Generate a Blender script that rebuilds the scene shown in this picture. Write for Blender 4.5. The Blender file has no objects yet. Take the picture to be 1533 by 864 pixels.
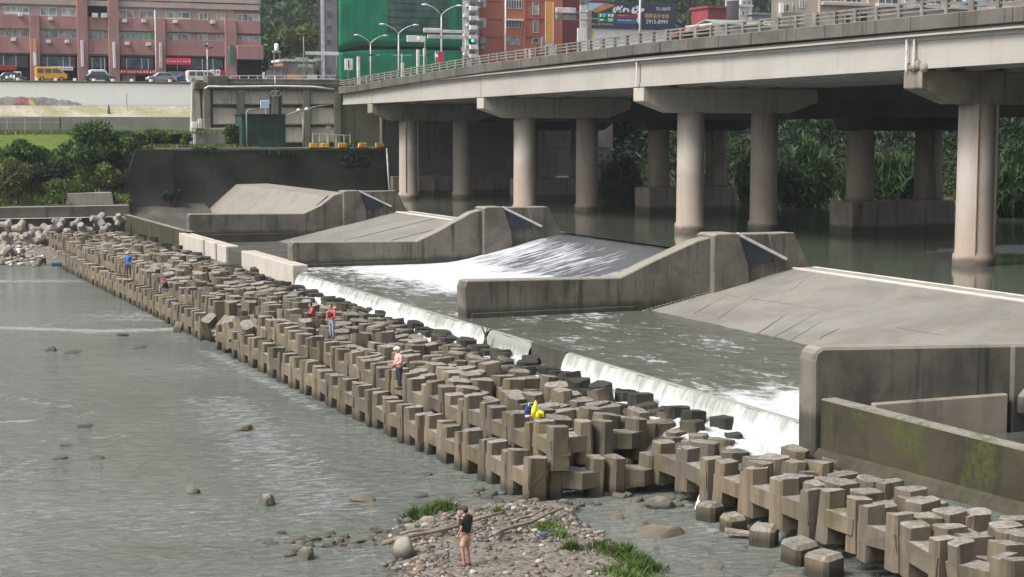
import bpy, bmesh, math, random
import numpy as np
from mathutils import Vector, Matrix, noise, Euler

random.seed(7)
rng = np.random.default_rng(7)
scene = bpy.context.scene
COL = scene.collection
R = math.radians

# ---------------------------------------------------------------- camera
FOC, CAMH = 2500.0, 12.5
PITCH = math.atan(238 / FOC)
YAW = math.atan(1041 / math.hypot(FOC, 238))
cam_data = bpy.data.cameras.new('camera')
cam = bpy.data.objects.new('camera', cam_data)
COL.objects.link(cam)
cam.location = (0, 0, CAMH)
cam.rotation_euler = (math.pi / 2 - PITCH, 0, -YAW)
cam_data.sensor_width = 36
cam_data.lens = FOC / 1533 * 36
cam_data.clip_start = 0.5
cam_data.clip_end = 3000
scene.camera = cam

_f = Vector((math.sin(YAW) * math.cos(PITCH), math.cos(YAW) * math.cos(PITCH), -math.sin(PITCH)))
_r = Vector((math.cos(YAW), -math.sin(YAW), 0))
_u = Vector((math.sin(YAW) * math.sin(PITCH), math.cos(YAW) * math.sin(PITCH), math.cos(PITCH)))


def P(px, py, x=None, y=None, z=None):
    """survey point: where the sight line through a photo pixel meets a plane of the site"""
    d = _f + _r * ((px - 766.5) / FOC) - _u * ((py - 432) / FOC)
    if z is not None:
        t = (z - CAMH) / d.z
    elif y is not None:
        t = y / d.y
    else:
        t = x / d.x
    return Vector((d.x * t, d.y * t, CAMH + d.z * t))


# ---------------------------------------------------------------- object helpers
def put(o, label=None, cat=None, group=None, kind=None):
    if label: o['label'] = label
    if cat: o['category'] = cat
    if group: o['group'] = group
    if kind: o['kind'] = kind
    return o


def thing(name, label, cat, loc=(0, 0, 0), group=None, rz=0.0):
    o = bpy.data.objects.new(name, None)
    COL.objects.link(o)
    o.empty_display_size = 0.2
    o.location = loc
    o.rotation_euler = (0, 0, rz)
    return put(o, label, cat, group)


def world_origin(o):
    v = Vector((0, 0, 0))
    while o is not None:
        v += o.location
        o = o.parent
    return v


class MB:
    """collects simple solids, then links them as ONE mesh object"""

    def __init__(self):
        self.v, self.f, self.m, self.cur = [], [], [], 0

    def add(self, vs, fs):
        b = len(self.v)
        self.v += [tuple(p) for p in vs]
        for f in fs:
            self.f.append([b + i for i in f])
            self.m.append(self.cur)
        return self

    def box(self, x0, x1, y0, y1, z0, z1):
        return self.add([(x0, y0, z0), (x1, y0, z0), (x1, y1, z0), (x0, y1, z0), (x0, y0, z1), (x1, y0, z1), (x1, y1, z1), (x0, y1, z1)],
                        [(0, 3, 2, 1), (4, 5, 6, 7), (0, 1, 5, 4), (1, 2, 6, 5), (2, 3, 7, 6), (3, 0, 4, 7)])

    def obox(self, c, half, rot):
        """oriented box: centre, half sizes, rotation matrix"""
        vs = []
        for sx, sy, sz in ((-1, -1, -1), (1, -1, -1), (1, 1, -1), (-1, 1, -1), (-1, -1, 1), (1, -1, 1), (1, 1, 1), (-1, 1, 1)):
            vs.append(Vector(c) + rot @ Vector((sx * half[0], sy * half[1], sz * half[2])))
        return self.add(vs, [(0, 3, 2, 1), (4, 5, 6, 7), (0, 1, 5, 4), (1, 2, 6, 5), (2, 3, 7, 6), (3, 0, 4, 7)])

    def bar(self, a, b, w, h=None):
        a, b = Vector(a), Vector(b)
        h = h or w
        d = b - a
        L = d.length
        d.normalize()
        up = Vector((0, 0, 1)) if abs(d.z) < 0.95 else Vector((1, 0, 0))
        s = d.cross(up).normalized()
        t = s.cross(d)
        return self.obox((a + b) / 2, (L / 2, w / 2, h / 2), Matrix((d, s, t)).transposed())

    def prism(self, poly, axis, a, b):
        """poly of 2-D points; axis 'y' -> (x,z) profile, 'z' -> (x,y) plan, 'x' -> (y,z) profile"""
        n = len(poly)

        def q(p, t):
            if axis == 'y': return (p[0], t, p[1])
            if axis == 'z': return (p[0], p[1], t)
            return (t, p[0], p[1])
        vs = [q(p, a) for p in poly] + [q(p, b) for p in poly]
        fs = [tuple(range(n)), tuple(range(2 * n - 1, n - 1, -1))]
        for i in range(n):
            j = (i + 1) % n
            fs.append((i, i + n, j + n, j))
        return self.add(vs, fs)

    def tube(self, pts, r, n=8, cap=True):
        pts = [Vector(p) for p in pts]
        rs = r if isinstance(r, (list, tuple)) else [r] * len(pts)
        rings = []
        prev = None
        for i, p in enumerate(pts):
            d = (pts[min(i + 1, len(pts) - 1)] - pts[max(i - 1, 0)]).normalized()
            ref = Vector((0, 0, 1)) if abs(d.z) < 0.9 else Vector((1, 0, 0))
            if prev is not None and (prev - d * prev.dot(d)).length > 1e-3:
                s = (prev - d * prev.dot(d)).normalized()
            else:
                s = d.cross(ref).normalized()
            prev = s
            t = d.cross(s)
            rings.append([p + (s * math.cos(2 * math.pi * k / n) + t * math.sin(2 * math.pi * k / n)) * rs[i] for k in range(n)])
        vs = [q for ring in rings for q in ring]
        fs = []
        for i in range(len(pts) - 1):
            for k in range(n):
                k2 = (k + 1) % n
                fs.append((i * n + k, i * n + k2, (i + 1) * n + k2, (i + 1) * n + k))
        if cap:
            fs.append(tuple(range(n - 1, -1, -1)))
            e = (len(pts) - 1) * n
            fs.append(tuple(range(e, e + n)))
        return self.add(vs, fs)

    def lathe(self, c, prof, n=16):
        """prof: (radius, z) pairs from bottom to top"""
        vs, fs = [], []
        for r_, z_ in prof:
            for k in range(n):
                a = 2 * math.pi * k / n
                vs.append((c[0] + r_ * math.cos(a), c[1] + r_ * math.sin(a), c[2] + z_))
        for i in range(len(prof) - 1):
            for k in range(n):
                k2 = (k + 1) % n
                fs.append((i * n + k, i * n + k2, (i + 1) * n + k2, (i + 1) * n + k))
        fs.append(tuple(range(n - 1, -1, -1)))
        e = (len(prof) - 1) * n
        fs.append(tuple(range(e, e + n)))
        return self.add(vs, fs)

    def ball(self, c, r, seg=10, rings=7):
        if not isinstance(r, (list, tuple)): r = (r, r, r)
        vs, fs = [(c[0], c[1], c[2] - r[2])], []
        for i in range(1, rings):
            th = -math.pi / 2 + math.pi * i / rings
            for k in range(seg):
                a = 2 * math.pi * k / seg
                vs.append((c[0] + r[0] * math.cos(th) * math.cos(a), c[1] + r[1] * math.cos(th) * math.sin(a), c[2] + r[2] * math.sin(th)))
        vs.append((c[0], c[1], c[2] + r[2]))
        top = len(vs) - 1
        for k in range(seg):
            k2 = (k + 1) % seg
            fs.append((0, 1 + k2, 1 + k))
            e = 1 + (rings - 2) * seg
            fs.append((e + k, e + k2, top))
        for i in range(rings - 2):
            for k in range(seg):
                k2 = (k + 1) % seg
                fs.append((1 + i * seg + k, 1 + i * seg + k2, 1 + (i + 1) * seg + k2, 1 + (i + 1) * seg + k))
        return self.add(vs, fs)

    def rot(self, rz, c=(0, 0)):
        ca, sa = math.cos(rz), math.sin(rz)
        self.v = [(c[0] + (x - c[0]) * ca - (y - c[1]) * sa, c[1] + (x - c[0]) * sa + (y - c[1]) * ca, z) for x, y, z in self.v]
        return self

    def build(self, name, mat, parent=None, smooth=False, bevel=0.0, local=False):
        me = bpy.data.meshes.new(name)
        o = Vector((0, 0, 0)) if (parent is None or local) else world_origin(parent)
        me.from_pydata([(x - o.x, y - o.y, z - o.z) for x, y, z in self.v], [], self.f)
        mats = mat if isinstance(mat, (list, tuple)) else [mat]
        for m_ in mats: me.materials.append(m_)
        if len(mats) > 1:
            me.polygons.foreach_set('material_index', self.m)
        if smooth:
            me.polygons.foreach_set('use_smooth', [True] * len(me.polygons))
        me.validate()
        me.update()
        bm = bmesh.new()
        bm.from_mesh(me)
        bmesh.ops.recalc_face_normals(bm, faces=bm.faces[:])
        if bevel > 0:
            es = [e for e in bm.edges if e.is_manifold and e.calc_face_angle(0) > 0.5]
            bmesh.ops.bevel(bm, geom=es, offset=bevel, segments=1, affect='EDGES', clamp_overlap=True)
        bm.to_mesh(me)
        bm.free()
        ob = bpy.data.objects.new(name, me)
        COL.objects.link(ob)
        if parent is not None: ob.parent = parent
        return ob


def mesh_np(name, verts, faces, mat, parent=None, smooth=False):
    """big quad mesh from numpy arrays"""
    me = bpy.data.meshes.new(name)
    nv, nf = len(verts), len(faces)
    me.vertices.add(nv)
    me.vertices.foreach_set('co', np.asarray(verts, dtype=np.float32).ravel())
    k = faces.shape[1]
    me.loops.add(nf * k)
    me.loops.foreach_set('vertex_index', faces.astype(np.int32).ravel())
    me.polygons.add(nf)
    me.polygons.foreach_set('loop_start', np.arange(0, nf * k, k, dtype=np.int32))
    me.polygons.foreach_set('loop_total', np.full(nf, k, dtype=np.int32))
    if smooth: me.polygons.foreach_set('use_smooth', [True] * nf)
    me.materials.append(mat)
    me.update(calc_edges=True)
    ob = bpy.data.objects.new(name, me)
    COL.objects.link(ob)
    if parent is not None: ob.parent = parent
    return ob


def leaves_np(centres, size, stretch=1.0, upright=0.0, name='foliage', mat=None, parent=None, jitter=0.5, origin=None):
    """one leaf-sized quad per centre, every one turned its own way"""
    c = np.asarray(centres, dtype=np.float64)
    if origin is not None: c = c - np.asarray(origin)
    n = len(c)
    a = rng.normal(size=(n, 3))
    a[:, 2] += upright * 2.2 * np.sign(rng.random(n) + 1)
    a /= np.linalg.norm(a, axis=1)[:, None]
    b = rng.normal(size=(n, 3))
    b -= (a * b).sum(1)[:, None] * a
    b /= np.linalg.norm(b, axis=1)[:, None]
    s = size * (1 - jitter + 2 * jitter * rng.random(n))[:, None]
    a = a * s * stretch
    b = b * s
    v = np.stack([c - a, c + b * 0.55 - a * 0.1, c + a, c - b * 0.55 - a * 0.1], axis=1).reshape(-1, 3)
    f = np.arange(4 * n).reshape(n, 4)
    return mesh_np(name, v, f, mat, parent)


def grid_np(xs, ys, zf):
    xs, ys = np.asarray(xs, float), np.asarray(ys, float)
    X, Y = np.meshgrid(xs, ys, indexing='ij')
    Z = np.array([[zf(x, y) for y in ys] for x in xs]) if callable(zf) else np.full(X.shape, float(zf))
    v = np.stack([X, Y, Z], axis=-1).reshape(-1, 3)
    ny = len(ys)
    i, j = np.meshgrid(np.arange(len(xs) - 1), np.arange(ny - 1), indexing='ij')
    b = (i * ny + j).ravel()
    f = np.stack([b, b + ny, b + ny + 1, b + 1], axis=1)
    return v, f


def set_attr(ob, name, vals):
    at = ob.data.attributes.new(name, 'FLOAT', 'POINT')
    at.data.foreach_set('value', np.asarray(vals, dtype=np.float32))


def clone(root, loc, rz=None, label=None):
    """copy of a thing with copies of its parts and sub-parts"""
    c = root.copy()
    COL.objects.link(c)
    c.location = loc
    if rz is not None: c.rotation_euler = (0, 0, rz)
    if label: c['label'] = label
    for ch in list(root.children):
        d = ch.copy()
        COL.objects.link(d)
        d.parent = c
        for g in list(ch.children):
            e = g.copy()
            COL.objects.link(e)
            e.parent = d
    return c


def lerp(tab, t):
    if t <= tab[0][0]: return tab[0][1]
    for (a, va), (b, vb) in zip(tab, tab[1:]):
        if t <= b:
            return va + (vb - va) * (t - a) / (b - a)
    return tab[-1][1]


def text_mesh(name, body, size, mat, parent, loc, rot, extrude=0.012):
    cu = bpy.data.curves.new(name + '_curve', 'FONT')
    cu.body = body
    cu.size = size
    cu.extrude = extrude
    cu.align_x = 'CENTER'
    cu.align_y = 'CENTER'
    t = bpy.data.objects.new(name + '_tmp', cu)
    COL.objects.link(t)
    dg = bpy.context.evaluated_depsgraph_get()
    me = bpy.data.meshes.new_from_object(t.evaluated_get(dg))
    bpy.data.objects.remove(t)
    me.name = name
    me.materials.clear()
    me.materials.append(mat)
    ob = bpy.data.objects.new(name, me)
    COL.objects.link(ob)
    if parent is not None: ob.parent = parent
    ob.location = loc
    ob.rotation_euler = rot
    return ob
# ---------------------------------------------------------------- materials
class NT:
    def __init__(self, name):
        self.mat = bpy.data.materials.new(name)
        self.mat.use_nodes = True
        self.t = self.mat.node_tree
        self.t.nodes.clear()
        self.out = self.t.nodes.new('ShaderNodeOutputMaterial')
        self.bsdf = self.t.nodes.new('ShaderNodeBsdfPrincipled')
        self.t.links.new(self.bsdf.outputs[0], self.out.inputs[0])
        self._geo = None

    def n(self, typ, **kw):
        x = self.t.nodes.new('ShaderNode' + typ)
        for k, v in kw.items(): setattr(x, k, v)
        return x

    def l(self, a, b):
        self.t.links.new(a, b)

    @property
    def geo(self):
        if self._geo is None: self._geo = self.n('NewGeometry')
        return self._geo

    def pos(self, scale=(1, 1, 1), off=(0, 0, 0), rz=0.0):
        m = self.n('Mapping')
        m.inputs['Scale'].default_value = scale
        m.inputs['Location'].default_value = off
        m.inputs['Rotation'].default_value = (0, 0, rz)
        self.l(self.geo.outputs['Position'], m.inputs['Vector'])
        return m.outputs[0]

    def noise(self, vec, scale=1.0, detail=4, rough=0.55, dist=0.0):
        x = self.n('TexNoise')
        x.inputs['Scale'].default_value = scale
        x.inputs['Detail'].default_value = detail
        x.inputs['Roughness'].default_value = rough
        x.inputs['Distortion'].default_value = dist
        self.l(vec, x.inputs['Vector'])
        return x.outputs[0]

    def ramp(self, fac, lo, hi, a=0.0, b=1.0):
        x = self.n('MapRange')
        x.interpolation_type = 'SMOOTHSTEP'
        x.inputs['From Min'].default_value = lo
        x.inputs['From Max'].default_value = hi
        x.inputs['To Min'].default_value = a
        x.inputs['To Max'].default_value = b
        self.l(fac, x.inputs['Value'])
        return x.outputs[0]

    def math(self, op, a, b=None):
        x = self.n('Math', operation=op)
        for i, q in enumerate((a, b)):
            if q is None: continue
            if isinstance(q, (int, float)): x.inputs[i].default_value = q
            else: self.l(q, x.inputs[i])
        return x.outputs[0]

    def mix(self, fac, a, b, mode='MIX'):
        x = self.n('Mix', data_type='RGBA', blend_type=mode)
        for s, q in ((x.inputs[0], fac), (x.inputs[6], a), (x.inputs[7], b)):
            if isinstance(q, (int, float)): s.default_value = q
            elif isinstance(q, (tuple, list)): s.default_value = (*q[:3], 1)
            else: self.l(q, s)
        return x.outputs[2]

    def sep(self, vec):
        x = self.n('SeparateXYZ')
        self.l(vec, x.inputs[0])
        return x.outputs

    def bump(self, h, strength=0.3, dist=0.05):
        x = self.n('Bump')
        x.inputs['Strength'].default_value = strength
        x.inputs['Distance'].default_value = dist
        self.l(h, x.inputs['Height'])
        self.l(x.outputs[0], self.bsdf.inputs['Normal'])

    def set(self, col=None, rough=None, spec=None, metal=None):
        b = self.bsdf
        for key, q in (('Base Color', col), ('Roughness', rough), ('Specular IOR Level', spec), ('Metallic', metal)):
            if q is None: continue
            if isinstance(q, (int, float)): b.inputs[key].default_value = q
            elif isinstance(q, (tuple, list)): b.inputs[key].default_value = (*q[:3], 1)
            else: self.l(q, b.inputs[key])
        return self.mat


def plain(name, col, rough=0.6, var=0.18, scale=1.5, metal=0.0, spec=0.4, bump=0.0):
    """painted / coated surface with uneven fading"""
    t = NT(name)
    n1 = t.noise(t.pos(), scale, 5)
    n2 = t.noise(t.pos((1, 1, 0.2)), scale * 3.1, 3)
    f = t.ramp(n1, 0.3, 0.7)
    c = t.mix(f, tuple(v * (1 - var) for v in col), tuple(min(1, v * (1 + var)) for v in col))
    c = t.mix(t.ramp(n2, 0.5, 0.75, 0, 0.35 * min(1, var * 4)), c, tuple(v * 0.55 for v in col))
    t.set(c, rough, spec, metal)
    if bump: t.bump(n1, bump, 0.03)
    return t.mat


def concrete(name, base, dark, stain=(0.10, 0.085, 0.065), amount=0.5, streak=0.5, scale=0.35, moss=0.0, bump=0.35, top=None, rust=0.0, zwet=None, cracks=0.0, panel=0.0, silt=None, siltcol=(0.27, 0.195, 0.145)):
    t = NT(name)
    p = t.pos()
    n1 = t.noise(p, scale, 6, 0.62, 0.3)
    n2 = t.noise(p, 5.0, 6, 0.65)
    c = t.mix(t.ramp(n1, 0.38, 0.66, 0, amount), base, dark)
    c = t.mix(t.ramp(n2, 0.35, 0.7, 0, 0.5), c, t.mix(0.45, c, dark))
    st = t.noise(t.pos((1.1, 1.1, 0.09)), 1.6, 5, 0.6)
    c = t.mix(t.ramp(st, 0.52, 0.72, 0, streak), c, stain)
    if rust:
        rn = t.noise(t.pos((0.5, 0.5, 0.18), (31, 7, 3)), 1.2, 4)
        c = t.mix(t.ramp(rn, 0.5, 0.7, 0, rust), c, (0.36, 0.22, 0.12))
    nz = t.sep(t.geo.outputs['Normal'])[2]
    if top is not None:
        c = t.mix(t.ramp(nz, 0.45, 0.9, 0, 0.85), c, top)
    if moss:
        mn = t.noise(t.pos((1, 1, 1), (9, 4, 1)), 0.55, 6, 0.65, 0.5)
        mf = t.math('MULTIPLY', t.ramp(mn, 0.44, 0.66, 0, moss), t.ramp(n2, 0.36, 0.56))
        c = t.mix(mf, c, t.mix(n2, (0.03, 0.042, 0.01), (0.085, 0.095, 0.02)))
    if panel:
        br = t.n('TexBrick')
        br.offset = 0.0
        br.inputs['Scale'].default_value = 1.0
        br.inputs['Mortar Size'].default_value = 0.012
        br.inputs['Brick Width'].default_value = panel
        br.inputs['Row Height'].default_value = panel * 0.7
        br.inputs['Color1'].default_value = (0, 0, 0, 1)
        br.inputs['Color2'].default_value = (0, 0, 0, 1)
        br.inputs['Mortar'].default_value = (1, 1, 1, 1)
        t.l(t.geo.outputs['Position'], br.inputs['Vector'])
        c = t.mix(t.math('MULTIPLY', br.outputs[1], 0.5), c, tuple(v * 0.5 for v in dark))
    if cracks:
        w = t.n('TexVoronoi', feature='DISTANCE_TO_EDGE')
        w.inputs['Scale'].default_value = 0.16
        wn = t.n('TexNoise')
        wn.inputs['Scale'].default_value = 0.5
        t.l(p, wn.inputs['Vector'])
        pv = t.mix(0.35, p, wn.outputs[1], 'ADD')
        t.l(pv, w.inputs['Vector'])
        c = t.mix(t.math('MULTIPLY', t.ramp(w.outputs[0], 0.0, 0.009, cracks, 0), t.ramp(n1, 0.45, 0.6)), c, tuple(v * 0.3 for v in dark))
    if silt is not None:      # flood silt left on the lower part
        sz = t.math('ADD', t.sep(t.geo.outputs['Position'])[2], t.math('MULTIPLY', n1, -3.0))
        c = t.mix(t.ramp(sz, silt[0], silt[1], 0.62, 0), c, siltcol)
    rough = 0.88
    if zwet is not None:
        pz = t.sep(t.geo.outputs['Position'])[2]
        zz = t.math('ADD', pz, t.math('MULTIPLY', t.noise(t.pos((1, 1, 0.3)), 1.5, 3), -0.5))
        wet = t.ramp(zz, zwet - 0.15, zwet + 0.25, 1, 0)
        c = t.mix(wet, c, t.mix(0.7, c, (0.025, 0.025, 0.02)))
    t.set(c, rough, 0.3)
    t.bump(t.math('ADD', n2, t.math('MULTIPLY', n1, 1.5)), bump, 0.04)
    return t.mat


def leafmat(name, a, b, rough=0.6, scale=0.25, a2=None):
    t = NT(name)
    n1 = t.noise(t.pos(), scale, 3)
    r_ = t.geo.outputs['Random Per Island']
    c = t.mix(r_, a, b)
    c = t.mix(t.ramp(n1, 0.4, 0.62, 0, 0.8), c, a2 or tuple(v * 0.55 for v in a))
    t.set(c, rough, 0.25)
    # thin leaves let some light through
    tr = t.n('BsdfTranslucent')
    t.l(c, tr.inputs[0])
    ms = t.n('MixShader')
    ms.inputs[0].default_value = 0.25
    t.l(t.bsdf.outputs[0], ms.inputs[1])
    t.l(tr.outputs[0], ms.inputs[2])
    t.l(ms.outputs[0], t.out.inputs[0])
    return t.mat


def watermat(name, deep, shallow, foamcol=(0.72, 0.74, 0.74), rough=0.07, ripples=(1.0, 0.35), strength=0.35, rz=0.0, attr='foam', foam_streak=(0.5, 3.0), dist=0.12, flo=0.1, fhi=0.42):
    t = NT(name)
    v = t.pos((ripples[0], ripples[1], 1), rz=rz)
    n1 = t.noise(v, 2.2, 5, 0.6, 0.6)
    n2 = t.noise(t.pos((ripples[0] * 0.3, ripples[1] * 0.3, 1), (5, 2, 0), rz), 1.1, 3, 0.5, 0.4)
    n3 = t.noise(t.pos((0.05, 0.05, 1)), 1.0, 3)
    c = t.mix(t.ramp(n3, 0.35, 0.65), deep, shallow)
    at = t.n('Attribute', attribute_name=attr)
    fs = t.noise(t.pos((foam_streak[0], foam_streak[1], 1), rz=rz), 1.3, 6, 0.7, 0.5)
    # foam breaks up into threads: coverage against a streaky noise
    cov = t.math('ADD', at.outputs['Fac'], t.math('SUBTRACT', fs, 0.62))
    fm = t.math('MULTIPLY', t.ramp(cov, flo, fhi), t.ramp(at.outputs['Fac'], 0.02, 0.14))
    c = t.mix(fm, c, foamcol)
    rg = t.mix(fm, (rough,) * 3, (0.75,) * 3)
    t.set(c, None, 0.5)
    t.l(rg, t.bsdf.inputs['Roughness'])
    t.bsdf.inputs['IOR'].default_value = 1.33
    h = t.math('ADD', n1, t.math('MULTIPLY', n2, 1.6))
    h = t.math('ADD', h, t.math('MULTIPLY', t.math('MULTIPLY', fs, at.outputs['Fac']), 1.5))
    t.bump(h, strength, dist)
    return t.mat


M = {}
M['block'] = None


def block_material():
    t = NT('armour_block_concrete')
    p = t.pos()
    n1 = t.noise(p, 0.55, 5, 0.6, 0.2)
    n2 = t.noise(p, 6.0, 6, 0.65)
    st = t.noise(t.pos((1.6, 1.6, 0.12)), 1.5, 4)
    oi = t.n('ObjectInfo')
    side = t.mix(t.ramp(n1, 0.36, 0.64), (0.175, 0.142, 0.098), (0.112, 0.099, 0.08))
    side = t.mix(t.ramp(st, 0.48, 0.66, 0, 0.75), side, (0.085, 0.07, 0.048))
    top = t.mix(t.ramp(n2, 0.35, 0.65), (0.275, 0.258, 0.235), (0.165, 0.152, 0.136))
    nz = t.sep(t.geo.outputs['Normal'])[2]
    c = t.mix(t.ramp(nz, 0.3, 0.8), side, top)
    c = t.mix(t.ramp(n2, 0.5, 0.75, 0, 0.5), c, (0.12, 0.10, 0.075))
    xyz = t.sep(t.geo.outputs['Position'])
    wob = t.math('MULTIPLY', t.math('SUBTRACT', n1, 0.5), 3.0)
    # moss in blotches
    mn = t.noise(t.pos((1, 1, 1), (3, 8, 2)), 0.45, 5, 0.65, 0.4)
    c = t.mix(t.ramp(mn, 0.53, 0.66, 0, 0.6), c, (0.085, 0.078, 0.028))
    # splash-wet and algae-dark beside the falling water and at the river line
    xw = t.ramp(t.math('ADD', xyz[0], wob), 27.3, 28.5)
    yw = t.ramp(xyz[1], 45, 50)
    wet1 = t.math('MULTIPLY', xw, yw)
    wet2 = t.ramp(t.math('ADD', xyz[2], t.math('MULTIPLY', wob, 0.12)), 0.12, 0.5, 1, 0)
    wet = t.math('MAXIMUM', t.math('MULTIPLY', wet1, 0.93), t.math('MULTIPLY', wet2, 0.8))
    c = t.mix(wet, c, (0.028, 0.027, 0.022))
    # every casting has aged a little differently
    c = t.mix(0.5, c, t.mix(oi.outputs['Random'], t.mix(1.0, c, (0.5, 0.49, 0.47), 'MULTIPLY'), t.mix(1.0, c, (1.35, 1.3, 1.22), 'MULTIPLY')))
    t.set(c, 0.88, 0.3)
    t.bump(t.math('ADD', n2, n1), 0.4, 0.04)
    return t.mat


M['block'] = block_material()
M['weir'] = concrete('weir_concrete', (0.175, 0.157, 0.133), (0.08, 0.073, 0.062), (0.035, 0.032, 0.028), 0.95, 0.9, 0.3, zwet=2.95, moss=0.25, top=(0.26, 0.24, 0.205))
M['mossy_dark'] = concrete('mossy_plinth_concrete', (0.07, 0.06, 0.042), (0.032, 0.029, 0.02), (0.016, 0.015, 0.011), 0.9, 0.5, 0.5, moss=0.6)
M['weir_pale'] = concrete('pale_footing_concrete', (0.30, 0.26, 0.21), (0.20, 0.175, 0.145), (0.10, 0.085, 0.07), 0.7, 0.5, 0.4)
M['weir_wet'] = concrete('wet_weir_concrete', (0.075, 0.07, 0.06), (0.04, 0.04, 0.035), (0.02, 0.02, 0.018), 0.8, 0.6, moss=0.2)
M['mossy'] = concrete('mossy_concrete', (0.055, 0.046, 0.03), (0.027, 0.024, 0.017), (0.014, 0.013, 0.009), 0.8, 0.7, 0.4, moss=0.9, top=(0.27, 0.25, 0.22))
M['toe'] = concrete('silted_toe_concrete', (0.11, 0.10, 0.085), (0.055, 0.05, 0.043), (0.03, 0.028, 0.024), 0.9, 0.5, 0.3)
M['ramp'] = concrete('spillway_concrete', (0.22, 0.21, 0.19), (0.15, 0.142, 0.128), (0.095, 0.086, 0.075), 0.8, 0.3, 0.22, bump=0.25, cracks=0.4, rust=0.04)
M['pale'] = concrete('pale_concrete', (0.46, 0.42, 0.37), (0.33, 0.30, 0.26), (0.2, 0.17, 0.13), 0.5, 0.3)
M['darkwall'] = concrete('soot_dark_concrete', (0.034, 0.032, 0.028), (0.011, 0.011, 0.010), (0.006, 0.006, 0.0055), 0.9, 0.75, 0.14, moss=0.3, silt=(1.2, 5.2), siltcol=(0.12, 0.112, 0.10))
M['girder'] = concrete('girder_concrete', (0.36, 0.345, 0.32), (0.285, 0.27, 0.245), (0.26, 0.235, 0.205), 0.5, 0.4, 0.2, bump=0.15, rust=0.15)
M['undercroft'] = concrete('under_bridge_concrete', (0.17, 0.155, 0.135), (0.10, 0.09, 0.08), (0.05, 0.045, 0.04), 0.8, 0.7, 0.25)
M['column'] = concrete('pier_concrete', (0.42, 0.385, 0.345), (0.33, 0.295, 0.255), (0.22, 0.18, 0.145), 0.5, 0.5, 0.3, bump=0.2, rust=0.35, zwet=4.85, silt=(3.8, 9.5))
M['cap'] = concrete('pier_cap_concrete', (0.42, 0.39, 0.34), (0.33, 0.30, 0.26), (0.17, 0.15, 0.12), 0.5, 0.5, 0.3, bump=0.2)
M['stained'] = concrete('stained_cap_concrete', (0.30, 0.27, 0.22), (0.14, 0.125, 0.10), (0.05, 0.045, 0.04), 0.8, 0.9, 0.4)
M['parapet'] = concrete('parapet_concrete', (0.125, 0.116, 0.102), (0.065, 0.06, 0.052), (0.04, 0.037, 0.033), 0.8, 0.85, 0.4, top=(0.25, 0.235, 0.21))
M['olddeck'] = concrete('shade_dark_deck_concrete', (0.05, 0.047, 0.043), (0.03, 0.028, 0.026), (0.02, 0.02, 0.018), 0.7, 0.5, 0.3)  # dark colour paints in the shade under the decks
M['oldpier'] = concrete('old_pier_concrete', (0.24, 0.205, 0.165), (0.12, 0.105, 0.09), (0.05, 0.045, 0.04), 0.7, 0.7, 0.3, zwet=5.0)
M['embank'] = concrete('embankment_concrete', (0.43, 0.39, 0.345), (0.31, 0.28, 0.245), (0.12, 0.105, 0.09), 0.6, 0.6, 0.3)
M['embank_dark'] = concrete('embankment_frame_concrete', (0.19, 0.175, 0.155), (0.11, 0.1, 0.09), (0.05, 0.045, 0.04), 0.7, 0.6, 0.4)
M['greywall'] = concrete('grey_render', (0.30, 0.275, 0.245), (0.20, 0.185, 0.165), (0.11, 0.1, 0.09), 0.6, 0.5, 0.25)
M['whitewall'] = concrete('whitewashed_wall', (0.88, 0.87, 0.85), (0.80, 0.79, 0.77), (0.6, 0.58, 0.55), 0.35, 0.15, 0.25, bump=0.1)
M['kerb'] = concrete('kerb_concrete', (0.55, 0.52, 0.46), (0.40, 0.37, 0.33), (0.25, 0.22, 0.18), 0.5, 0.3)
M['asphalt'] = plain('asphalt', (0.06, 0.06, 0.06), 0.9, 0.2, 0.6)
M['black'] = plain('black_rubber', (0.015, 0.015, 0.015), 0.7)
M['dark'] = plain('dark_interior', (0.012, 0.013, 0.016), 0.8)
M['rubber'] = plain('dam_gate_rubber', (0.045, 0.045, 0.075), 0.6, 0.25)
M['steel'] = plain('galvanised_steel', (0.40, 0.41, 0.42), 0.5, 0.12, metal=0.5)
M['greypaint'] = plain('grey_paint', (0.30, 0.29, 0.265), 0.6)
M['rail'] = plain('weathered_rail_paint', (0.17, 0.16, 0.145), 0.7, 0.25)
M['palesteel'] = plain('pale_painted_steel', (0.62, 0.60, 0.58), 0.5)
M['white'] = plain('white_paint', (0.78, 0.78, 0.77), 0.5, 0.08)
M['offwhite'] = plain('off_white_tile', (0.60, 0.58, 0.60), 0.6, 0.15)
M['pink'] = concrete('pink_tile_facade', (0.42, 0.245, 0.235), (0.33, 0.18, 0.175), (0.21, 0.095, 0.095), 0.7, 0.5, 0.2, bump=0.1, panel=1.6)
M['pinkgrey'] = concrete('pinkish_grey_facade', (0.50, 0.40, 0.37), (0.41, 0.32, 0.295), (0.28, 0.2, 0.18), 0.5, 0.4, 0.2, bump=0.1, panel=1.6)
M['redtile'] = concrete('orange_red_tile', (0.47, 0.16, 0.105), (0.38, 0.125, 0.085), (0.26, 0.09, 0.07), 0.6, 0.35, 0.2, bump=0.1)
M['crimson'] = plain('crimson_cladding', (0.27, 0.042, 0.055), 0.6, 0.15, 0.3)
M['mauve'] = plain('mauve_grey_facade', (0.30, 0.27, 0.31), 0.7, 0.12, 0.3)
M['beige'] = concrete('beige_facade', (0.56, 0.47, 0.41), (0.47, 0.39, 0.34), (0.33, 0.27, 0.24), 0.5, 0.35, 0.2, bump=0.1)
M['net'] = None
M['glass'] = plain('window_glass', (0.30, 0.33, 0.33), 0.15, 0.6, 0.55, spec=0.6)
M['greenglass'] = plain('green_window_glass', (0.20, 0.38, 0.29), 0.15, 0.2, 0.5, spec=0.6)
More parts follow.
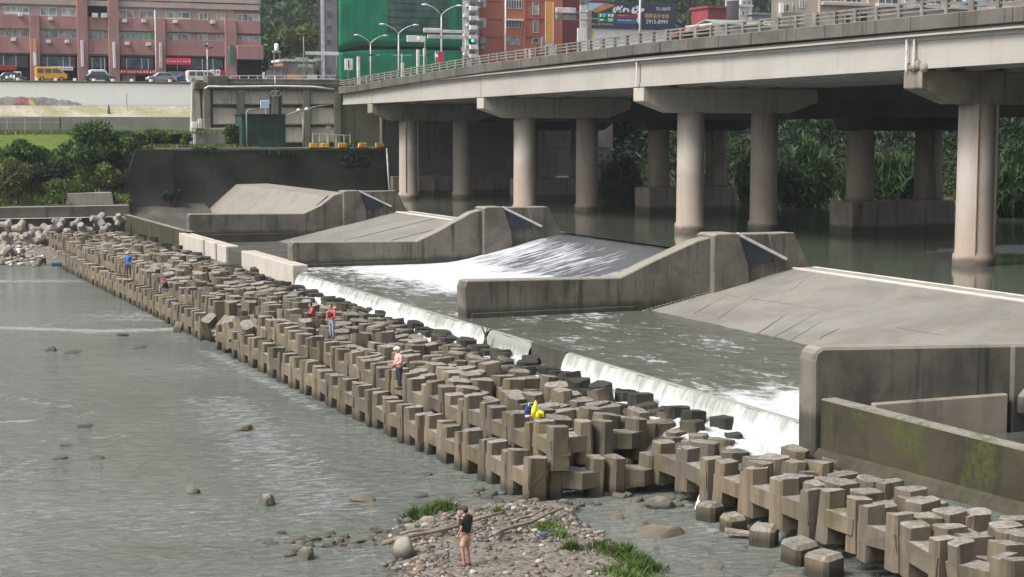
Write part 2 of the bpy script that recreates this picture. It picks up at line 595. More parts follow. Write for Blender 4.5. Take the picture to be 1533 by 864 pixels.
M['darkglass'] = plain('shop_glass', (0.085, 0.115, 0.14), 0.12, 0.5, 0.5, spec=0.6)
M['frame'] = plain('window_frame_white', (0.62, 0.63, 0.60), 0.5, 0.1)
M['yellow'] = plain('yellow_paint', (0.74, 0.36, 0.03), 0.3, 0.06, 0.4, spec=0.5)
M['kerbyellow'] = plain('worn_yellow_paint', (0.58, 0.33, 0.05), 0.7, 0.3, 3)
M['orange'] = plain('orange_banner', (0.75, 0.36, 0.09), 0.6, 0.1)
M['banner'] = plain('hot_pink_banner', (0.72, 0.05, 0.12), 0.6, 0.1)
M['red'] = plain('red_awning', (0.38, 0.03, 0.05), 0.7, 0.12)
M['greensign'] = plain('green_sign', (0.03, 0.19, 0.11), 0.5, 0.1)
M['roadgreen'] = plain('road_sign_green', (0.01, 0.23, 0.12), 0.4, 0.05)
M['blue'] = plain('blue_paint', (0.05, 0.13, 0.34), 0.5, 0.1)
M['skybluebox'] = plain('pale_blue_panel', (0.38, 0.58, 0.70), 0.5, 0.06)
M['navy'] = plain('navy_poster', (0.035, 0.04, 0.085), 0.5, 0.1, 0.4)
M['gold'] = plain('gold_lettering', (0.70, 0.48, 0.20), 0.5, 0.1)
M['carsilver'] = plain('silver_car_paint', (0.36, 0.36, 0.38), 0.25, 0.06, metal=0.4, spec=0.6)
M['cargrey'] = plain('dark_grey_car_paint', (0.07, 0.08, 0.09), 0.22, 0.06, spec=0.6)
M['carwhite'] = plain('white_car_paint', (0.75, 0.75, 0.74), 0.25, 0.04, spec=0.6)
M['carblue'] = plain('blue_car_paint', (0.03, 0.07, 0.22), 0.25, 0.05, spec=0.6)
M['shed'] = concrete('green_shed_sheeting', (0.024, 0.068, 0.045), (0.012, 0.022, 0.022), (0.01, 0.012, 0.018), 0.8, 0.6, 0.6)
M['roofgreen'] = plain('faded_green_roof', (0.24, 0.27, 0.23), 0.7, 0.15)
M['rooforange'] = plain('rust_roof', (0.33, 0.10, 0.075), 0.7, 0.2)
M['wood'] = plain('driftwood', (0.225, 0.19, 0.145), 0.85, 0.3, 3, bump=0.3)
M['bark'] = plain('bark', (0.10, 0.075, 0.05), 0.9, 0.3, 3)
M['rock'] = concrete('river_rock', (0.30, 0.28, 0.235), (0.19, 0.175, 0.145), (0.10, 0.09, 0.07), 0.7, 0.2, 1.6, zwet=0.06, bump=.6)
M['rock_tan'] = concrete('tan_river_rock', (0.37, 0.32, 0.24), (0.25, 0.21, 0.15), (0.12, 0.1, 0.07), 0.7, 0.2, 1.6, zwet=0.05, bump=.6)
M['darkrock'] = concrete('dark_wet_rock', (0.10, 0.09, 0.075), (0.05, 0.047, 0.04), (0.03, 0.03, 0.025), 0.7, 0.2, 1.6)
M['leaf'] = leafmat('tree_leaf', (0.04, 0.09, 0.02), (0.09, 0.15, 0.035))
M['leaf_light'] = leafmat('light_shrub_leaf', (0.10, 0.17, 0.025), (0.18, 0.24, 0.04))
M['leaf_dark'] = leafmat('dark_bank_leaf', (0.017, 0.04, 0.018), (0.042, 0.074, 0.03))
M['leaf_bank'] = leafmat('bank_leaf', (0.075, 0.14, 0.022), (0.155, 0.2, 0.045), a2=(0.08, 0.085, 0.03))
M['reed'] = leafmat('reed_leaf', (0.04, 0.08, 0.027), (0.085, 0.135, 0.05))
M['forest'] = leafmat('hill_forest_leaf', (0.03, 0.06, 0.022), (0.06, 0.09, 0.03), scale=0.05)
M['grassblade'] = leafmat('grass_blade', (0.075, 0.14, 0.025), (0.16, 0.21, 0.055))


def net_material():
    t = NT('green_scaffold_net')
    n1 = t.noise(t.pos((1, 1, 0.4)), 0.35, 4, 0.6, 0.3)
    br = t.n('TexBrick')
    br.offset = 0
    br.inputs['Scale'].default_value = 1.0
    br.inputs['Brick Width'].default_value = 5.4
    br.inputs['Row Height'].default_value = 1.8
    br.inputs['Mortar Size'].default_value = 0.05
    cxyz = t.n('CombineXYZ')
    s = t.sep(t.geo.outputs['Position'])
    t.l(s[0], cxyz.inputs[0])
    t.l(s[2], cxyz.inputs[1])
    t.l(cxyz.outputs[0], br.inputs['Vector'])
    c = t.mix(t.ramp(n1, 0.35, 0.65), (0.014, 0.24, 0.12), (0.014, 0.19, 0.10))
    c = t.mix(t.math('MULTIPLY', br.outputs[1], 0.35), c, (0.01, 0.07, 0.045))
    t.set(c, 0.8, 0.2)
    t.bump(n1, 0.5, 0.3)
    return t.mat


M['net'] = net_material()
M['net_dark'] = plain('dark_grey_green_net', (0.045, 0.10, 0.085), 0.8, 0.45, 0.35)  # darker grey-green tone of netting


def gravel_material():
    t = NT('gravel')
    v = t.n('TexVoronoi', feature='F1')
    v.inputs['Scale'].default_value = 5.5
    t.l(t.pos(), v.inputs['Vector'])
    n1 = t.noise(t.pos(), 0.6, 5)
    n2 = t.noise(t.pos(), 14, 4)
    cc = t.sep(v.outputs['Color'])
    c = t.mix(t.ramp(n1, 0.35, 0.65), (0.165, 0.145, 0.125), (0.11, 0.1, 0.088))
    c2 = t.mix(cc[0], (0.10, 0.085, 0.07), (0.27, 0.235, 0.195))
    c = t.mix(t.ramp(n1, 0.42, 0.55, 0.25, 0.8), c, c2)
    c = t.mix(t.ramp(n2, 0.4, 0.7, 0, 0.4), c, (0.09, 0.08, 0.07))
    z = t.sep(t.geo.outputs['Position'])[2]
    c = t.mix(t.ramp(z, 0.02, 0.16, 0.75, 0), c, (0.05, 0.047, 0.04))
    t.set(c, 0.9, 0.3)
    t.bump(t.math('ADD', t.math('MULTIPLY', v.outputs['Distance'], -2), n2), 0.6, 0.06)
    return t.mat


M['gravel'] = gravel_material()


def ground_material(name, a, b, c3, scale=0.25):
    t = NT(name)
    n1 = t.noise(t.pos(), scale, 6, 0.6)
    n2 = t.noise(t.pos(), scale * 9, 5)
    c = t.mix(t.ramp(n1, 0.38, 0.62), a, b)
    c = t.mix(t.ramp(n2, 0.45, 0.7, 0, 0.7), c, c3)
    t.set(c, 0.9, 0.2)
    t.bump(n2, 0.6, 0.15)
    return t.mat


M['turf'] = ground_material('bank_turf', (0.085, 0.135, 0.022), (0.12, 0.155, 0.03), (0.06, 0.09, 0.02))
M['earth'] = ground_material('bank_earth', (0.05, 0.065, 0.02), (0.09, 0.075, 0.045), (0.03, 0.04, 0.015))
M['verge'] = ground_material('dry_verge', (0.27, 0.26, 0.15), (0.40, 0.375, 0.31), (0.22, 0.215, 0.13))
M['bed'] = ground_material('river_bed', (0.05, 0.047, 0.04), (0.035, 0.033, 0.03), (0.02, 0.02, 0.018))
M['hill'] = ground_material('hill_ground', (0.03, 0.05, 0.02), (0.04, 0.06, 0.025), (0.02, 0.035, 0.015), 0.05)

M['river'] = watermat('river_water', (0.135, 0.148, 0.132), (0.18, 0.19, 0.176), foamcol=(0.43, 0.45, 0.45), ripples=(0.6, 1.3), strength=1.0, rz=-0.35, foam_streak=(1.0, 3.6), dist=0.35, rough=0.07, flo=0.11, fhi=0.5)  # pale blue-grey serves real foam and painted sky reflection alike
M['basin'] = watermat('basin_water', (0.09, 0.098, 0.078), (0.125, 0.13, 0.108), foamcol=(0.52, 0.53, 0.54), ripples=(0.9, 0.5), strength=0.5, foam_streak=(1.3, 0.7), dist=0.1, rough=0.1)
M['pool'] = watermat('pool_water', (0.06, 0.07, 0.055), (0.08, 0.09, 0.072), foamcol=(0.3, 0.31, 0.32), ripples=(0.8, 0.5), strength=0.12, dist=0.05, rough=0.07)
M['foot'] = watermat('foot_foam_water', (0.1, 0.105, 0.09), (0.14, 0.145, 0.13), foamcol=(0.54, 0.55, 0.56), ripples=(1, 1), strength=0.8, foam_streak=(1.2, 1.2), dist=0.2, rough=0.2)


def fall_material(name, streak, lo, hi, foam, glass, strength=0.6):
    """falling / sliding white water: threads of foam along the flow over darker water"""
    t = NT(name)
    n1 = t.noise(t.pos(streak), 1.0, 6, 0.65, 0.25)
    n2 = t.noise(t.pos(tuple(v * 3 for v in streak)), 1.0, 3)
    at = t.n('Attribute', attribute_name='foam')
    cov = t.math('ADD', t.math('MULTIPLY', t.math('ADD', t.math('MULTIPLY', n1, 0.75), t.math('MULTIPLY', n2, 0.25)), 1.0), t.math('SUBTRACT', at.outputs['Fac'], 0.5))
    f = t.ramp(cov, lo, hi)
    c = t.mix(f, glass, foam)
    t.set(c, None, 0.5)
    t.l(t.mix(f, (0.12,) * 3, (0.7,) * 3), t.bsdf.inputs['Roughness'])
    t.bump(t.math('ADD', n1, n2), strength, 0.1)
    return t.mat


M['fall'] = fall_material('falling_water', (0.8, 1.7, 0.14), 0.26, 0.72, (0.52, 0.54, 0.53), (0.24, 0.255, 0.22))
M['slide'] = fall_material('sliding_water', (0.35, 2.4, 0.5), 0.50, 0.68, (0.52, 0.54, 0.57), (0.11, 0.118, 0.124), 0.9)
# ---------------------------------------------------------------- the setting: water, ground, banks
def fr(x, y, z=0.0, o=4):
    return noise.fractal(Vector((x, y, z)), 0.9, 2.1, o)


def structure(name, v, f, mat, smooth=True):
    o = mesh_np(name, v, f, mat, None, smooth)
    o['kind'] = 'structure'
    return o


# gravel bar outline (plan)
BAR = [P(575, 900, z=0), P(572, 850, z=0), P(598, 818, z=0), P(560, 803, z=0), P(600, 786, z=0), P(640, 770, z=0), P(700, 762, z=0), P(760, 752, z=0),
       P(850, 752, z=0), P(868, 770, z=0), P(905, 800, z=0), P(960, 830, z=0), P(990, 864, z=0), P(1000, 920, z=0)]
BAR = [(p.x, p.y) for p in BAR]


def bar_dist(x, y):
    inside, best = False, 1e9
    n = len(BAR)
    for i in range(n):
        x1, y1 = BAR[i]
        x2, y2 = BAR[(i + 1) % n]
        if (y1 > y) != (y2 > y) and x < (x2 - x1) * (y - y1) / (y2 - y1) + x1: inside = not inside
        dx, dy = x2 - x1, y2 - y1
        t = max(0, min(1, ((x - x1) * dx + (y - y1) * dy) / (dx * dx + dy * dy)))
        best = min(best, math.hypot(x - x1 - t * dx, y - y1 - t * dy))
    return best if inside else -best


def bar_z(x, y):
    d = bar_dist(x, y) + 0.5 * fr(x * 0.6, y * 0.6)
    base = -0.35 + 0.62 / (1 + math.exp(-2.2 * (d + 0.05)))
    return base + 0.05 * fr(x * 1.3, y * 1.3, 5)


# shore at the far end of the block field
def shore_z(x, y):
    e = (y - (158.5 + 0.10 * (x - 19) ** 2 * (1 if x < 19 else 0) * 0.12 + 1.6 * fr(x * 0.2, y * 0.2))) * 0.10
    return max(-0.5, min(1.5, e)) + 0.12 * fr(x * 0.8, y * 0.8)


xs = np.concatenate([np.arange(6, 34, 0.3)])
ys = np.concatenate([np.arange(30, 56, 0.3)])
v, f = grid_np(xs, ys, bar_z)
structure('gravel_bar', v, f, M['gravel'])
v, f = grid_np(np.arange(-20, 24, 0.7), np.arange(150, 184.5, 0.7), shore_z)
structure('gravel_shore', v, f, M['gravel'])

v, f = grid_np([-400, 120], [-100, 260], -0.9)
structure('river_bed', v, f, M['bed'])

# lower river
xs = np.concatenate([[-400, -200, -100, -60, -30], np.arange(-15, 33.2, 0.45)])
ys = np.concatenate([[-100, -40, 0, 20], np.arange(30, 183, 0.6), [187.5]])
v, f = grid_np(xs, ys, 0.0)
rv = structure('river', v, f, M['river'])


def seg_mask(x, y, segs):
    m = 0.0
    for (ax, ay, bx, by, w, s) in segs:
        dx, dy = bx - ax, by - ay
        t = max(0, min(1, ((x - ax) * dx + (y - ay) * dy) / (dx * dx + dy * dy)))
        d = math.hypot(x - ax - t * dx, y - ay - t * dy)
        m = max(m, s * math.exp(-(d / w) ** 2))
    return m


def S(p, q, w, s):
    a, b = P(*p, z=0), P(*q, z=0)
    return (a.x, a.y, b.x, b.y, w, s)


RIFFLES_AND_SHEEN = [S((-40, 421), (95, 421), 2.6, 0.4), S((-40, 440), (60, 436), 1.6, 0.3), S((-20, 490), (140, 495), 1.2, 0.5), S((140, 496), (300, 492), 1.5, 0.46),
           S((170, 478), (255, 480), 0.8, 0.4), S((150, 466), (215, 465), 0.8, 0.34), S((-30, 588), (70, 604), 0.8, 0.34), S((-30, 634), (45, 630), 0.6, 0.5),
           S((60, 660), (200, 650), 0.5, 0.4), S((180, 560), (420, 600), 3.5, 0.2), S((310, 525), (480, 612), 1.0, 0.36), S((480, 620), (640, 690), 0.8, 0.24), S((640, 690), (740, 735), 0.6, 0.22),
           S((330, 600), (480, 760), 3.5, 0.34), S((430, 800), (560, 840), 2.0, 0.3), S((1050, 790), (1200, 812), 0.35, 0.6), S((1170, 800), (1190, 830), 0.35, 0.6), S((1000, 752), (1080, 760), 0.3, 0.5), S((0, 730), (200, 715), 1.6, 0.2)]  # wide mid-river patch paints pale sky reflection into the mask
fo = []
for x, y, _ in v:
    if 5 < x < 33 and 30 < y < 175:
        fo.append(max(seg_mask(x, y, RIFFLES_AND_SHEEN), 0.17 + 0.2 * fr(x * 0.12, y * 0.12, 3)))  # noise floor scatters pale specks, painting glints and silvery sheen
    else:
        fo.append(0.0)
set_attr(rv, 'foam', fo)

# plunge strip at the foot of the weir, basins behind it
XW, ZW, ZF = 30.1, 2.76, 1.88          # weir line, crest level, foot level
v, f = grid_np(np.arange(26.6, 30.4, 0.2), np.arange(45.9, 152, 0.3), lambda x, y: ZF + 0.02 + 0.16 * fr(x * 1.9, y * 1.9) - max(0, 28.4 - x) * 0.35 - max(0, 47.6 - y) * 0.25)
o = structure('weir_foot_water', v, f, M['foot'])
fo = []
for x, y, z in v:
    w = lerp([(26.6, 0.05), (27.9, 0.3), (28.6, 0.6), (29.3, 0.8), (30.4, 0.95)], x) + 0.22 * fr(x * 0.8, y * 0.5, 9)
    gap = lerp([(49, 1), (65.5, 1), (67, 0.25), (69.5, 0.3), (71, 0.9), (109, 1), (112, 0.1), (152, 0.0)], y)
    fo.append(w * gap)
set_attr(o, 'foam', fo)
v, f = grid_np(np.arange(26.3, 30.3, 0.4), np.arange(14, 46.2, 0.4), lambda x, y: 1.62 - max(0, 28.9 - x) * 0.75 + 0.03 * fr(x * 2, y * 2))
SH = lambda v: np.stack([v[:, 0] + 0.145 * (46 - v[:, 1]), v[:, 1], v[:, 2]], axis=1)
o = structure('side_channel_water', SH(v), f, M['river'])
set_attr(o, 'foam', [lerp([(14, 0.05), (43, 0.15), (47, 0.8)], y) * lerp([(28, 0), (30, 1)], x) for x, y, z in v])
v, f = grid_np([22.6, 31.2], np.arange(52, 182, 6), lambda x, y: 0.45)
structure('rubble_bed', v, f, M['bed'])
v, f = grid_np([27.4, 34.5], np.arange(12, 47, 6), lambda x, y: 0.3)
o = structure('rubble_bed', v, f, M['bed'])

v, f = grid_np(np.arange(30.2, 52, 0.35), np.arange(46.6, 115, 0.45), lambda x, y: ZW + 0.02 * fr(x, y) * (0 if x < 31 else 1))
o = structure('stilling_basin_water', v, f, M['basin'])
fo = []
for x, y, z in v:
    if y > 81:
        a = lerp([(30, 0.22), (33, 0.32), (36.5, 0.6), (39.5, 0.9), (44, 1.0)], x + 1.3 * fr(x * 0.3, y * 0.3))
        b = lerp([(81, 0.25), (86, 0.4), (95, 0.9), (114, 1.0)], y)
        fo.append(max(a * b, 0.2) + 0.25 * max(0, fr(x * 0.25, y * 0.12)))
    else:
        a = 0.2 + 0.26 * max(0, fr(x * 0.3, y * 0.16, 2)) + lerp([(48, 0.75), (51, 0.55), (55, 0.12), (60, 0.0)], y) * lerp([(30, 0.9), (33, 1), (36, 0.3), (39, 0)], x)
        fo.append(a * lerp([(30, 0.7), (38, 1), (41, 0.3)], x))
set_attr(o, 'foam', fo)
v, f = grid_np([30.7, 56], [115.6, 150.2], ZW - 0.5)
structure('dry_basin_floor', v, f, M['weir_wet'])
v, f = grid_np([30.7, 56], [151.4, 188], ZW - 0.2)
structure('bank_basin_floor', v, f, M['weir_wet'])
v, f = grid_np(np.arange(30.4, 40.5, 0.7), np.arange(180, 188.1, 0.6), lambda x, y: 2.3 + 0.30 * max(0, y - 180.9) + 0.15 * fr(x * .5, y * .5))
structure('bank_toe', v, f, M['toe'])
v, f = grid_np(np.arange(30.4, 60, 1.5), np.arange(14, 46.0, 1.5), lambda x, y: 2.2)
o = structure('stagnant_pool', SH(v), f, M['pool'])
v, f = grid_np(np.arange(30.6, 60, 0.8), np.arange(14, 46.0, 0.8), lambda x, y: 2.15 + 0.22 * fr(x * 0.35, y * 0.35, 8) - 0.02)
structure('silt_flat', SH(v), f, M['bed'])

# water pouring over the crest (three lengths; a stretch of the crest stays dry)
def fall_sheet(y0, y1, thin=False):
    ys_ = np.arange(y0, y1 + 0.01, 0.35)
    prof = [(XW + 0.12, ZW + 0.004), (XW - 0.02, ZW - 0.025), (XW - 0.10, ZW - 0.10), (XW - 0.24, ZW - 0.36), (XW - 0.33, ZW - 0.72), (XW - 0.40, ZF - 0.1)]
    vs, fo_ = [], []
    for y in ys_:
        for k, (px, pz) in enumerate(prof):
            w = 0.05 * fr(y * 0.9, k * 0.3, 4)
            vs.append((px + w, y, pz))
            fo_.append(lerp([(0, 0.1), (1, 0.34), (3, .5), (4, .72), (5, 1.0)], k) - (0.27 if thin else 0) + 0.12 * fr(y * 0.25, 2))
    n, k = len(ys_), len(prof)
    i, j = np.meshgrid(np.arange(n - 1), np.arange(k - 1), indexing='ij')
    b = (i * k + j).ravel()
    ff = np.stack([b, b + k, b + k + 1, b + 1], axis=1)
    o_ = structure('weir_waterfall', np.array(vs), ff, M['fall'])
    set_attr(o_, 'foam', fo_)


fall_sheet(46.97, 66.3)
fall_sheet(70.0, 75.5, True)
fall_sheet(75.5, 110.6)

# sluice: water sliding over the middle spillway
xs = [52.2, 51.6, 51.0, 50.4, 49.6, 48.6, 47.4, 46.2, 45, 44, 43, 42.2, 41.4, 40.6]
zs = [4.70, 4.70, 4.66, 4.56, 4.38, 4.13, 3.83, 3.55, 3.27, 3.07, 2.92, 2.83, 2.79, 2.75]
ys = np.arange(81.4, 114.6, 0.35)
vs, fo = [], []
for i, x in enumerate(xs):
    for y in ys:
        s = min(1, max(0, (51 - x) / 4))
        vs.append((x, y, zs[i] + 0.05 * s * fr(x * 0.8, y * 2.0)))
        t = lerp([(0, 0.05), (2, 0.22), (4, 0.42), (9, 0.5), (11, 0.74), (13, 0.95)], i)
        t += lerp([(81, 0.10), (88, 0.05), (100, 0.02), (109, 0.04), (114, 0.12)], y) * s + 0.05 * s + 0.16 * fr(x * 0.15, y * 0.15, 6)
        fo.append(t)
ny = len(ys)
i, j = np.meshgrid(np.arange(len(xs) - 1), np.arange(ny - 1), indexing='ij')
b = (i * ny + j).ravel()
o = structure('spillway_water', np.array(vs), np.stack([b, b + ny, b + ny + 1, b + 1], axis=1), M['slide'])
set_attr(o, 'foam', fo)

# upper pool
ZP = 4.7
xs = np.concatenate([[51.3], np.arange(52, 90, 1.0), np.arange(92, 200, 6)])
ys = np.concatenate([[-120, -60, 0, 20], np.arange(30, 188, 1.2)])
v, f = grid_np(xs, ys, ZP)
o = structure('upper_pool', v, f, M['pool'])
fo = []
rp = [(P(1480, 375, z=ZP)), (P(1560, 372, z=ZP))]
for x, y, z in v:
    q = 0.55 * math.exp(-((x - rp[0].x - 4) / 9) ** 2 - ((y - rp[0].y) / 4.5) ** 2) if x < 90 else 0
    fo.append(q)
set_attr(o, 'foam', fo)

# pool banks beyond the bridge, hills behind the town
def far_z(x, y):
    # the far bank leaves the water along a slanting line and climbs
    n_ = (x - 88) * 0.86 + (y - 184) * 0.50
    d = n_ + 2.5 * fr(x * 0.05, y * 0.05)
    z = 4.0 + 0.55 * max(-1.5, d)
    if d > 14: z = 4.0 + 0.55 * 14 + (d - 14) * 0.10
    return z + 0.5 * fr(x * 0.1, y * 0.1, 7)


v, f = grid_np(np.arange(84, 330, 4.0), np.arange(-60, 189, 4.0), far_z)
structure('far_bank', v, f, M['earth'])


def hill_z(x, y):
    z = 14 + 0.30 * max(0, y - 370) + 0.16 * max(0, x - 110)
    return min(z, 150 + 12 * fr(x * .006, y * .006)) + 10 * fr(x * 0.01, y * 0.01) * min(1, max(0, (y - 370) / 60))


v, f = grid_np(np.arange(-200, 900, 25.0), np.arange(370, 900, 25.0), hill_z)
structure('hills', v, f, M['hill'])

# street level ground behind the left bank wall and beneath the town
v, f = grid_np([-300, 20, 60, 120, 400], [236.2, 300, 372], 18.95)
structure('street', v, f, M['asphalt'])
v, f = grid_np([62, 90, 140, 400], [189.5, 212, 236.1], 17.2)
structure('road', v, f, M['asphalt'])
# land behind the dark retaining wall
v, f = grid_np(np.arange(31.5, 92, 1.5), np.arange(188.9, 206, 1.5), lambda x, y: 10.3 + 0.12 * fr(x * .5, y * .5))
structure('bank_terrace', v, f, M['turf'])


# grassy slope on the left bank
def slope_z(x, y):
    t = lerp([(184.3, 4.2), (186.5, 5.2), (192, 9.6), (196, 11.2), (203, 11.9), (232, 12.3)], y)
    return t + 0.35 * fr(x * 0.22, y * 0.22) * (1 if y < 200 else 0.3)


v, f = grid_np(np.arange(-120, 32.3, 1.2), np.arange(184.3, 191.6, 0.9), slope_z)
o = structure('bank_slope', v, f, M['earth'])
v, f = grid_np(np.arange(-120, 32.3, 1.2), np.concatenate([np.arange(191.5, 204, 0.9), np.arange(205, 233, 3)]), slope_z)
structure('upper_slope', v, f, M['turf'])
v, f = grid_np(np.arange(-120, 49.2, 3), [205.9, 212, 220, 233], lambda x, y: 12.15)
structure('bank_lawn', v, f, M['turf'])
v, f = grid_np([-120, 0, 20, 35, 49], [231.4, 232.6, 235.0], lambda x, y: lerp([(231.4, 14.22), (232.6, 14.5), (235, 15.75)], y))
structure('verge', v, f, M['verge'])
v, f = grid_np([-120, 0, 31.4], [182.0, 184.6], 3.15)
structure('concrete_path', v, f, M['kerb'])
# ---------------------------------------------------------------- weir, divider walls, spillways
def slab(name, label, cat, prof, y0, y1, mat, bevel=0.0, group=None):
    m = MB()
    m.prism(prof, 'y', y0, y1)
    o = m.build(name, mat, bevel=bevel)
    return put(o, label, cat, group)


sill = thing('weir_sill', 'long low weir sill of dark wet concrete with white water pouring over it', 'weir', (XW + 0.4, 80, 0))
m = MB()
m.box(XW - 0.05, XW + 0.45, 46.96, 110.9, 0.2, ZW - 0.05)
m.build('sill_wall', M['weir_wet'], sill)
m = MB()
m.box(XW - 0.12, XW + 0.47, 66.25, 70.05, 0.3, ZW + 0.03)
m.build('dry_crest', M['weir_wet'], sill, bevel=0.03)

# pale stop blocks carrying the crest on past the falling water
segs = [(111.0, 126.0, 'pale', 'long pale concrete crest beam nearest the falling water'), (126.3, 131.0, 'weir_wet', 'dark stained crest beam between two pale crest beams'),
        (131.4, 134.6, 'pale', 'shortest pale crest beam, beside the dark stained one'), (135.2, 139.2, 'pale', 'short pale crest beam second from the mossy bank wall'),
        (139.9, 150.0, 'pale', 'pale concrete crest beam at the foot of the farthest divider wall')]
for a, b_, mt, lb in segs:
    m = MB()
    w = 0.0 if mt == 'pale' else 0.12
    m.box(XW - 0.35 + w, XW + 0.75, a, b_, 1.2, 3.25 - w)
    put(m.build('crest_beam', M[mt], bevel=0.05), lb, 'concrete beam', 'concrete beams along the dry end of the weir')


def divider(y0, toe, shoulder_x, shoulder_z, label, name='divider_wall', thick=1.15):
    t = thing(name, label, 'river wall', (40, y0, 2.0))
    z0 = toe
    prof = [(30.75, 0.8), (30.62, z0 - 0.35), (30.78, z0), (shoulder_x, shoulder_z), (shoulder_x + 1.7, shoulder_z + 0.72), (44.3, 6.45), (45.1, 6.62), (45.1, 0.8)]
    m = MB()
    m.prism(prof, 'y', y0, y0 + thick)
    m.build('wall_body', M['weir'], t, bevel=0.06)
    # pier head: a thicker buttress whose slanting face carries the gate
    m = MB()
    m.prism([(45.06, 0.9), (45.06, 6.72), (45.3, 6.82), (46.6, 6.82), (47.25, 5.05), (47.6, 0.9)], 'y', y0 - 0.42, y0 + thick + 0.42)
    m.build('buttress', M['weir'], t, bevel=0.05)
    m = MB()
    m.prism([(46.4, 0.9), (46.4, 6.75), (50.35, 6.75), (51.9, 3.6), (51.9, 0.9)], 'y', y0, y0 + thick)
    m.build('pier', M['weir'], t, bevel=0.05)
    m = MB()
    m.prism([(49.3, 4.4), (48.7, 6.72), (50.33, 6.77), (51.6, 4.4)], 'y', y0 - 0.14, y0 - 0.003)
    m.build('pier_pilaster', M['weir'], t, bevel=0.03)
    m = MB()
    m.prism([(46.72, 6.5), (47.3, 5.06), (47.5, 4.95), (49.5, 5.38)], 'y', y0 - 0.10, y0 - 0.004)
    m.build('gate_panel', M['rubber'], t)
    m = MB()
    m.bar((46.62, y0 - 0.24, 6.78), (49.75, y0 - 0.24, 5.30), 0.26, 0.15)
    m.build('gate_strut', M['palesteel'], t)
    # stained footing course at the water
    m = MB()
    m.box(31.0, 40.4, y0 - 0.10, y0 - 0.003, 2.0, 3.02)
    m.build('footing', M['weir'], t, bevel=0.03)
    return t


divider(80.3, 4.72, 39.6, 4.58, 'dark concrete divider wall beside the foaming sluice, nearer side, large clear front face')
divider(114.5, 4.60, 40.0, 4.42, 'concrete divider wall between the foaming sluice and the cracked dry spillway')
divider(150.0, 4.92, 41.3, 4.76, 'farthest concrete divider wall, below the dark retaining wall')

# near divider wall, of which only the downstream end is in the picture
t = thing('divider_wall', 'dark divider wall above the stagnant pool, joined by the mossy low wall', 'river wall', (40, 46.0, 2))
m = MB()
m.prism([(29.74, 0.5), (29.70, 4.97), (29.8, 5.3), (30.05, 5.42), (37.4, 5.16), (41.5, 4.95), (46, 6.7), (52, 6.7), (52, 0.5)], 'y', 46.0, 46.95)
m.build('wall_body', M['weir'], t, bevel=0.09)
m = MB()
m.box(31.9, 37.35, 45.72, 45.99, 1.4, 3.5)
m.build('footing', M['weir_pale'], t, bevel=0.05)
m = MB()
m.prism([(37.55, 1.2), (37.55, 5.14), (45.0, 4.9), (45.0, 1.2)], 'y', 45.75, 45.99)
m.build('pilaster', M['weir'], t, bevel=0.05)
m = MB()
m.box(37.5, 46, 44.9, 45.74, 2.6, 3.75)
m.build('ledge', M['weir'], t, bevel=0.3)

# mossy low wall carrying the weir line on towards the viewer
def wx(y):
    return 29.95 + 0.145 * (46 - y)


def slanted(profile_near, y0, y1, profile_far):
    """wall running at a slight angle: a cross-section (x offset, z) at either end"""
    mb = MB()
    n_ = len(profile_near)
    vs = [(wx(y0) + px_, y0, pz_) for px_, pz_ in profile_near] + [(wx(y1) + px_, y1, pz_) for px_, pz_ in profile_far]
    fs = [tuple(range(n_)), tuple(range(2 * n_ - 1, n_ - 1, -1))] + [(i, i + n_, (i + 1) % n_ + n_, (i + 1) % n_) for i in range(n_)]
    return mb.add(vs, fs)


m = slanted([(0, -.2), (.6, -.2), (.6, 2.75), (0, 2.75)], 14, 45.98, [(0, -.2), (.6, -.2), (.6, 3.77), (0, 3.77)])
put(m.build('low_wall', M['mossy'], bevel=0.05), 'mossy low concrete wall running from the divider wall towards the viewer', 'river wall')
m = slanted([(-.4, -.5), (-.35, 1.2), (-.15, 1.6), (-.004, 1.65), (-.004, -.5)], 14, 45.98, [(-.4, -.5), (-.35, 1.75), (-.15, 2.1), (-.004, 2.17), (-.004, -.5)])
put(m.build('wall_plinth', M['mossy_dark'], bevel=0.06), 'worn sloping plinth along the foot of the mossy low wall', 'plinth')

a, b_ = P(285, 347, x=30.6), P(190, 321, x=30.6)
m = MB()
m.prism([(150.0, 0.5), (a.y, 0.5), (b_.y, 0.5), (b_.y, b_.z), (a.y, a.z), (150.0, a.z + 0.05)], 'x', 30.3, 30.85)
put(m.build('side_wall', M['mossy'], bevel=0.04), 'green stained side wall at the head of the block field, below the retaining wall', 'river wall')


# dry spillway ramps
def spill(y0, y1, prof, label, strip=True, name='spillway_ramp'):
    t = thing(name, label, 'spillway', (46, (y0 + y1) / 2, 3))
    m = MB()
    m.prism(prof, 'y', y0, y1)
    m.build('apron', M['ramp'], t)
    if strip:
        top = prof[1]
        for i, (dx, w, h) in enumerate(((0.0, 0.22, 0.10), (1.35, 0.22, 0.10))):
            m = MB()
            m.box(top[0] + dx, top[0] + dx + w, y0 + 0.1, y1 - 0.1, top[1] - 0.3, top[1] + h)
            m.build('seat_strip', M['kerb'], t, bevel=0.02)
        m = MB()
        n = 24
        pts = []
        for k in range(n + 1):
            y = y0 + 0.2 + (y1 - y0 - 0.4) * k / n
            pts.append((top[0] + 0.80, y, top[1] + 0.03 + 0.015 * math.sin(k * 1.7)))
        for p_, q_ in zip(pts, pts[1:]):
            m.bar(p_, q_, 0.9, 0.10)
        m.build('gate_membrane', M['greypaint'], t)
    return t


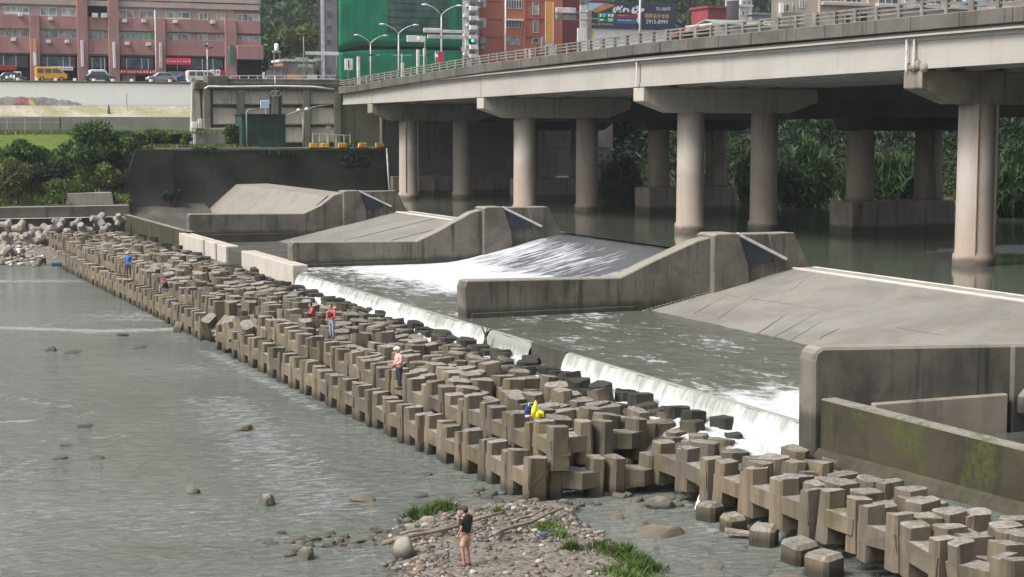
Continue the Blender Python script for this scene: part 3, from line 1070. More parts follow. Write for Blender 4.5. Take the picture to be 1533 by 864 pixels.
pr = [(40.7, 2.62), (50.2, 4.72), (52.4, 4.72), (52.4, 0.6), (38.5, 0.6), (38.5, 2.2)]
rampn = spill(46.97, 80.28, pr, 'broad dry grey spillway ramp with hairline cracks, beside the near basin')
m = MB()
rsx = random.Random(5)
def on_ramp(px, py):
    lo, hi = 2.0, 6.0
    for _ in range(40):
        z = (lo + hi) / 2
        q_ = P(px, py, z=z)
        if 2.62 + (q_.x - 40.7) * 0.221 > z: lo = z
        else: hi = z
    return P(px, py, z=z)
def crack(pts, w):
    m = MB()
    w *= .55
    qs = [on_ramp(*p_) for p_ in pts]
    for a_, c_ in zip(qs, qs[1:]):
        n_ = 5
        for k in range(n_):
            u0, u1 = k / n_, (k + 1) / n_
            j = Vector((0, rsx.uniform(-.06, .06), .008))
            m.bar(a_.lerp(c_, u0) + j, a_.lerp(c_, u1) + j, w * rsx.uniform(.5, 1.1), .015)
    m.build('crack', M['weir'], rampn)
for pts, w in ((((1032, 452), (1058, 435)), .09), (((1040, 470), (1095, 437)), .10), (((1075, 478), (1125, 443)), .10), (((1135, 500), (1180, 468)), .13), (((1160, 505), (1222, 468)), .10), (((1180, 512), (1230, 482)), .07),
               (((1184, 434), (1205, 418)), .08), (((1225, 508), (1255, 492)), .08), (((1075, 440), (1108, 445)), .06), (((1108, 446), (1160, 452)), .06), (((1160, 452), (1235, 464)), .07), (((1340, 490), (1410, 502)), .06)):
    crack(pts, w)

m = MB()
m.prism([(41.2, 2.0), (44.5, 2.5), (48, 3.5), (50.4, 4.3), (52.4, 4.45)] + pr[3:], 'y', 81.47, 114.48)
put(m.build('spillway_bed', M['weir_wet']), 'dark wet spillway bed under the sliding sluice water', 'spillway')
spill(115.67, 149.98, pr, 'dry spillway ramp with rusty joints between the two far divider walls')
m = MB()
m.prism([(39.6, 2.7), (43.9, 6.3), (47.5, 6.35), (51.5, 4.0), (51.5, 0.6), (39.6, 0.6)], 'y', 151.2, 187.9)
put(m.build('spillway_hump', M['weir']), 'steep humped spillway against the dark retaining wall', 'spillway')
# joints in the far ramp and moss line on the near one
m = MB()
for yy in (124.0, 131.5, 138.5):
    m.bar((41.6, yy + 0.6, 2.83), (49.9, yy, 4.665), 0.10, 0.04)
put(m.build('ramp_joint', M['weir_wet']), 'dark open joints running down the far dry spillway ramp', 'joint')
m = MB()
for k in range(26):
    x = 40.5 + k * 0.24
    z = 2.62 + (x - 40.7) * 0.221
    m.ball((x, 80.24 - 0.02 * (k % 3), z + 0.02), (0.17, 0.10, 0.10 - k * 0.002), 6, 4)
put(m.build('moss', M['mossy'], smooth=True), 'strip of moss where the near ramp meets the divider wall', 'moss', kind='stuff')
# ---------------------------------------------------------------- concrete armour blocks
def block_mesh(seed, kind, tall=1.5, worn=0.03):
    """one cast block: two stout posts joined by a deep middle, notched above and below"""
    rs = random.Random(seed)
    bm = bmesh.new()

    def solid(poly, z0, z1, taper=0.94, btaper=1.0):
        cx_ = sum(p[0] for p in poly) / len(poly)
        cy_ = sum(p[1] for p in poly) / len(poly)
        lo = [bm.verts.new((cx_ + (p[0] - cx_) * btaper, cy_ + (p[1] - cy_) * btaper, z0)) for p in poly]
        hi = [bm.verts.new((cx_ + (p[0] - cx_) * taper, cy_ + (p[1] - cy_) * taper, z1)) for p in poly]
        n = len(poly)
        bm.faces.new(lo[::-1])
        bm.faces.new(hi)
        for i in range(n):
            j = (i + 1) % n
            bm.faces.new((lo[i], lo[j], hi[j], hi[i]))
    H = tall
    if kind == 'edge':        # slab-sided, posts spaced evenly along the row
        c0, w, d, k = 0.70, 0.245, 0.36, 0.07
        belly = [(-0.93, -0.34), (0.93, -0.34), (0.93, 0.34), (-0.93, 0.34)]
        z0, z1 = 0.34, 0.68
    elif kind == 'end':       # the broad casting seen at the end of the field
        c0, w, d, k = 0.74, 0.27, 0.42, 0.09
        belly = [(-0.95, -0.36), (-0.35, -0.40), (0.12, -0.62), (0.95, -0.36), (0.95, 0.36), (0.35, 0.40), (-0.12, 0.62), (-0.95, 0.36)]
        z0, z1 = 0.32, 0.68
    else:                     # octagonal posts at the ends, bellied middle
        c0, w, d, k = 0.60, 0.35, 0.50, 0.16
        belly = [(-0.62, -0.36), (0.0, -0.54), (0.62, -0.36), (0.62, 0.36), (0.0, 0.54), (-0.62, 0.36)]
        z0, z1 = 0.28, 0.66
    for s in (-1, 1):
        c = s * c0
        poly = [(c - w + k, -d), (c + w - k, -d), (c + w, -d + k), (c + w, d - k), (c + w - k, d), (c - w + k, d), (c - w, d - k), (c - w, -d + k)]
        solid(poly, 0.0, H * rs.uniform(.96, 1.02), 0.92)
    solid(belly, H * z0, H * z1, 0.98)
    es = [e for e in bm.edges if e.calc_face_angle(0) > 0.4]
    bmesh.ops.bevel(bm, geom=es, offset=0.085 + .02 * (seed % 3), segments=2, affect='EDGES', clamp_overlap=True)
    for v_ in bm.verts:
        v_.co += Vector((rs.uniform(-1, 1), rs.uniform(-1, 1), rs.uniform(-1, 1))) * worn * 0.5
        q = noise.noise_vector(v_.co * 1.7 + Vector((seed * 3.1, 0, 0)))
        v_.co += q * worn
    bmesh.ops.rotate(bm, verts=bm.verts[:], cent=(0, 0, 0), matrix=Matrix.Rotation(math.pi / 2, 3, 'Z'))   # long side along the field
    me = bpy.data.meshes.new('armour_block')
    bm.to_mesh(me)
    bm.free()
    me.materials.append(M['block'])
    return me


BLK_E = [block_mesh(s, 'edge', 1.5, 0.04 + 0.012 * (s % 3)) for s in range(5)]
BLK_N = [block_mesh(s + 30, 'end', 1.5, 0.03) for s in range(3)]
BLK_I = [block_mesh(s + 10, 'inner', 1.5, 0.05 + 0.015 * (s % 3)) for s in range(7)]


def blk(n, b):
    if b[4] == 'end': return BLK_N[n % 3]
    return BLK_E[n % 5] if b[4] in ('lower', 'upper', 'near_edge') else BLK_I[n % 7]


rb = random.Random(21)
blocks = []            # (x, y, z_base, (rx, ry, rz), class)
PITCHY = 1.97


def x_front(y):
    return lerp([(51, 21.95), (61.6, 21.58), (74, 21.28), (90, 20.98), (121, 20.72), (154, 20.3), (175, 20.2)], y)


jumble = lambda y: 88.5 < y < 97.5
y = 51.6
k = 0
while y < 171:
    xf = x_front(y)
    # lower course along the water
    if not (jumble(y) and rb.random() < 0.55) and y < 158:
        blocks.append((xf + rb.uniform(-.05, .05), y, 0.0 + rb.uniform(-.05, .05), (rb.gauss(0, .02), rb.gauss(0, .02), rb.gauss(0, .03)), 'lower'))
    # upper courses
    for i in range(7):
        xx = xf + 0.92 + i * (29.0 - xf - 0.92) / 6
        yy = y + (0.95 if i % 2 else 0.0) + rb.uniform(-.07, .07)
        if yy > 171 or (yy < 53.0 and 0 < i < 5): continue
        zt = [2.42, 2.36, 2.34, 2.36, 2.32, 2.26, 2.24][i] + rb.gauss(0, 0.06)
        rz = rb.gauss(0, .05)
        if i > 0:
            q = rb.random()
            if q < 0.22: rz += math.pi / 2
            elif q < 0.36: rz += rb.uniform(-.6, .6)
            zt += rb.gauss(0, .06)
            if (k + i) % 2 and i < 6: zt -= rb.uniform(0.15, 0.38)          # settled lower than its neighbours
            if i == 6:
                if yy > 75 and rb.random() < .35: continue
                if yy > 75: zt -= .1
        tilt = 0.025 if i == 0 else 0.085
        if jumble(yy) and i < 2:
            blocks.append((xx + rb.uniform(-.5, .3), yy, zt - 1.5 - rb.uniform(0, .7), (rb.gauss(0, .4), rb.gauss(0, .4), rb.uniform(0, 3)), 'tumbled'))
            continue
        blocks.append((xx, yy, zt - 1.5, (rb.gauss(0, tilt), rb.gauss(0, tilt), rz), 'upper' if i == 0 else ('wet' if i == 6 else 'inner')))
    y += PITCHY + rb.uniform(-.03, .05)
    k += 1
# nearer stretch, where the edge steps back towards the weir
y = 50.0
kk = 0
while y > 29:
    xf = 26.75 + 0.01 * (50 - y) + 0.1 * math.sin(y)
    for i in range(7):
        xx = xf + i * 0.86
        if xx > 29.15 + 0.145 * (46 - y): continue
        yy = y + (0.9 if i % 2 else 0) + rb.uniform(-.08, .08)
        zt = [2.02, 2.02, 2.0, 1.97, 1.92, 1.88, 1.85][i] + rb.gauss(0, .07)
        rz = rb.gauss(0, .07)
        if i > 0 and rb.random() < 0.3: rz += math.pi / 2 + rb.gauss(0, .2)
        if i > 0 and (i + kk) % 2: zt -= rb.uniform(.05, .2)
        blocks.append((xx, yy, zt - 1.5 - (0.0 if i else 0.05), (rb.gauss(0, .04), rb.gauss(0, .04), rz), 'near_edge' if i == 0 else 'near_inner'))
    y -= 2.0 + rb.uniform(-.05, .08)
    kk += 1
# end of the two-course field: blocks closing it towards the viewer
for (x_, y_, z_, rz) in ((23.5, 51.2, -0.1, 1.42), (25.6, 51.0, -0.15, 1.7)):
    blocks.append((x_, y_, z_, (0.02, -0.02, rz), 'end'))
for (x_, y_, z_, rz) in ((23.6, 52.3, 0.92, 1.35), (25.7, 52.2, 0.9, 1.75)):
    blocks.append((x_, y_, z_, (0.03, 0.02, rz), 'end'))
# tumbled blocks in the river at the gap in the edge
for (px, py, z_, e) in ((318, 500, -0.75, (0.5, 0.25, 1.9)), (292, 486, -0.7, (-.3, .7, .4)), (262, 470, -0.45, (.8, .1, 2.4)), (345, 470, 0.2, (-.5, .3, .9)), (300, 455, 0.1, (.35, -.6, 2.8)), (275, 498, -1.0, (.2, .4, 1.1))):
    q = P(px, py, z=max(0, z_ + .6))
    blocks.append((q.x, q.y, z_, e, 'tumbled'))

LAB = {
    'lower': ('notched concrete block of the lower course standing at the river edge', 'lower course of blocks along the river'),
    'upper': ('tall tan concrete block in the front row of the upper course, behind the river-edge course', 'front row of the upper course of blocks'),
    'inner': ('weathered grey concrete block packed inside the upper field behind its front row', 'blocks packed inside the upper field'),
    'wet': ('dark wet concrete block in the last row beside the foam of the weir', 'wet blocks in the row beside the weir foam'),
    'end': ('big bulging concrete block closing the end of the two-course field towards the bar', 'blocks closing the near end of the two-course field'),
    'near_edge': ('brown concrete block at the edge of the low block field next to the stream', 'edge blocks of the low field below the mossy wall'),
    'near_inner': ('flat-topped concrete block inside the low field between the stream and the mossy wall', 'blocks inside the low field below the mossy wall'),
    'tumbled': ('tilted concrete block tumbled out of the field edge at the breach', 'tumbled blocks at the breach in the field'),
}
def in_frame(b):
    d = Vector((b[0], b[1], b[2] + 1 - CAMH))
    w = d.dot(_f)
    return abs(d.dot(_r) / w * FOC) < 790 and abs(d.dot(_u) / w * FOC) < 470
blocks = [b for b in blocks if in_frame(b)]
blocks.sort(key=lambda b: (b[0] ** 2 + b[1] ** 2))
rest = []
for n_, b in enumerate(blocks):
    if n_ < 296:
        o = bpy.data.objects.new('armour_block', blk(n_, b))
        COL.objects.link(o)
        o.location = b[:3]
        o.rotation_euler = (b[3][0], b[3][1], b[3][2] + (math.pi if n_ % 3 == 0 else 0))
        put(o, LAB[b[4]][0], 'concrete block', LAB[b[4]][1])
    else:
        rest.append((n_, b))
vs, fs, off = [], [], 0
for n_, b in rest:
    me = blk(n_, b)
    a = np.empty(len(me.vertices) * 3, dtype=np.float32)
    me.vertices.foreach_get('co', a)
    a = a.reshape(-1, 3)
    mt = np.array(Euler(b[3]).to_matrix())
    vs.append(a @ mt.T + np.array(b[:3]))
    for p_ in me.polygons: fs.append([off + i for i in p_.vertices])
    off += len(a)
me = bpy.data.meshes.new('armour_block_field')
me.from_pydata(np.concatenate(vs).tolist(), [], fs)
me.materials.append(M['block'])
me.update()
o = bpy.data.objects.new('armour_block_field', me)
COL.objects.link(o)
put(o, 'far part of the field of concrete blocks running up to the left bank', 'block field', kind='stuff')


# four-legged blocks heaped at the far shore
def tetrapod_mesh(seed):
    m = MB()
    for d in ((0, 0, 1), (0.94, 0, -0.33), (-0.47, 0.82, -0.33), (-0.47, -0.82, -0.33)):
        d = Vector(d)
        m.tube([d * 0.0, d * 0.5, d * 1.15], [0.62, 0.56, 0.42], 7)
    o_ = m.build('tetrapod', M['greywall'], bevel=0.05)
    me_ = o_.data
    bpy.data.objects.remove(o_)
    return me_


TT = [tetrapod_mesh(0)]
for (px, py, z_) in ((8, 352, 1.0), (22, 362, 0.9), (50, 340, 1.4), (60, 352, 1.2), (88, 330, 1.9), (115, 330, 2.0), (148, 326, 2.3), (178, 324, 2.4), (10, 332, 1.5), (30, 336, 1.4), (72, 340, 1.5), (125, 340, 1.8), (160, 338, 2.0), (40, 350, 1.0), (100, 345, 1.7), (28, 372, 0.7), (6, 372, .7)):
    q = P(px, py, y=178 if py < 335 else 174 if py < 347 else 170 if py < 365 else 164)
    z_ = q.z
    o = bpy.data.objects.new('tetrapod', TT[0])
    COL.objects.link(o)
    o.location = (q.x, q.y, z_ - 0.35)
    o.rotation_euler = (rb.uniform(-.9, .9), rb.uniform(-.9, .9), rb.uniform(0, 6))
    s = rb.uniform(0.6, 0.85)
    o.scale = (s, s, s)
    put(o, 'four-legged concrete block heaped below the path at the head of the field', 'tetrapod', 'tetrapods heaped at the far shore')

# broken-off stubs lying in the stream by the low field
for i, (px, py, s, lb) in enumerate(((1078, 775, 0.42, 'squarish concrete stub beside the white pipe in the stream'), (1113, 792, 0.40, 'squarish concrete stub nearest the big angular boulder'),
                                     (1160, 812, 0.45, 'concrete stub in the stream next to the floating plank'), (1213, 838, 0.5, 'green-footed concrete stub at the foot of the low block field'), (1250, 858, 0.5, 'concrete stub at the bottom edge of the photo by the low field'))):
    q = P(px, py, z=0.0)
    m = MB()
    m.prism([(-s, -s * .8), (s * .8, -s), (s, s * .7), (-s * .7, s)], 'z', -0.35, s * 1.35)
    o = m.build('concrete_stub', M['block'], bevel=0.12)
    o.location = (q.x - 0.45, q.y - 0.1, 0)
    o.rotation_euler = (rb.uniform(-.1, .1), rb.uniform(-.1, .1), rb.uniform(0, 3))
    put(o, lb, 'concrete stub', 'broken concrete stubs in the stream')
# ---------------------------------------------------------------- stones, driftwood, plants in the foreground
def rock_mesh(seed, rough=0.28, sub=3, flat=0.75, name='river_rock', mat=None, cuts=7, smooth=False):
    bm = bmesh.new()
    bmesh.ops.create_icosphere(bm, subdivisions=sub, radius=1.0)
    rs = random.Random(seed)
    off = Vector((rs.uniform(0, 50), rs.uniform(0, 50), rs.uniform(0, 50)))
    for v_ in bm.verts:
        n_ = v_.co.normalized()
        r_ = 1 + rough * noise.fractal(n_ * 1.0 + off, 0.9, 2, 3) + 0.06 * noise.noise(n_ * 5 + off)
        v_.co = n_ * r_
        v_.co.z *= flat
    # a few cleaved flats
    for q in range(cuts):
        d = Vector((rs.uniform(-1, 1), rs.uniform(-1, 1), rs.uniform(-0.1, 1))).normalized()
        lim = rs.uniform(0.5, 0.85)
        for v_ in bm.verts:
            e = v_.co.dot(d) - lim
            if e > 0: v_.co -= d * e * 0.85
    me = bpy.data.meshes.new(name)
    bm.to_mesh(me)
    bm.free()
    me.polygons.foreach_set('use_smooth', [smooth] * len(me.polygons))
    me.materials.append(mat or M['rock'])
    return me


RK = [rock_mesh(i, 0.34, 3, 0.78) for i in range(5)]
RKA = [rock_mesh(i + 60, 0.45, 3, 0.7, mat=M['rock_tan'], cuts=12) for i in range(2)]
RKR = [rock_mesh(i + 80, 0.12, 3, 0.9, cuts=2, smooth=True) for i in range(2)]
RKT = [rock_mesh(i + 20, 0.25, 3, 0.75, mat=M['rock_tan']) for i in range(3)]
RKD = [rock_mesh(i + 40, 0.30, 3, 0.5, mat=M['darkrock']) for i in range(3)]


def rock(px, py, w, h, label, kind='g', name='boulder', cat='rock', group=None, rot=None, sink=0.35):
    """w,h in photo pixels; foot of the stone at (px,py)"""
    q = P(px, py, z=0.0)
    d = (q - Vector((0, 0, CAMH))).dot(_f)
    W, Hh = w / FOC * d, h / FOC * d
    me = {'g': RK, 't': RKT, 'd': RKD, 'a': RKA, 'r': RKR}[kind]
    me = me[rb.randrange(len(me))]
    o_ = bpy.data.objects.new(name, me)
    COL.objects.link(o_)
    zb = max(0.0, bar_z(q.x, q.y))
    hz = Hh * 0.62
    o_.scale = (W * 0.52, W * 0.45, hz)
    o_.location = (q.x, q.y + W * 0.3, zb + hz * 0.78 * (1 - 2 * sink) )
    o_.rotation_euler = (rb.uniform(-.15, .15), rb.uniform(-.15, .15), rot if rot is not None else rb.uniform(-.5, .5) - YAW)
    return put(o_, label, cat, group)


rock(403, 757, 30, 26, 'upright grey boulder in the open river, left of the flat submerged slab')
rock(550, 751, 42, 13, 'low flat brown slab just breaking the water of the open river', 't')
rock(462, 838, 28, 30, 'dark-footed upright boulder in the shallows left of the gravel bar')
rock(610, 842, 36, 36, 'large round grey boulder at the tip of the gravel bar', 'r', sink=.2)
rock(290, 739, 24, 18, 'tan boulder alone in the middle of the river', 't')
rock(367, 645, 30, 14, 'dark boulder with a tan top, upstream of the lone tan boulder', 't')
rock(128, 640, 24, 9, 'small dark rock awash near the left riffle', 'd')
rock(88, 688, 28, 9, 'left of two flat dark rocks lying awash side by side', 'd')
rock(145, 688, 27, 9, 'right of two flat dark rocks lying awash side by side', 'd')
rock(78, 526, 17, 12, 'pale squarish rock standing beside a flat dark rock in midstream')
rock(109, 529, 25, 9, 'flat dark rock beside the pale squarish rock in midstream', 'd')
rock(185, 503, 20, 8, 'small dark rock just below the long white riffle', 'd')
rock(210, 521, 21, 8, 'dark rock between the white riffle and the tumbled blocks', 'd')
rock(100, 668, 22, 4, 'thin dark rock barely showing above the water', 'd')
rock(408, 815, 26, 10, 'low dark stone in the shallows near the upright boulder', 'd')
rock(630, 745, 27, 10, 'dark stone with pale pebbles on it, off the block wall', 'd')
rock(640, 712, 20, 8, 'small dark stone close to the foot of the block wall', 'd')
rock(1000, 806, 80, 26, 'big angular tan boulder in the stream beside the gravel bar', 'a', rot=0.1)
rock(993, 762, 48, 26, 'rounded grey boulder below the end of the block wall')
rock(930, 746, 24, 14, 'tan stone touching the end of the block wall', 't')
rock(955, 752, 26, 10, 'low tan stone lying before the end of the block wall', 't')
rock(928, 778, 22, 13, 'round tan stone in the stream near the gravel bar', 't')
rock(966, 786, 18, 8, 'small orange-tan stone in the stream above the angular boulder', 't')
rock(1075, 850, 30, 10, 'small tan stone lying awash in the lower stream', 't')
rock(984, 822, 12, 6, 'tiny pale stone awash off the grassy side of the bar')
rock(1185, 874, 66, 22, 'broad pale slab at the bottom edge below the low block field', 'a', rot=.1)
rock(1225, 812, 20, 14, 'reddish round stone between the concrete stubs', 't')
rock(720, 735, 18, 10, 'pebble-sized stone in the first gap of the block wall foot')
rock(740, 742, 22, 12, 'grey stone at the foot of the block wall by the bar')
rock(645, 795, 24, 16, 'pinkish stone beside the grass tuft on the bar', 't')
rock(682, 770, 28, 20, 'dark round stone behind the standing man')
rock(630, 783, 30, 14, 'grey stone under the green grass tuft')
for i in range(34):                       # the stone spit off the tip of the bar
    px = rb.uniform(420, 640)
    py = 788 + rb.gauss(0, 9) + (640 - px) * 0.045 + (12 if px < 560 else 0)
    rock(px, py + 8, rb.uniform(11, 24), rb.uniform(8, 14), 'rounded stone in the stony spit at the upstream tip of the gravel bar', rb.choice('ggtd'), 'spit_stone', 'stone', 'stones of the spit at the tip of the gravel bar')
for i in range(16):                       # stones along the stream side
    px, py = rb.uniform(880, 1060), rb.uniform(742, 762)
    rock(px, py, rb.uniform(10, 22), rb.uniform(6, 12), 'small stone at the water below the end of the block wall', rb.choice('gtd'), 'stream_stone', 'stone', 'small stones below the end of the block wall')

for i in range(26):                       # stones in the shallows along the foot of the block wall
    u_ = rb.random()
    px, py = 690 + 200 * u_ + rb.gauss(0, 10), 728 + 26 * min(1, u_ * 2.2) + abs(rb.gauss(0, 7))
    rock(px, py, rb.uniform(8, 20), rb.uniform(5, 11), 'small stone in the shallows along the foot of the block wall', rb.choice('ggtd'), 'shallows_stone', 'stone', 'stones along the foot of the block wall')

# pebbles: nobody could count them
peb = MB()
n_ = 0
while n_ < 3200:
    px, py = rb.uniform(575, 1000), rb.uniform(752, 890)
    q = P(px, py, z=0.3)
    z = bar_z(q.x, q.y)
    if z < 0.06: continue
    d_ = bar_dist(q.x, q.y)
    dens = (0.25 + 0.75 * (noise.noise(Vector((q.x * .9, q.y * .9, 2))) > -.05)) if (py < 808 or px < 670) else 0.09
    if rb.random() > dens: continue
    s = rb.choice((0.022, 0.028, 0.034, 0.04, 0.05, 0.065, 0.10)) * rb.uniform(0.7, 1.25)
    peb.cur = rb.choice((0, 0, 0, 1, 1, 2, 3, 3))
    a = rb.uniform(0, 3)
    b0 = len(peb.v)
    peb.ball((q.x, q.y, z + s * 0.25), (s * rb.uniform(.8, 1.4), s, s * 0.65), 6, 4)
    for k in range(b0, len(peb.v)):
        vx, vy, vz = peb.v[k]
        peb.v[k] = (vx + rb.uniform(-.12, .12) * s, vy + rb.uniform(-.12, .12) * s, vz + rb.uniform(-.1, .1) * s)
    n_ += 1
o = peb.build('pebbles', [plain('pebble_grey', (0.145, 0.132, 0.118), 0.85), plain('pebble_tan', (0.20, 0.155, 0.115), 0.85), plain('pebble_pale', (0.36, 0.32, 0.275), 0.85), plain('pebble_dark', (0.08, 0.072, 0.065), 0.8)], smooth=True)
put(o, 'pebbles and cobbles scattered over the gravel bar', 'pebbles', kind='stuff')
peb = MB()
for i in range(420):
    px, py = rb.uniform(0, 130), rb.uniform(350, 402)
    q = P(px, py, z=0.8)
    z = shore_z(q.x, q.y)
    if z < 0.02: continue
    s = rb.uniform(0.08, 0.34)
    peb.cur = rb.choice((0, 0, 1, 2))
    peb.ball((q.x, q.y, z + s * 0.2), (s * rb.uniform(.8, 1.5), s, s * 0.6), 6, 4)
o = peb.build('shore_stones', [M['rock'], M['rock_tan'], plain('shore_pale_stone', (0.42, 0.40, 0.36), 0.8)], smooth=True)
put(o, 'stones strewn over the far gravel shore', 'stones', kind='stuff')


# driftwood
def log(name, a, b, r0, r1, label, za=0.35, zb=0.45):
    p_, q_ = P(*a, z=za), P(*b, z=zb)
    pts = [p_.lerp(q_, t) + Vector((0.04 * math.sin(t * 7), 0.05 * math.cos(t * 5), 0.03 * math.sin(t * 9))) for t in [i / 9 for i in range(10)]]
    m_ = MB()
    m_.tube(pts, [r0 + (r1 - r0) * i / 9 for i in range(10)], 8)
    return put(m_.build(name, M['wood'], smooth=True), label, 'log')


log('driftwood_log', (575, 814), (752, 768), 0.08, 0.05, 'long grey driftwood log reaching from the spit past the standing man', .3, .62)
log('driftwood_log', (600, 800), (700, 781), 0.05, 0.04, 'thin driftwood pole lying beside the long log', .42, .5)
log('driftwood_log', (740, 800), (842, 762), 0.07, 0.03, 'bent driftwood branch behind the standing man, towards the block wall', .5, .5)
log('driftwood_log', (772, 780), (815, 764), 0.045, 0.03, 'short stick in the debris near the block wall', .5, .55)
log('driftwood_log', (875, 795), (905, 797), 0.07, 0.05, 'dark drift log lying in the stream edge of the bar', .08, .08)
m = MB()
a, b_ = P(1043, 762, z=.1), P(1049, 742, z=.4)
m.tube([a, b_], 0.075, 8)
put(m.build('white_pipe', M['white'], smooth=True), 'short white pipe wedged between the concrete stubs in the stream', 'pipe')
q = P(1115, 800, z=.12)
m = MB()
m.obox((q.x, q.y, .16), (0.62, .16, .04), Euler((0.1, 0.12, -.5)).to_matrix())
put(m.build('plank', M['wood']), 'broken plank caught in the small rapid beside the low block field', 'plank')
# a snag standing in the block field
q = P(729, 512, z=2.3)
m = MB()
m.tube([(q.x, q.y, 1.9), (q.x - .1, q.y, 2.7), (q.x - .28, q.y + .1, 3.15)], [.07, .05, .02], 6)
m.tube([(q.x - .08, q.y, 2.6), (q.x + .1, q.y, 3.2)], [.04, .015], 6)
put(m.build('snag', M['bark']), 'bare dead branch sticking up from the blocks near the weir', 'branch')


# grass tufts
def tuft(name, centres, n, h, label, spread=.3, mat='grassblade'):
    vs = []
    for c in centres:
        for i in range(n):
            r_, a_ = abs(rb.gauss(0, spread)), rb.uniform(0, 6.28)
            x, y = c[0] + r_ * math.cos(a_), c[1] + r_ * math.sin(a_)
            z = max(0.02, bar_z(x, y))
            hh = h * rb.uniform(.5, 1.1) * math.exp(-(r_ / spread / 1.8) ** 2)
            lean = Vector((rb.gauss(0, .35), rb.gauss(0, .35), 1)) * hh
            w = Vector((rb.uniform(-1, 1), rb.uniform(-1, 1), 0)).normalized() * 0.022
            b0 = Vector((x, y, z - .03))
            mid = b0 + lean * 0.55
            vs += [b0 - w, b0 + w, mid + w * .8, mid - w * .8, mid - w * .8, mid + w * .8, b0 + lean + Vector((lean.x, lean.y, -.15 * hh)) * .4 + w * .15, b0 + lean + Vector((lean.x, lean.y, -.15 * hh)) * .4 - w * .15]
    o_ = mesh_np(name, np.array([tuple(p) for p in vs]), np.arange(len(vs)).reshape(-1, 4), M[mat])
    return put(o_, label, 'grass')


def cs(*pts):
    return [tuple(P(px, py, z=.2))[:2] for px, py in pts]


tuft('grass_tuft', cs((622, 772), (640, 768), (655, 762), (668, 765)), 240, 0.55, 'green grass tuft on the stony tip of the bar, behind the boulder', .30)
tuft('grass_tuft', cs((900, 826), (925, 832), (945, 842), (963, 838), (975, 846), (938, 826), (952, 852)), 130, 0.42, 'widest patch of green grass, on the stream side of the gravel bar', .36)
tuft('grass_tuft', cs((915, 862), (945, 868), (970, 872), (990, 866), (930, 884)), 120, 0.38, 'green grass patch at the bottom edge of the bar', .4)
tuft('grass_tuft', cs((857, 826),), 200, 0.35, 'small round green tuft alone on the bare gravel', .2)
tuft('grass_tuft', cs((812, 798), (826, 792), (840, 806)), 140, 0.3, 'thin yellow-green grass by the debris on the bar', .3)
tuft('grass_tuft', cs((745, 772),), 120, 0.3, 'little green sprig beside the long log', .22)
tuft('grass_tuft', cs((597, 806),), 80, 0.25, 'little green sprig among the spit stones', .2)
# ---------------------------------------------------------------- road bridge
ZT = [(0, 18.5), (40, 18.6), (76, 18.75), (110, 18.85), (143, 18.5), (165, 18.0), (186, 17.45), (210, 17.3)]     # parapet top
GT = [(0, 17.5), (40, 17.6), (77, 17.64), (110, 17.6), (143, 17.45), (165, 17.2), (190, 16.9)]                    # girder top
GB = [(0, 16.1), (40, 16.0), (77, 15.88), (110, 15.7), (143, 15.5), (165, 15.42), (190, 15.4)]                    # girder soffit
YS = list(np.arange(20, 189.01, 6.5))


def strip(mb, x0, x1, lo, hi, ys):
    """long member following the deck's rise: lo/hi give z at y"""
    n = len(ys)
    vs, fs = [], []
    for y in ys:
        vs += [(x0, y, lo(y)), (x1, y, lo(y)), (x1, y, hi(y)), (x0, y, hi(y))]
    for i in range(n - 1):
        a, b_ = 4 * i, 4 * i + 4
        for k in range(4):
            k2 = (k + 1) % 4
            fs.append((a + k, b_ + k, b_ + k2, a + k2))
    fs += [(3, 2, 1, 0), (4 * n - 4, 4 * n - 3, 4 * n - 2, 4 * n - 1)]
    mb.add(vs, fs)


zt, gt, gb = (lambda y: lerp(ZT, y)), (lambda y: lerp(GT, y)), (lambda y: lerp(GB, y))
br = thing('road_bridge', 'long grey concrete girder road bridge on round twin columns crossing the pool', 'bridge', (64, 110, 17))
for i, x in enumerate((57.0, 60.0, 63.0, 66.0, 69.0, 71.6)):
    m = MB()
    for a, b_ in ((20, 44.9), (45.0, 78.4), (78.5, 112.4), (112.5, 144.9), (145.0, 177.9), (178.0, 189.0)):
        ysx = [a] + [y for y in np.arange(a + 3, b_ - 2, 8)] + [b_]
        strip(m, x, x + 0.5, gb, lambda y: gt(y) - .22, ysx)
        strip(m, x - 0.10, x + 0.6, lambda y: gt(y) - .218, gt, ysx)
        strip(m, x - 0.07, x + 0.57, lambda y: gb(y) - .01, lambda y: gb(y) + .26, ysx)
    m.build('girder', M['girder'], br, bevel=0.0)
m = MB()
strip(m, 57.25, 72.25, lambda y: gt(y) + .003, lambda y: zt(y) - .70, YS)
m.build('deck', M['olddeck'], br)  # dark colour deepens the recess shadow below the parapet
for x in (56.42, 72.3):
    m = MB()
    strip(m, x, x + .34, lambda y: zt(y) - .80, zt, YS)
    m.build('parapet', M['parapet'], br, bevel=0.03)
    m = MB()
    for dz in (.26, .50, .74):
        ys_ = list(np.arange(20, 189.01, 3.25))
        for a, b_ in zip(ys_, ys_[1:]):
            m.bar((x + .17, a, zt(a) + dz), (x + .17, b_, zt(b_) + dz), .10 if dz < .7 else .13, .10)
    m.build('railing', M['rail'], br)
for yj in np.arange(61, 188, 4.3):
    m = MB()
    m.box(56.405, 56.43, yj - .025, yj + .025, zt(yj) - .78, zt(yj) - .03)
    m.build('joint', M['olddeck'], br)
y = 58.0
k = 0
while y < 189:
    m = MB()
    big = k % 7 == 0
    w = .22 if big else .13
    m.box(56.47, 56.72, y - w, y + w, zt(y) - .02, zt(y) + (.84 if big else .80))
    m.build('railing_post', M['rail'], br, bevel=.02)
    y += 2.15
    k += 1
m = MB()
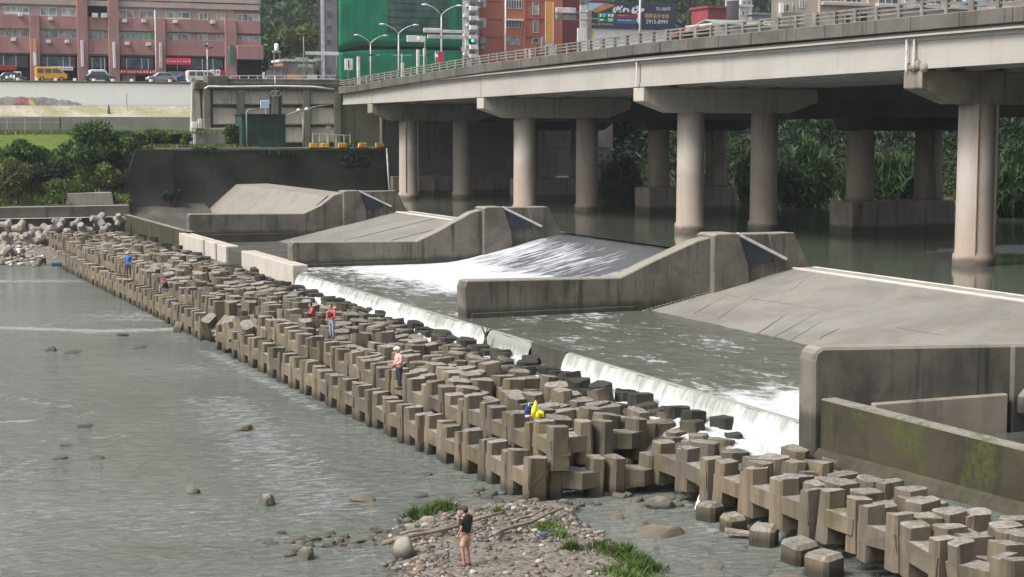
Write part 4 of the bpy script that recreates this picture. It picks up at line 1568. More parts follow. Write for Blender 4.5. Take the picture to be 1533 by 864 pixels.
strip(m, 56.56, 56.84, lambda y: gt(y) + .01, lambda y: gt(y) + .12, YS)
m.tube([(56.78, y_, gt(y_) + .20) for y_ in YS], .07, 6)
m.build('service_pipe', M['girder'], br)
# down pipes at the joints
m = MB()
for y_ in (78.3, 79.0):
    m.tube([(56.75, y_, gt(y_) - .1), (56.75, y_, gb(y_) - .1)], .06, 6)
m.tube([(56.7, 112.5, gt(112) - .05), (56.7, 112.5, gb(112))], .06, 6)
m.build('down_pipe', M['palesteel'], br)
piers = []
for (yc, mt) in ((78.6, 'stained'), (112.6, 'cap'), (145.0, 'cap'), (178.6, 'stained'), (44.8, 'cap')):
    pr_ = thing('pier', None, None, (64.5 - 64, yc - 110, 0 - 17))
    pr_.parent = br
    zc = gb(yc) - 0.08
    m = MB()
    m.prism([(56.9, zc), (56.9, zc - 1.0), (59.4, zc - 1.85), (69.6, zc - 1.85), (72.1, zc - 1.0), (72.1, zc)], 'y', yc - .85, yc + .85)
    m.build('cap', M[mt], pr_, bevel=.05)
    for xc in (61.4, 67.85):
        m = MB()
        zt_ = zc - 1.82
        m.lathe((xc, yc, 0), [(1.18, 3.2), (1.18, 5.3), (1.06, 5.5), (1.04, 9), (1.03, zt_)], 28)
        o = m.build('column', M['column'], pr_, smooth=True)
    if mt == 'stained':
        m = MB()
        m.tube([(60.78, yc - .92, 4.2), (60.78, yc - .92, zc - 1.9)], .06, 6)
        m.tube([(62.32, yc - .62, 4.2), (62.32, yc - .62, zc - 1.9)], .12, 6)
        m.build('drain_casing', M['column'], pr_)
m = MB()
for yc in (78.6,):
    m.lathe((57.2, yc - .2, gb(yc) - .06), [(.55, 0), (.5, .4), (.3, .62), (.05, .7)], 12)
    m.ball((56.9, yc - 1.1, gb(yc) + .05), .28, 8, 6)
    m.box(57.0, 58.0, yc - .6, yc + .6, gb(yc) - .10, gb(yc) + .35)
m.build('bearing_debris', M['stained'], br, True)

# older bridge close behind, standing on caissons
ob_ = thing('old_bridge', 'older dark bridge standing on square caissons close behind the road bridge', 'bridge', (78, 110, 10))
m = MB()
m.box(73.4, 83.5, 20, 188.8, 14.6, 16.6)
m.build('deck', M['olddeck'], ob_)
for x in (74.0, 77.5, 81):
    m = MB()
    m.box(x, x + .6, 20, 188.7, 13.4, 14.59)
    m.build('girder', M['olddeck'], ob_)
for yc in (74.0, 107.0, 140.0, 171.0):
    pr_ = thing('pier', None, None, (0, yc - 110, -10))
    pr_.parent = ob_
    m = MB()
    m.box(71.2, 80.6, yc - 1.5, yc + 1.5, 3.0, 7.1)
    m.build('caisson', M['oldpier'], pr_, bevel=.08)
    for xc in (72.9, 79.1):
        m = MB()
        m.lathe((xc, yc, 0), [(1.15, 7.05), (1.05, 7.6), (1.0, 12.5)], 20)
        m.build('column', M['oldpier'], pr_, smooth=True)
    m = MB()
    m.prism([(71.0, 13.38), (71.3, 12.4), (81.7, 12.4), (83.2, 13.38)], 'y', yc - .8, yc + .8)
    m.build('cap', M['olddeck'], pr_, bevel=.04)

# bank wall under the bridge
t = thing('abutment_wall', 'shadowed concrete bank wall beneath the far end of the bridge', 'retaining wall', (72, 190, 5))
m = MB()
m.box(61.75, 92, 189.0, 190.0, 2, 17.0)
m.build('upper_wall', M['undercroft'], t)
m = MB()
m.box(62.4, 91, 187.2, 188.99, 2, 7.0)
m.build('ledge', M['oldpier'], t, bevel=.05)
m = MB()
for x in np.arange(63.5, 78, 1.9):
    m.box(x, x + .35, 187.05, 187.19, 3, 6.6)
m.build('fender_post', M['oldpier'], t)
q = P(842, 274, y=186.9)
m = MB()
m.box(q.x - .85, q.x + .85, 186.95, 187.04, q.z - .85, q.z + .85)
sg = m.build('warning_board', M['white'])
put(sg, 'white board with red marks on the bank wall beneath the bridge', 'sign')
m = MB()
for (a, b_) in (((-.45, -.4), (.1, .45)), ((-.1, -.5), (.35, .5)), ((-.3, .3), (.5, .2)), ((.2, -.45), (.5, -.2))):
    m.bar((q.x + a[0], 186.93, q.z + a[1]), (q.x + b_[0], 186.93, q.z + b_[1]), .03, .13)
mk = m.build('red_marks', M['red'])
mk.parent = sg


# ---- things on the bridge and at its far end
def lamp(px, py_base, py_top, y, heads, label, arm=2.1, name='street_lamp'):
    b0 = P(px, py_base, y=y)
    zt_ = P(px, py_top, y=y).z
    t_ = thing(name, label, 'street lamp', (b0.x, y, b0.z), None)
    m_ = MB()
    m_.tube([(b0.x, y, b0.z - 1), (b0.x, y, (b0.z + zt_) / 2), (b0.x, y, zt_ - (.0 if heads == 0 else 1.0))], [.11, .09, .07], 8)
    m_.build('pole', M['palesteel'], t_, True)
    for s in ((-1, 1) if heads == 2 else ((1,) if heads == 1 else ())):
        m_ = MB()
        m_.tube([(b0.x, y, zt_ - 1.05), (b0.x + s * .3 * arm, y - .1, zt_ - .55), (b0.x + s * .65 * arm, y - .2, zt_ - .2), (b0.x + s * arm, y - .3, zt_)], [.07, .06, .05, .05], 6)
        m_.build('arm', M['palesteel'], t_, True)
        m_ = MB()
        m_.ball((b0.x + s * (arm + .25), y - .33, zt_ - .02), (.42, .17, .12), 8, 5)
        m_.build('lamp_head', M['palesteel'], t_, True)
    return t_


lamp(597, 122, 37, 192, 2, 'twin-armed street lamp at the far bridge end before the green netting, middle one', 1.85)
lamp(555, 124, 53, 214, 2, 'smaller twin-armed street lamp behind the white notice board', 1.75)
lamp(661, 100, 8, 172, 2, 'tallest twin-armed street lamp rising behind the gantry sign', 1.75)
lamp(757, 82, -30, 140, 0, 'bare pale mast in front of the orange-red building', name='mast')
lamp(958, 56, -30, 118, 0, 'pale lamp mast in front of the billboard', name='mast')
lamp(1155 + 6, 60, 40, 240, 0, 'short pole beside the beige building', name='mast')


def panel(name, label, cat, rect, y, mat, posts=(), base=None, back=None, group=None, th=.12):
    """sign board: rect in photo pixels, on posts that reach down to pixel row base"""
    a, b_ = P(rect[0], rect[1], y=y), P(rect[2], rect[3], y=y)
    t_ = thing(name, label, cat, ((a.x + b_.x) / 2, y, b_.z), group)
    m_ = MB()
    m_.box(a.x, b_.x, y - th / 2, y + th / 2, min(a.z, b_.z), max(a.z, b_.z))
    m_.build('board', M[mat], t_, bevel=.02)
    for px in posts:
        c = P(px, rect[3], y=y)
        e = P(px, base, y=y)
        m_ = MB()
        m_.tube([(c.x, y + th, max(a.z, b_.z)), (c.x, y + th, e.z)], .09, 8)
        m_.build('post', M['greypaint'], t_, True)
    return t_


t = panel('notice_board', 'white notice board on a post at the far bridge end', 'sign', (516, 88, 528, 105), 188, 'white', (522,), 122)
m = MB()
q = P(522, 96, y=187.9)
m.box(q.x - .07, q.x + .07, 187.90, 187.93, q.z - .45, q.z + .45)
m.build('dark_lettering', M['cargrey'], t)
t = panel('gantry_sign', 'grey back of a double gantry sign on a stout post over the bridge', 'sign', (634, 44, 694, 50), 168, 'palesteel', (697,), 100)
for r_ in ((634, 42, 660, 47), (640, 52, 696, 59)):
    a, b_ = P(r_[0], r_[1], y=168.3), P(r_[2], r_[3], y=168.3)
    m = MB()
    m.box(a.x, b_.x, 168.2, 168.4, b_.z, a.z)
    m.build('beam', M['palesteel'], t, bevel=.03)
panel('direction_sign', 'small white double sign with a round disc beside the gantry', 'sign', (609, 53, 627, 63), 169, 'white', (637,), 101)
q = P(631, 58.5, y=168.9)
m = MB()
m.tube([(q.x, 168.8, q.z), (q.x, 168.95, q.z)], .35, 16)
put(m.build('round_sign', M['white']), 'round white disc sign beside the small white double sign', 'sign')
panel('hanging_banner', 'red-pink vertical banner with white lettering under the tall lamp', 'banner', (655, 77, 664, 96), 171, 'banner', (653,), 100)
t = panel('signal_arm', 'green road signs and a row of signals on a cross arm over the road', 'traffic signal', (568, 80, 588, 87), 205, 'roadgreen', (602,), 122)
for r_, mt in (((549, 81, 562, 84), 'cargrey'), ((615, 80, 628, 87), 'greensign'), ((636, 81, 653, 85), 'cargrey')):
    a, b_ = P(r_[0], r_[1], y=205), P(r_[2], r_[3], y=205)
    m = MB()
    m.box(a.x, b_.x, 204.9, 205.1, b_.z, a.z)
    m.build('signal_head', M[mt], t)
a, b_ = P(549, 82.5, y=205.15), P(653, 83, y=205.15)
m = MB()
m.tube([a, b_], .07, 6)
m.build('cross_arm', M['steel'], t)
glow = NT('signal_green_light')
glow.set((0.05, 0.8, 0.4), 0.4)
glow.bsdf.inputs['Emission Color'].default_value = (0.05, 1.0, 0.5, 1)
glow.bsdf.inputs['Emission Strength'].default_value = 1.2
q = P(653, 83.5, y=204.8)
m = MB()
m.ball((q.x, 204.8, q.z), .2, 8, 6)
m.build('green_light', glow.mat, t, True)
t = panel('traffic_signal', 'dark traffic signal with a bluish-green light before the white flats', 'traffic signal', (702, 58, 711, 66), 160, 'black', (698,), 96)
q = P(708, 61, y=159.8)
m = MB()
m.ball((q.x, 159.85, q.z), .16, 8, 6)
m.build('green_light', glow.mat, t, True)
t = panel('gantry_sign', 'grey back of a gantry sign on a thick post beside the billboard', 'sign', (832, 11, 862, 20), 130, 'palesteel', (), 0)
for r_ in ((832, 22, 862, 29), (836, 17, 880, 20), (836, 28, 880, 31)):
    a, b_ = P(r_[0], r_[1], y=130.2), P(r_[2], r_[3], y=130.2)
    m = MB()
    m.box(a.x, b_.x, 130.1, 130.25, b_.z, a.z)
    m.build('beam', M['greypaint'], t, bevel=.02)
a, b_ = P(881, 15, y=130.3), P(881, 72, y=130.3)
m = MB()
m.box(a.x - .22, a.x + .22, 130.1, 130.5, b_.z - .4, a.z)
m.build('post', M['greypaint'], t, bevel=.03)
t = panel('road_sign', 'green road sign with white lettering in front of the billboard', 'sign', (896, 19, 921, 34), 128, 'roadgreen', (), 0)
q0, q1 = P(896, 19, y=127.9), P(921, 34, y=127.9)
m = MB()
for (u_, v_, w_, h_) in ((.1, .12, .1, .3), (.28, .14, .16, .1), (.28, .3, .12, .1), (.58, .12, .12, .25), (.76, .1, .14, .3), (.1, .66, .22, .16), (.58, .58, .3, .1), (.6, .76, .24, .1)):
    X, Z = q0.x + u_ * (q1.x - q0.x), q0.z + v_ * (q1.z - q0.z)
    m.box(X, X + w_ * (q1.x - q0.x), 127.9, 127.93, Z + h_ * (q1.z - q0.z), Z)
m.build('white_lettering', M['white'], t)
a = P(881, 27, y=128.2)
m = MB()
m.bar((a.x, 128.2, a.z), ((q0.x + q1.x) / 2, 128.2, a.z - .1), .1)
m.build('arm', M['greypaint'], t)
for i, (px, py, h_, lb) in enumerate(((603, 120, 26, 'grey utility post at the start of the bridge railing'), (537, 122, 37, 'plain grey square post near the white notice board'), (954 - 318, 104, 32, 'slim post behind the bridge railing beside the pink banner'), (626, 104, 30, 'slim grey post behind the far railing beside the green sign'))):
    a = P(px, py, y=186)
    m = MB()
    m.box(a.x - .16, a.x + .16, 185.9, 186.2, a.z - .5, a.z + h_ / FOC * 192)
    put(m.build('post', M['palesteel'], bevel=.02), lb, 'post')


# ---- vehicles seen over railings
def car(name, c, L, W, H, mat, label, rz=0, van=False, cat='car'):
    t_ = thing(name, label, cat, c, None, rz)
    m_ = MB()
    if van:
        body = [(-L / 2, .30), (-L / 2 + .02, H * .92), (-L / 2 + .25, H), (L * .20, H), (L * .27, H * .96), (L * .43, H * .55), (L / 2 - .02, H * .48), (L / 2, .30)]
        glassr = [[(-L * .44, H * .56), (-L * .44, H * .86), (-L * .25, H * .86), (-L * .25, H * .56)], [(-L * .21, H * .56), (-L * .21, H * .86), (.0, H * .86), (.0, H * .56)], [(L * .04, H * .56), (L * .04, H * .86), (L * .22, H * .86), (L * .36, H * .56)]]
    else:
        body = [(-L / 2, .28), (-L / 2, H * .56), (-L * .42, H * .64), (-L * .30, H * .95), (-L * .22, H), (L * .06, H), (L * .12, H * .96), (L * .27, H * .64), (L * .46, H * .54), (L / 2, H * .42), (L / 2, .28)]
        glassr = [[(-L * .34, H * .66), (-L * .27, H * .92), (-L * .06, H * .92), (-L * .06, H * .66)], [(-L * .03, H * .66), (-L * .03, H * .92), (L * .08, H * .92), (L * .21, H * .66)]]
    m_.prism(body, 'y', -W / 2, W / 2)
    m_.build('body', mat, t_, bevel=.06, local=True)
    for g in glassr:
        m_ = MB()
        m_.prism(g, 'y', -W / 2 - .012, W / 2 + .012)
        m_.build('window', M['darkglass'], t_, local=True)
    for sx in (-.31, .31):
        for sy in (-1, 1):
            m_ = MB()
            m_.tube([(sx * L, sy * (W / 2 - .2), .31), (sx * L, sy * (W / 2 + .015), .31)], .31, 14)
            w_ = m_.build('wheel', M['black'], t_, local=True)
            m_ = MB()
            m_.tube([(sx * L, sy * (W / 2 + .005), .31), (sx * L, sy * (W / 2 + .03), .31)], .18, 10)
            m_.build('rim', M['steel'], w_, local=True)
    for sy in (-1, 1):
        m_ = MB()
        m_.box(L / 2 - .08, L / 2 + .01, sy * W * .36 - .16, sy * W * .36 + .16, H * .36, H * .45)
        m_.build('headlight', M['white'], t_, local=True)
        m_ = MB()
        m_.box(-L / 2 - .01, -L / 2 + .06, sy * W * .38 - .12, sy * W * .38 + .12, H * .42, H * .54)
        m_.build('tail_light', M['red'], t_, local=True)
    return t_


def person_marker():
    pass
# ---------------------------------------------------------------- left bank: walls, shed, rails, plants
def rectbox(mb, px0, py0, px1, py1, y, th, pxm=None):
    a, b_ = P(px0, py0, y=y), P(px1, py1, y=y)
    mb.box(min(a.x, b_.x), max(a.x, b_.x), y, y + th, min(a.z, b_.z), max(a.z, b_.z))


t = thing('retaining_wall', 'tall soot-black retaining wall on the left bank', 'retaining wall', (46, 188, 3))
m = MB()
m.prism([(187.2, 1.0), (188.3, 10.1), (189.2, 10.1), (189.2, 1.0)], 'x', 31.9, 61.7)
m.build('wall_face', M['darkwall'], t)
m = MB()
m.box(31.8, 61.75, 188.15, 189.3, 10.09, 10.42)
m.build('coping', M['parapet'], t, bevel=.04)
m = MB()
m.prism([(29.9, 1.0), (30.6, 4.8), (32.4, 10.3), (36.6, 10.3), (36.6, 1.0)], 'y', 186.6, 187.6)
m.build('wing', M['darkwall'], t, bevel=.05)
for i, px in enumerate((470, 487, 513, 543, 569)):
    a, b_ = P(px - 6, 223, y=188), P(px + 6, 230, y=188)
    m = MB()
    m.box(a.x, b_.x, 187.9, 188.35, 10.43, 10.95)
    put(m.build('kerb_block', M['kerbyellow'], bevel=.04), 'worn yellow kerb block on top of the black retaining wall', 'kerb block', 'yellow kerb blocks on the retaining wall')
a = P(574, 262, y=187)
m = MB()
m.tube([(a.x + .4, 186.9, 10.3), (a.x + .7, 186.7, 4.0)], .10, 8)
put(m.build('drain_pipe', M['palesteel'], smooth=True), 'pale drain pipe down the end of the black retaining wall', 'pipe')
m = MB()
m.box(-120, 31.0, 182.9, 184.4, 1.5, 4.35)
put(m.build('river_wall', M['parapet'], bevel=.05), 'low dark wall along the path under the tree bank', 'river wall')
a, b_ = P(97, 305, y=184.8), P(170, 305, y=184.8)
m = MB()
m.prism([(a.x, 4.1), (a.x + .3, 5.65), (b_.x - .2, 5.7), (b_.x, 4.1)], 'y', 184.5, 186.2)
put(m.build('revetment_panel', M['greywall'], bevel=.04), 'pale sloping concrete panel set in the weedy bank', 'revetment')

# green shed with its pipe
a, b_ = P(362, 172, y=191), P(428, 222, y=191)
t = thing('shed', 'dark green sheet-metal shed standing on the bank terrace', 'shed', ((a.x + b_.x) / 2, 192.5, 10.3))
m = MB()
m.box(a.x, b_.x, 191, 194.5, 10.35, a.z)
m.build('wall', M['shed'], t, bevel=.03)
m = MB()
m.box(a.x - .12, b_.x + .12, 190.85, 194.7, a.z + .003, a.z + .12)
m.build('roof', M['shed'], t)
q = P(369, 166, y=190.7)
m = MB()
m.tube([(q.x, 190.7, 10.4), (q.x, 190.7, q.z - .2), (q.x + .15, 190.7, q.z + .05), (q.x + .5, 190.7, q.z + .15), (q.x + 1.5, 190.9, q.z + .2)], .09, 8)
m.build('vent_pipe', M['roofgreen'], t, True)
a = P(396, 156, y=194.9)
t = thing('sign_box', 'pale blue square box on a short post above the green shed', 'sign', (a.x, 194.9, a.z))
m = MB()
m.box(a.x - .5, a.x + .55, 194.8, 195.0, a.z - .5, a.z + .45)
m.build('panel', M['skybluebox'], t, bevel=.03)
m = MB()
m.tube([(a.x + .2, 195.1, a.z), (a.x + .2, 195.1, 10.4)], .07, 8)
m.build('post', M['palesteel'], t)

# embankment with recessed panels under the street corner
t = thing('embankment_wall', 'concrete embankment wall of pale panels in dark frames below the street corner', 'retaining wall', (52, 205, 10))
a, b_ = P(296, 116, y=205), P(506, 220, y=205)
m = MB()
m.box(a.x, b_.x, 205.2, 206.2, 9.5, 18.3)
m.build('frame', M['embank_dark'], t)
m = MB()
m.prism([(203.9, 18.3), (204.3, 17.4), (206.2, 17.4), (206.2, 18.3)], 'x', a.x - .6, b_.x + .3)
m.build('ledge', M['embank_dark'], t, bevel=.05)
for px0, px1 in ((317, 355), (363, 404), (420, 453), (463, 501)):
    for (r0, r1) in ((133, 157), (161, 187), (190, 214)):
        p0, p1 = P(px0, r0, y=205), P(px1, r1, y=205)
        h_ = p0.z - p1.z
        m = MB()      # pillow-faced panel, bulging towards its lower edge
        prof = [(205.19, p0.z), (204.92, p0.z - .03), (204.78, p0.z - .12 * h_), (204.5, p0.z - .80 * h_), (204.42, p0.z - .93 * h_), (204.5, p1.z), (205.19, p1.z)]
        m.prism(prof, 'x', p0.x, p1.x)
        m.build('panel', M['embank'], t, bevel=.10)
for px in (309, 359, 411, 458, 504):
    q = P(px, 150, y=204.6)
    m = MB()
    m.box(q.x - .42, q.x + .42, 204.15, 205.19, 9.6, 17.4)
    m.build('rib', M['embank_dark'], t, bevel=.04)
m = MB()
q = P(292, 140, y=205)
m.prism([(q.x - .6, 10), (q.x + .8, 10), (q.x + .5, 18.2), (q.x - .3, 18.2)], 'y', 204.9, 206)
m.build('end_column', M['embank'], t)
m = MB()
a1, b1 = P(305, 186, y=203), P(338, 206, y=203)
m.box(a1.x - 1, b1.x, 203, 204.6, 9.8, P(300, 192, y=203).z)
m.build('plinth', M['greywall'], t, bevel=.05)
m = MB()
a, b_ = P(505, 140, y=205.6), P(582, 220, y=205.6)
m.box(a.x + .1, 72, 205.5, 206.4, 9, 17.0)
put(m.build('abutment', M['greywall']), 'plain grey bridge abutment wall right of the panelled embankment', 'abutment')
m = MB()
a, b_ = P(310, 113, y=203.8), P(341, 127, y=203.8)
m.box(a.x, b_.x, 203.6, 206, 17.9, a.z)
put(m.build('gate_post', M['parapet'], bevel=.06), 'square grey concrete block at the street corner beside the railing', 'concrete block')
m = MB()
a, b_ = P(342, 124, y=204), P(515, 131, y=204)
m.box(a.x, b_.x, 204, 204.5, 17.8, 18.75)
put(m.build('parapet_wall', M['parapet'], bevel=.03), 'dark concrete parapet on top of the panelled embankment', 'parapet')
t = thing('guard_rail', 'pale steel guard rail along the street corner above the embankment', 'railing', (52, 204.2, 18.7))
m = MB()
for rz_ in (113.5, 118.5, 122.5):
    p0, p1 = P(344, rz_, y=204.2), P(503, rz_ - .5, y=204.2)
    m.bar(p0, p1, .10)
m.build('rail', M['palesteel'], t)
for px in np.arange(345, 504, 13.5):
    p0 = P(px, 113, y=204.2)
    m = MB()
    m.box(p0.x - .06, p0.x + .06, 204.15, 204.25, 18.7, p0.z)
    m.build('post', M['palesteel'], t)
m = MB()
pts = [P(px, py, y=203.5) for px, py in ((306, 133), (312, 129.5), (345, 130), (420, 129), (470, 130), (500, 134))]
m.tube(pts, .12, 8)
put(m.build('service_pipe', M['palesteel'], smooth=True), 'pale service pipe running under the street corner ledge', 'pipe')
m = MB()
for px in (409, 416):
    q = P(px, 140, y=203.6)
    ring = [(q.x + .34 * math.cos(a_), 203.6, q.z + .34 * math.sin(a_)) for a_ in np.linspace(0, 6.283, 13)]
    m.tube(ring, .06, 6, cap=False)
q = P(412, 128, y=203.6)
m.tube([(q.x, 203.6, q.z + 1.2), (q.x, 203.6, q.z - .8)], .07, 6)
put(m.build('cable_coil', M['steel'], smooth=True), 'coils of cable hanging from a bracket on the embankment', 'cable coil')
t = thing('floodlight', 'pair of small white floodlights on an arm before the embankment', 'floodlight', P(452, 165, y=198))
for px, py in ((447, 165), (459, 163.5)):
    q = P(px, py, y=198)
    m = MB()
    m.ball(q, (.26, .2, .2), 10, 6)
    m.build('lamp', M['white'], t, True)
m = MB()
m.tube([P(428, 173, y=198.2), P(447, 166, y=198.2), P(459, 164.5, y=198.2), P(470, 160, y=198.2), P(498, 156, y=200)], .08, 6)
m.build('arm', M['greypaint'], t, True)
m = MB()
q = P(454, 172, y=198.3)
m.tube([(q.x, 198.3, 10.2), (q.x, 198.3, q.z + .6)], .13, 8)
m.build('pole', M['greypaint'], t, True)
q = P(492, 193, y=199)
t = thing('round_sign', 'round grey sign on a thin post before the embankment', 'sign', (q.x, 199, 10.3))
m = MB()
m.tube([(q.x, 199, q.z), (q.x, 199.06, q.z)], .42, 18)
m.build('disc', M['greypaint'], t)
m = MB()
m.tube([(q.x, 199.12, q.z), (q.x, 199.12, 10.3)], .05, 6)
m.build('post', M['greypaint'], t)
t = thing('handrail', 'thin pale handrail on the terrace before the embankment', 'railing', (60, 200, 10.3))
m = MB()
m.bar(P(467, 200, y=200), P(525, 203, y=200), .10)
m.build('rail', M['palesteel'], t)
for px in (468, 478, 490, 503, 515, 524):
    q = P(px, 201, y=200)
    m = MB()
    m.box(q.x - .05, q.x + .05, 199.95, 200.05, 10.3, q.z)
    m.build('post', M['palesteel'], t)
for px, py, w_, h_, lb in ((291, 187, 8, 9, 'white square meter box on the wall corner'), (299.5, 185, 6, 14, 'tall narrow meter box beside the white one')):
    a = P(px, py, y=202.8)
    s = 205 / FOC
    m = MB()
    m.box(a.x - w_ * s / 2, a.x + w_ * s / 2, 202.6, 202.95, a.z - h_ * s / 2, a.z + h_ * s / 2)
    put(m.build('meter_box', M['white' if px < 295 else 'palesteel'], bevel=.03), lb, 'meter box')
m = MB()
q = P(290, 198, y=203)
m.tube([(q.x, 203, q.z + .5), (q.x, 203, 9.8)], .08, 6)
put(m.build('conduit', M['palesteel']), 'thin conduit below the white meter box', 'pipe')

# white street wall, lower grey wall, fence
t = thing('street_wall', 'long whitewashed retaining wall below the street on the left bank', 'retaining wall', (20, 235, 15))
m = MB()
m.box(-120, 48.7, 235.2, 236.1, 12, 18.85)
m.build('wall_face', M['whitewall'], t)
m = MB()
m.box(-120, 48.9, 235.1, 236.2, 18.853, 19.12)
m.build('coping', M['parapet'], t, bevel=.03)
m = MB()
m.box(48.7, 49.6, 234.8, 236.3, 10, 19.5)
m.build('end_pier', M['greywall'], t, bevel=.03)
t2 = thing('mural', 'faded low mural band along the foot of the white street wall', 'mural', (28, 235.1, 16))
cols = [(0.42, 0.41, 0.40), (0.40, 0.38, 0.36), (0.45, 0.22, 0.20), (0.60, 0.52, 0.30), (0.40, 0.37, 0.39), (0.38, 0.36, 0.36), (0.46, 0.45, 0.43), (0.42, 0.40, 0.38), (0.44, 0.44, 0.42)]
edges = [(-14, 147.5), (1, 146.5), (22, 146), (43, 146.8), (52, 146.5), (74, 147), (88, 150.5), (100, 150), (108, 153), (122, 155.5)]
for i, c_ in enumerate(cols):
    a, b_ = P(edges[i][0], edges[i][1], y=235.1), P(edges[i + 1][0], edges[i + 1][1], y=235.1)
    m = MB()
    m.prism([(a.x, 15.6), (b_.x, 15.6), (b_.x, b_.z), ((a.x + b_.x) / 2, (a.z + b_.z) / 2 + .15), (a.x, a.z)], 'y', 235.15, 235.197)
    m.build('mural_panel', plain('mural_paint_%d' % i, c_, 0.8, 0.3, 1.2), t2)
q = P(190, 160, y=233.8)
m = MB()
m.tube([(q.x, 233.8, 14.5), (q.x, 233.8, P(190, 140, y=233.8).z)], .06, 6)
put(m.build('thin_pole', M['greypaint']), 'thin bare pole before the white street wall', 'pole')
m = MB()
m.box(-120, 49, 230.6, 231.39, 10, 14.22)
put(m.build('lower_wall', M['greywall'], bevel=.03), 'low grey wall below the verge on the left bank', 'retaining wall')
t = thing('fence', 'grey pipe fence at the foot of the low grey wall', 'fence', (23, 229, 12))
m = MB()
for rz_ in (176.5, 183):
    m.bar(P(-30, rz_, y=229), P(90, rz_, y=229), .09)
m.build('rail', M['steel'], t)
for px in (-14, 10, 37, 60, 90):
    q = P(px, 176, y=229)
    m = MB()
    m.box(q.x - .07, q.x + .07, 228.95, 229.05, 12.1, q.z + .05)
    m.build('post', M['steel' if px < 85 else 'black'], t)
m = MB()
q = P(163, 172, y=233)
m.lathe((q.x, 233, 14.45), [(.22, 0), (.20, .5), (.1, 1.2), (.04, 1.5)], 8)
put(m.build('traffic_cone', M['cargrey'], smooth=True), 'dark cone-shaped bollard on the verge path', 'bollard')
# street edge guard posts
for i, px in enumerate(np.arange(-2, 290, 28.4)):
    q = P(px, 124, y=236)
    m = MB()
    m.box(q.x - .2, q.x + .2, 235.5, 235.9, 19.1, 19.45)
    put(m.build('guard_post', M['white'], bevel=.04), 'short white guard post on the street wall coping', 'guard post', 'white guard posts on the street wall')


# ---------------------------------------------------------------- plants
def crown_points(blobs, n, shell=0.55):
    """points through several clumps, denser towards each clump's outside"""
    out = []
    w = np.array([b[3] * b[4] * b[5] for b in blobs]) ** (2 / 3)
    w = w / w.sum()
    for b, k in zip(blobs, (w * n).astype(int)):
        d = rng.normal(size=(k, 3))
        d /= np.linalg.norm(d, axis=1)[:, None]
        r_ = (shell + (1 - shell) * rng.random(k) ** 0.6)[:, None] * (0.85 + 0.35 * rng.random((k, 1)))
        out.append(np.array(b[:3]) + d * r_ * np.array(b[3:6]))
    return np.concatenate(out)


def blobs_for(c, rad, n, br=0.42, seed=0):
    rs = random.Random(seed)
    o_ = []
    for i in range(n):
        d = Vector((rs.gauss(0, 1), rs.gauss(0, 1), rs.gauss(0, .8)))
        d.normalize()
        q = rs.uniform(.35, .85)
        f_ = rs.uniform(.65, 1.25) * br
        o_.append((c[0] + d.x * rad[0] * q, c[1] + d.y * rad[1] * q, c[2] + d.z * rad[2] * q, rad[0] * f_, rad[1] * f_, rad[2] * f_ * .85))
    return o_


def tree(name, label, base, c, rad, nblob, nleaf, leaf, mat, cat='tree', group=None, seed=0, stretch=1.2, trunk=True, br_=0.42):
    t_ = thing(name, label, cat, base, group)
    bl = blobs_for(c, rad, nblob, br_, seed)
    if trunk:
        m_ = MB()
        top = Vector((c[0], c[1], c[2]))
        b0 = Vector(base)
        r0 = max(.08, .055 * (c[2] - base[2] + rad[2]))
        m_.tube([b0 - Vector((0, 0, .5)), b0.lerp(top, .4) + Vector((.1, 0, 0)), b0.lerp(top, .8), top], [r0, r0 * .75, r0 * .5, r0 * .25], 8)
        for b in bl[:8]:
            s_ = b0.lerp(top, random.Random(seed + int(b[0] * 10)).uniform(.35, .8))
            e_ = Vector(b[:3])
            m_.tube([s_, s_.lerp(e_, .5) + Vector((0, 0, .15)), e_], [r0 * .38, r0 * .25, r0 * .08], 6)
        m_.build('trunk', M['bark'], t_, True)
    leaves_np(crown_points(bl, nleaf), leaf, stretch, 0.2, 'crown', M[mat], t_, origin=base)
    return t_


def bank_pt(px, py, y):
    return P(px, py, y=y)


def bush(px0, py0, px1, py1, y, label, mat, n, leaf, name='bush', cat='bush', group=None, nb=10, trunk=True, depth=None, seed=1, **kw):
    a, b_ = P(px0, py0, y=y), P(px1, py1, y=y)
    c = ((a.x + b_.x) / 2, y, (a.z + b_.z) / 2)
    rx, rz_ = abs(b_.x - a.x) / 2, abs(a.z - b_.z) / 2
    return tree(name, label, (c[0], y, c[2] - rz_ * .95), c, (rx, depth or rx * .8, rz_), nb, n, leaf, mat, cat, group, seed, trunk=trunk, **kw)


bush(90, 178, 205, 250, 190, 'large spreading dark green tree on the left bank', 'leaf', 9000, .20, 'bank_tree', 'tree', nb=22, seed=3)
bush(0, 205, 75, 262, 189, 'dark green bushy tree beside the large spreading tree', 'leaf', 5000, .18, 'bank_tree', 'tree', nb=14, seed=4)
bush(40, 235, 110, 288, 187.5, 'dark shrub low on the left bank slope, below the bushy tree', 'leaf_dark', 3500, .17, 'shrub', 'shrub', nb=12, seed=5)
bush(130, 240, 190, 292, 187.5, 'mixed green shrub beside the black wall end', 'leaf_bank', 2600, .17, 'shrub', 'shrub', nb=12, seed=6)
bush(-40, 240, 20, 292, 188, 'shrub at the left edge of the bank slope', 'leaf_bank', 2600, .17, 'shrub', 'shrub', nb=12, seed=16)
bush(190, 195, 228, 222, 191, 'small dark shrub between the spreading tree and the yellowish shrubs', 'leaf_bank', 1400, .16, 'shrub', 'shrub', nb=8, seed=7)
bush(215, 186, 238, 215, 196, 'yellowish-green spiky shrub on the bank lawn', 'leaf_light', 900, .17, 'shrub', 'shrub', nb=7, seed=8)
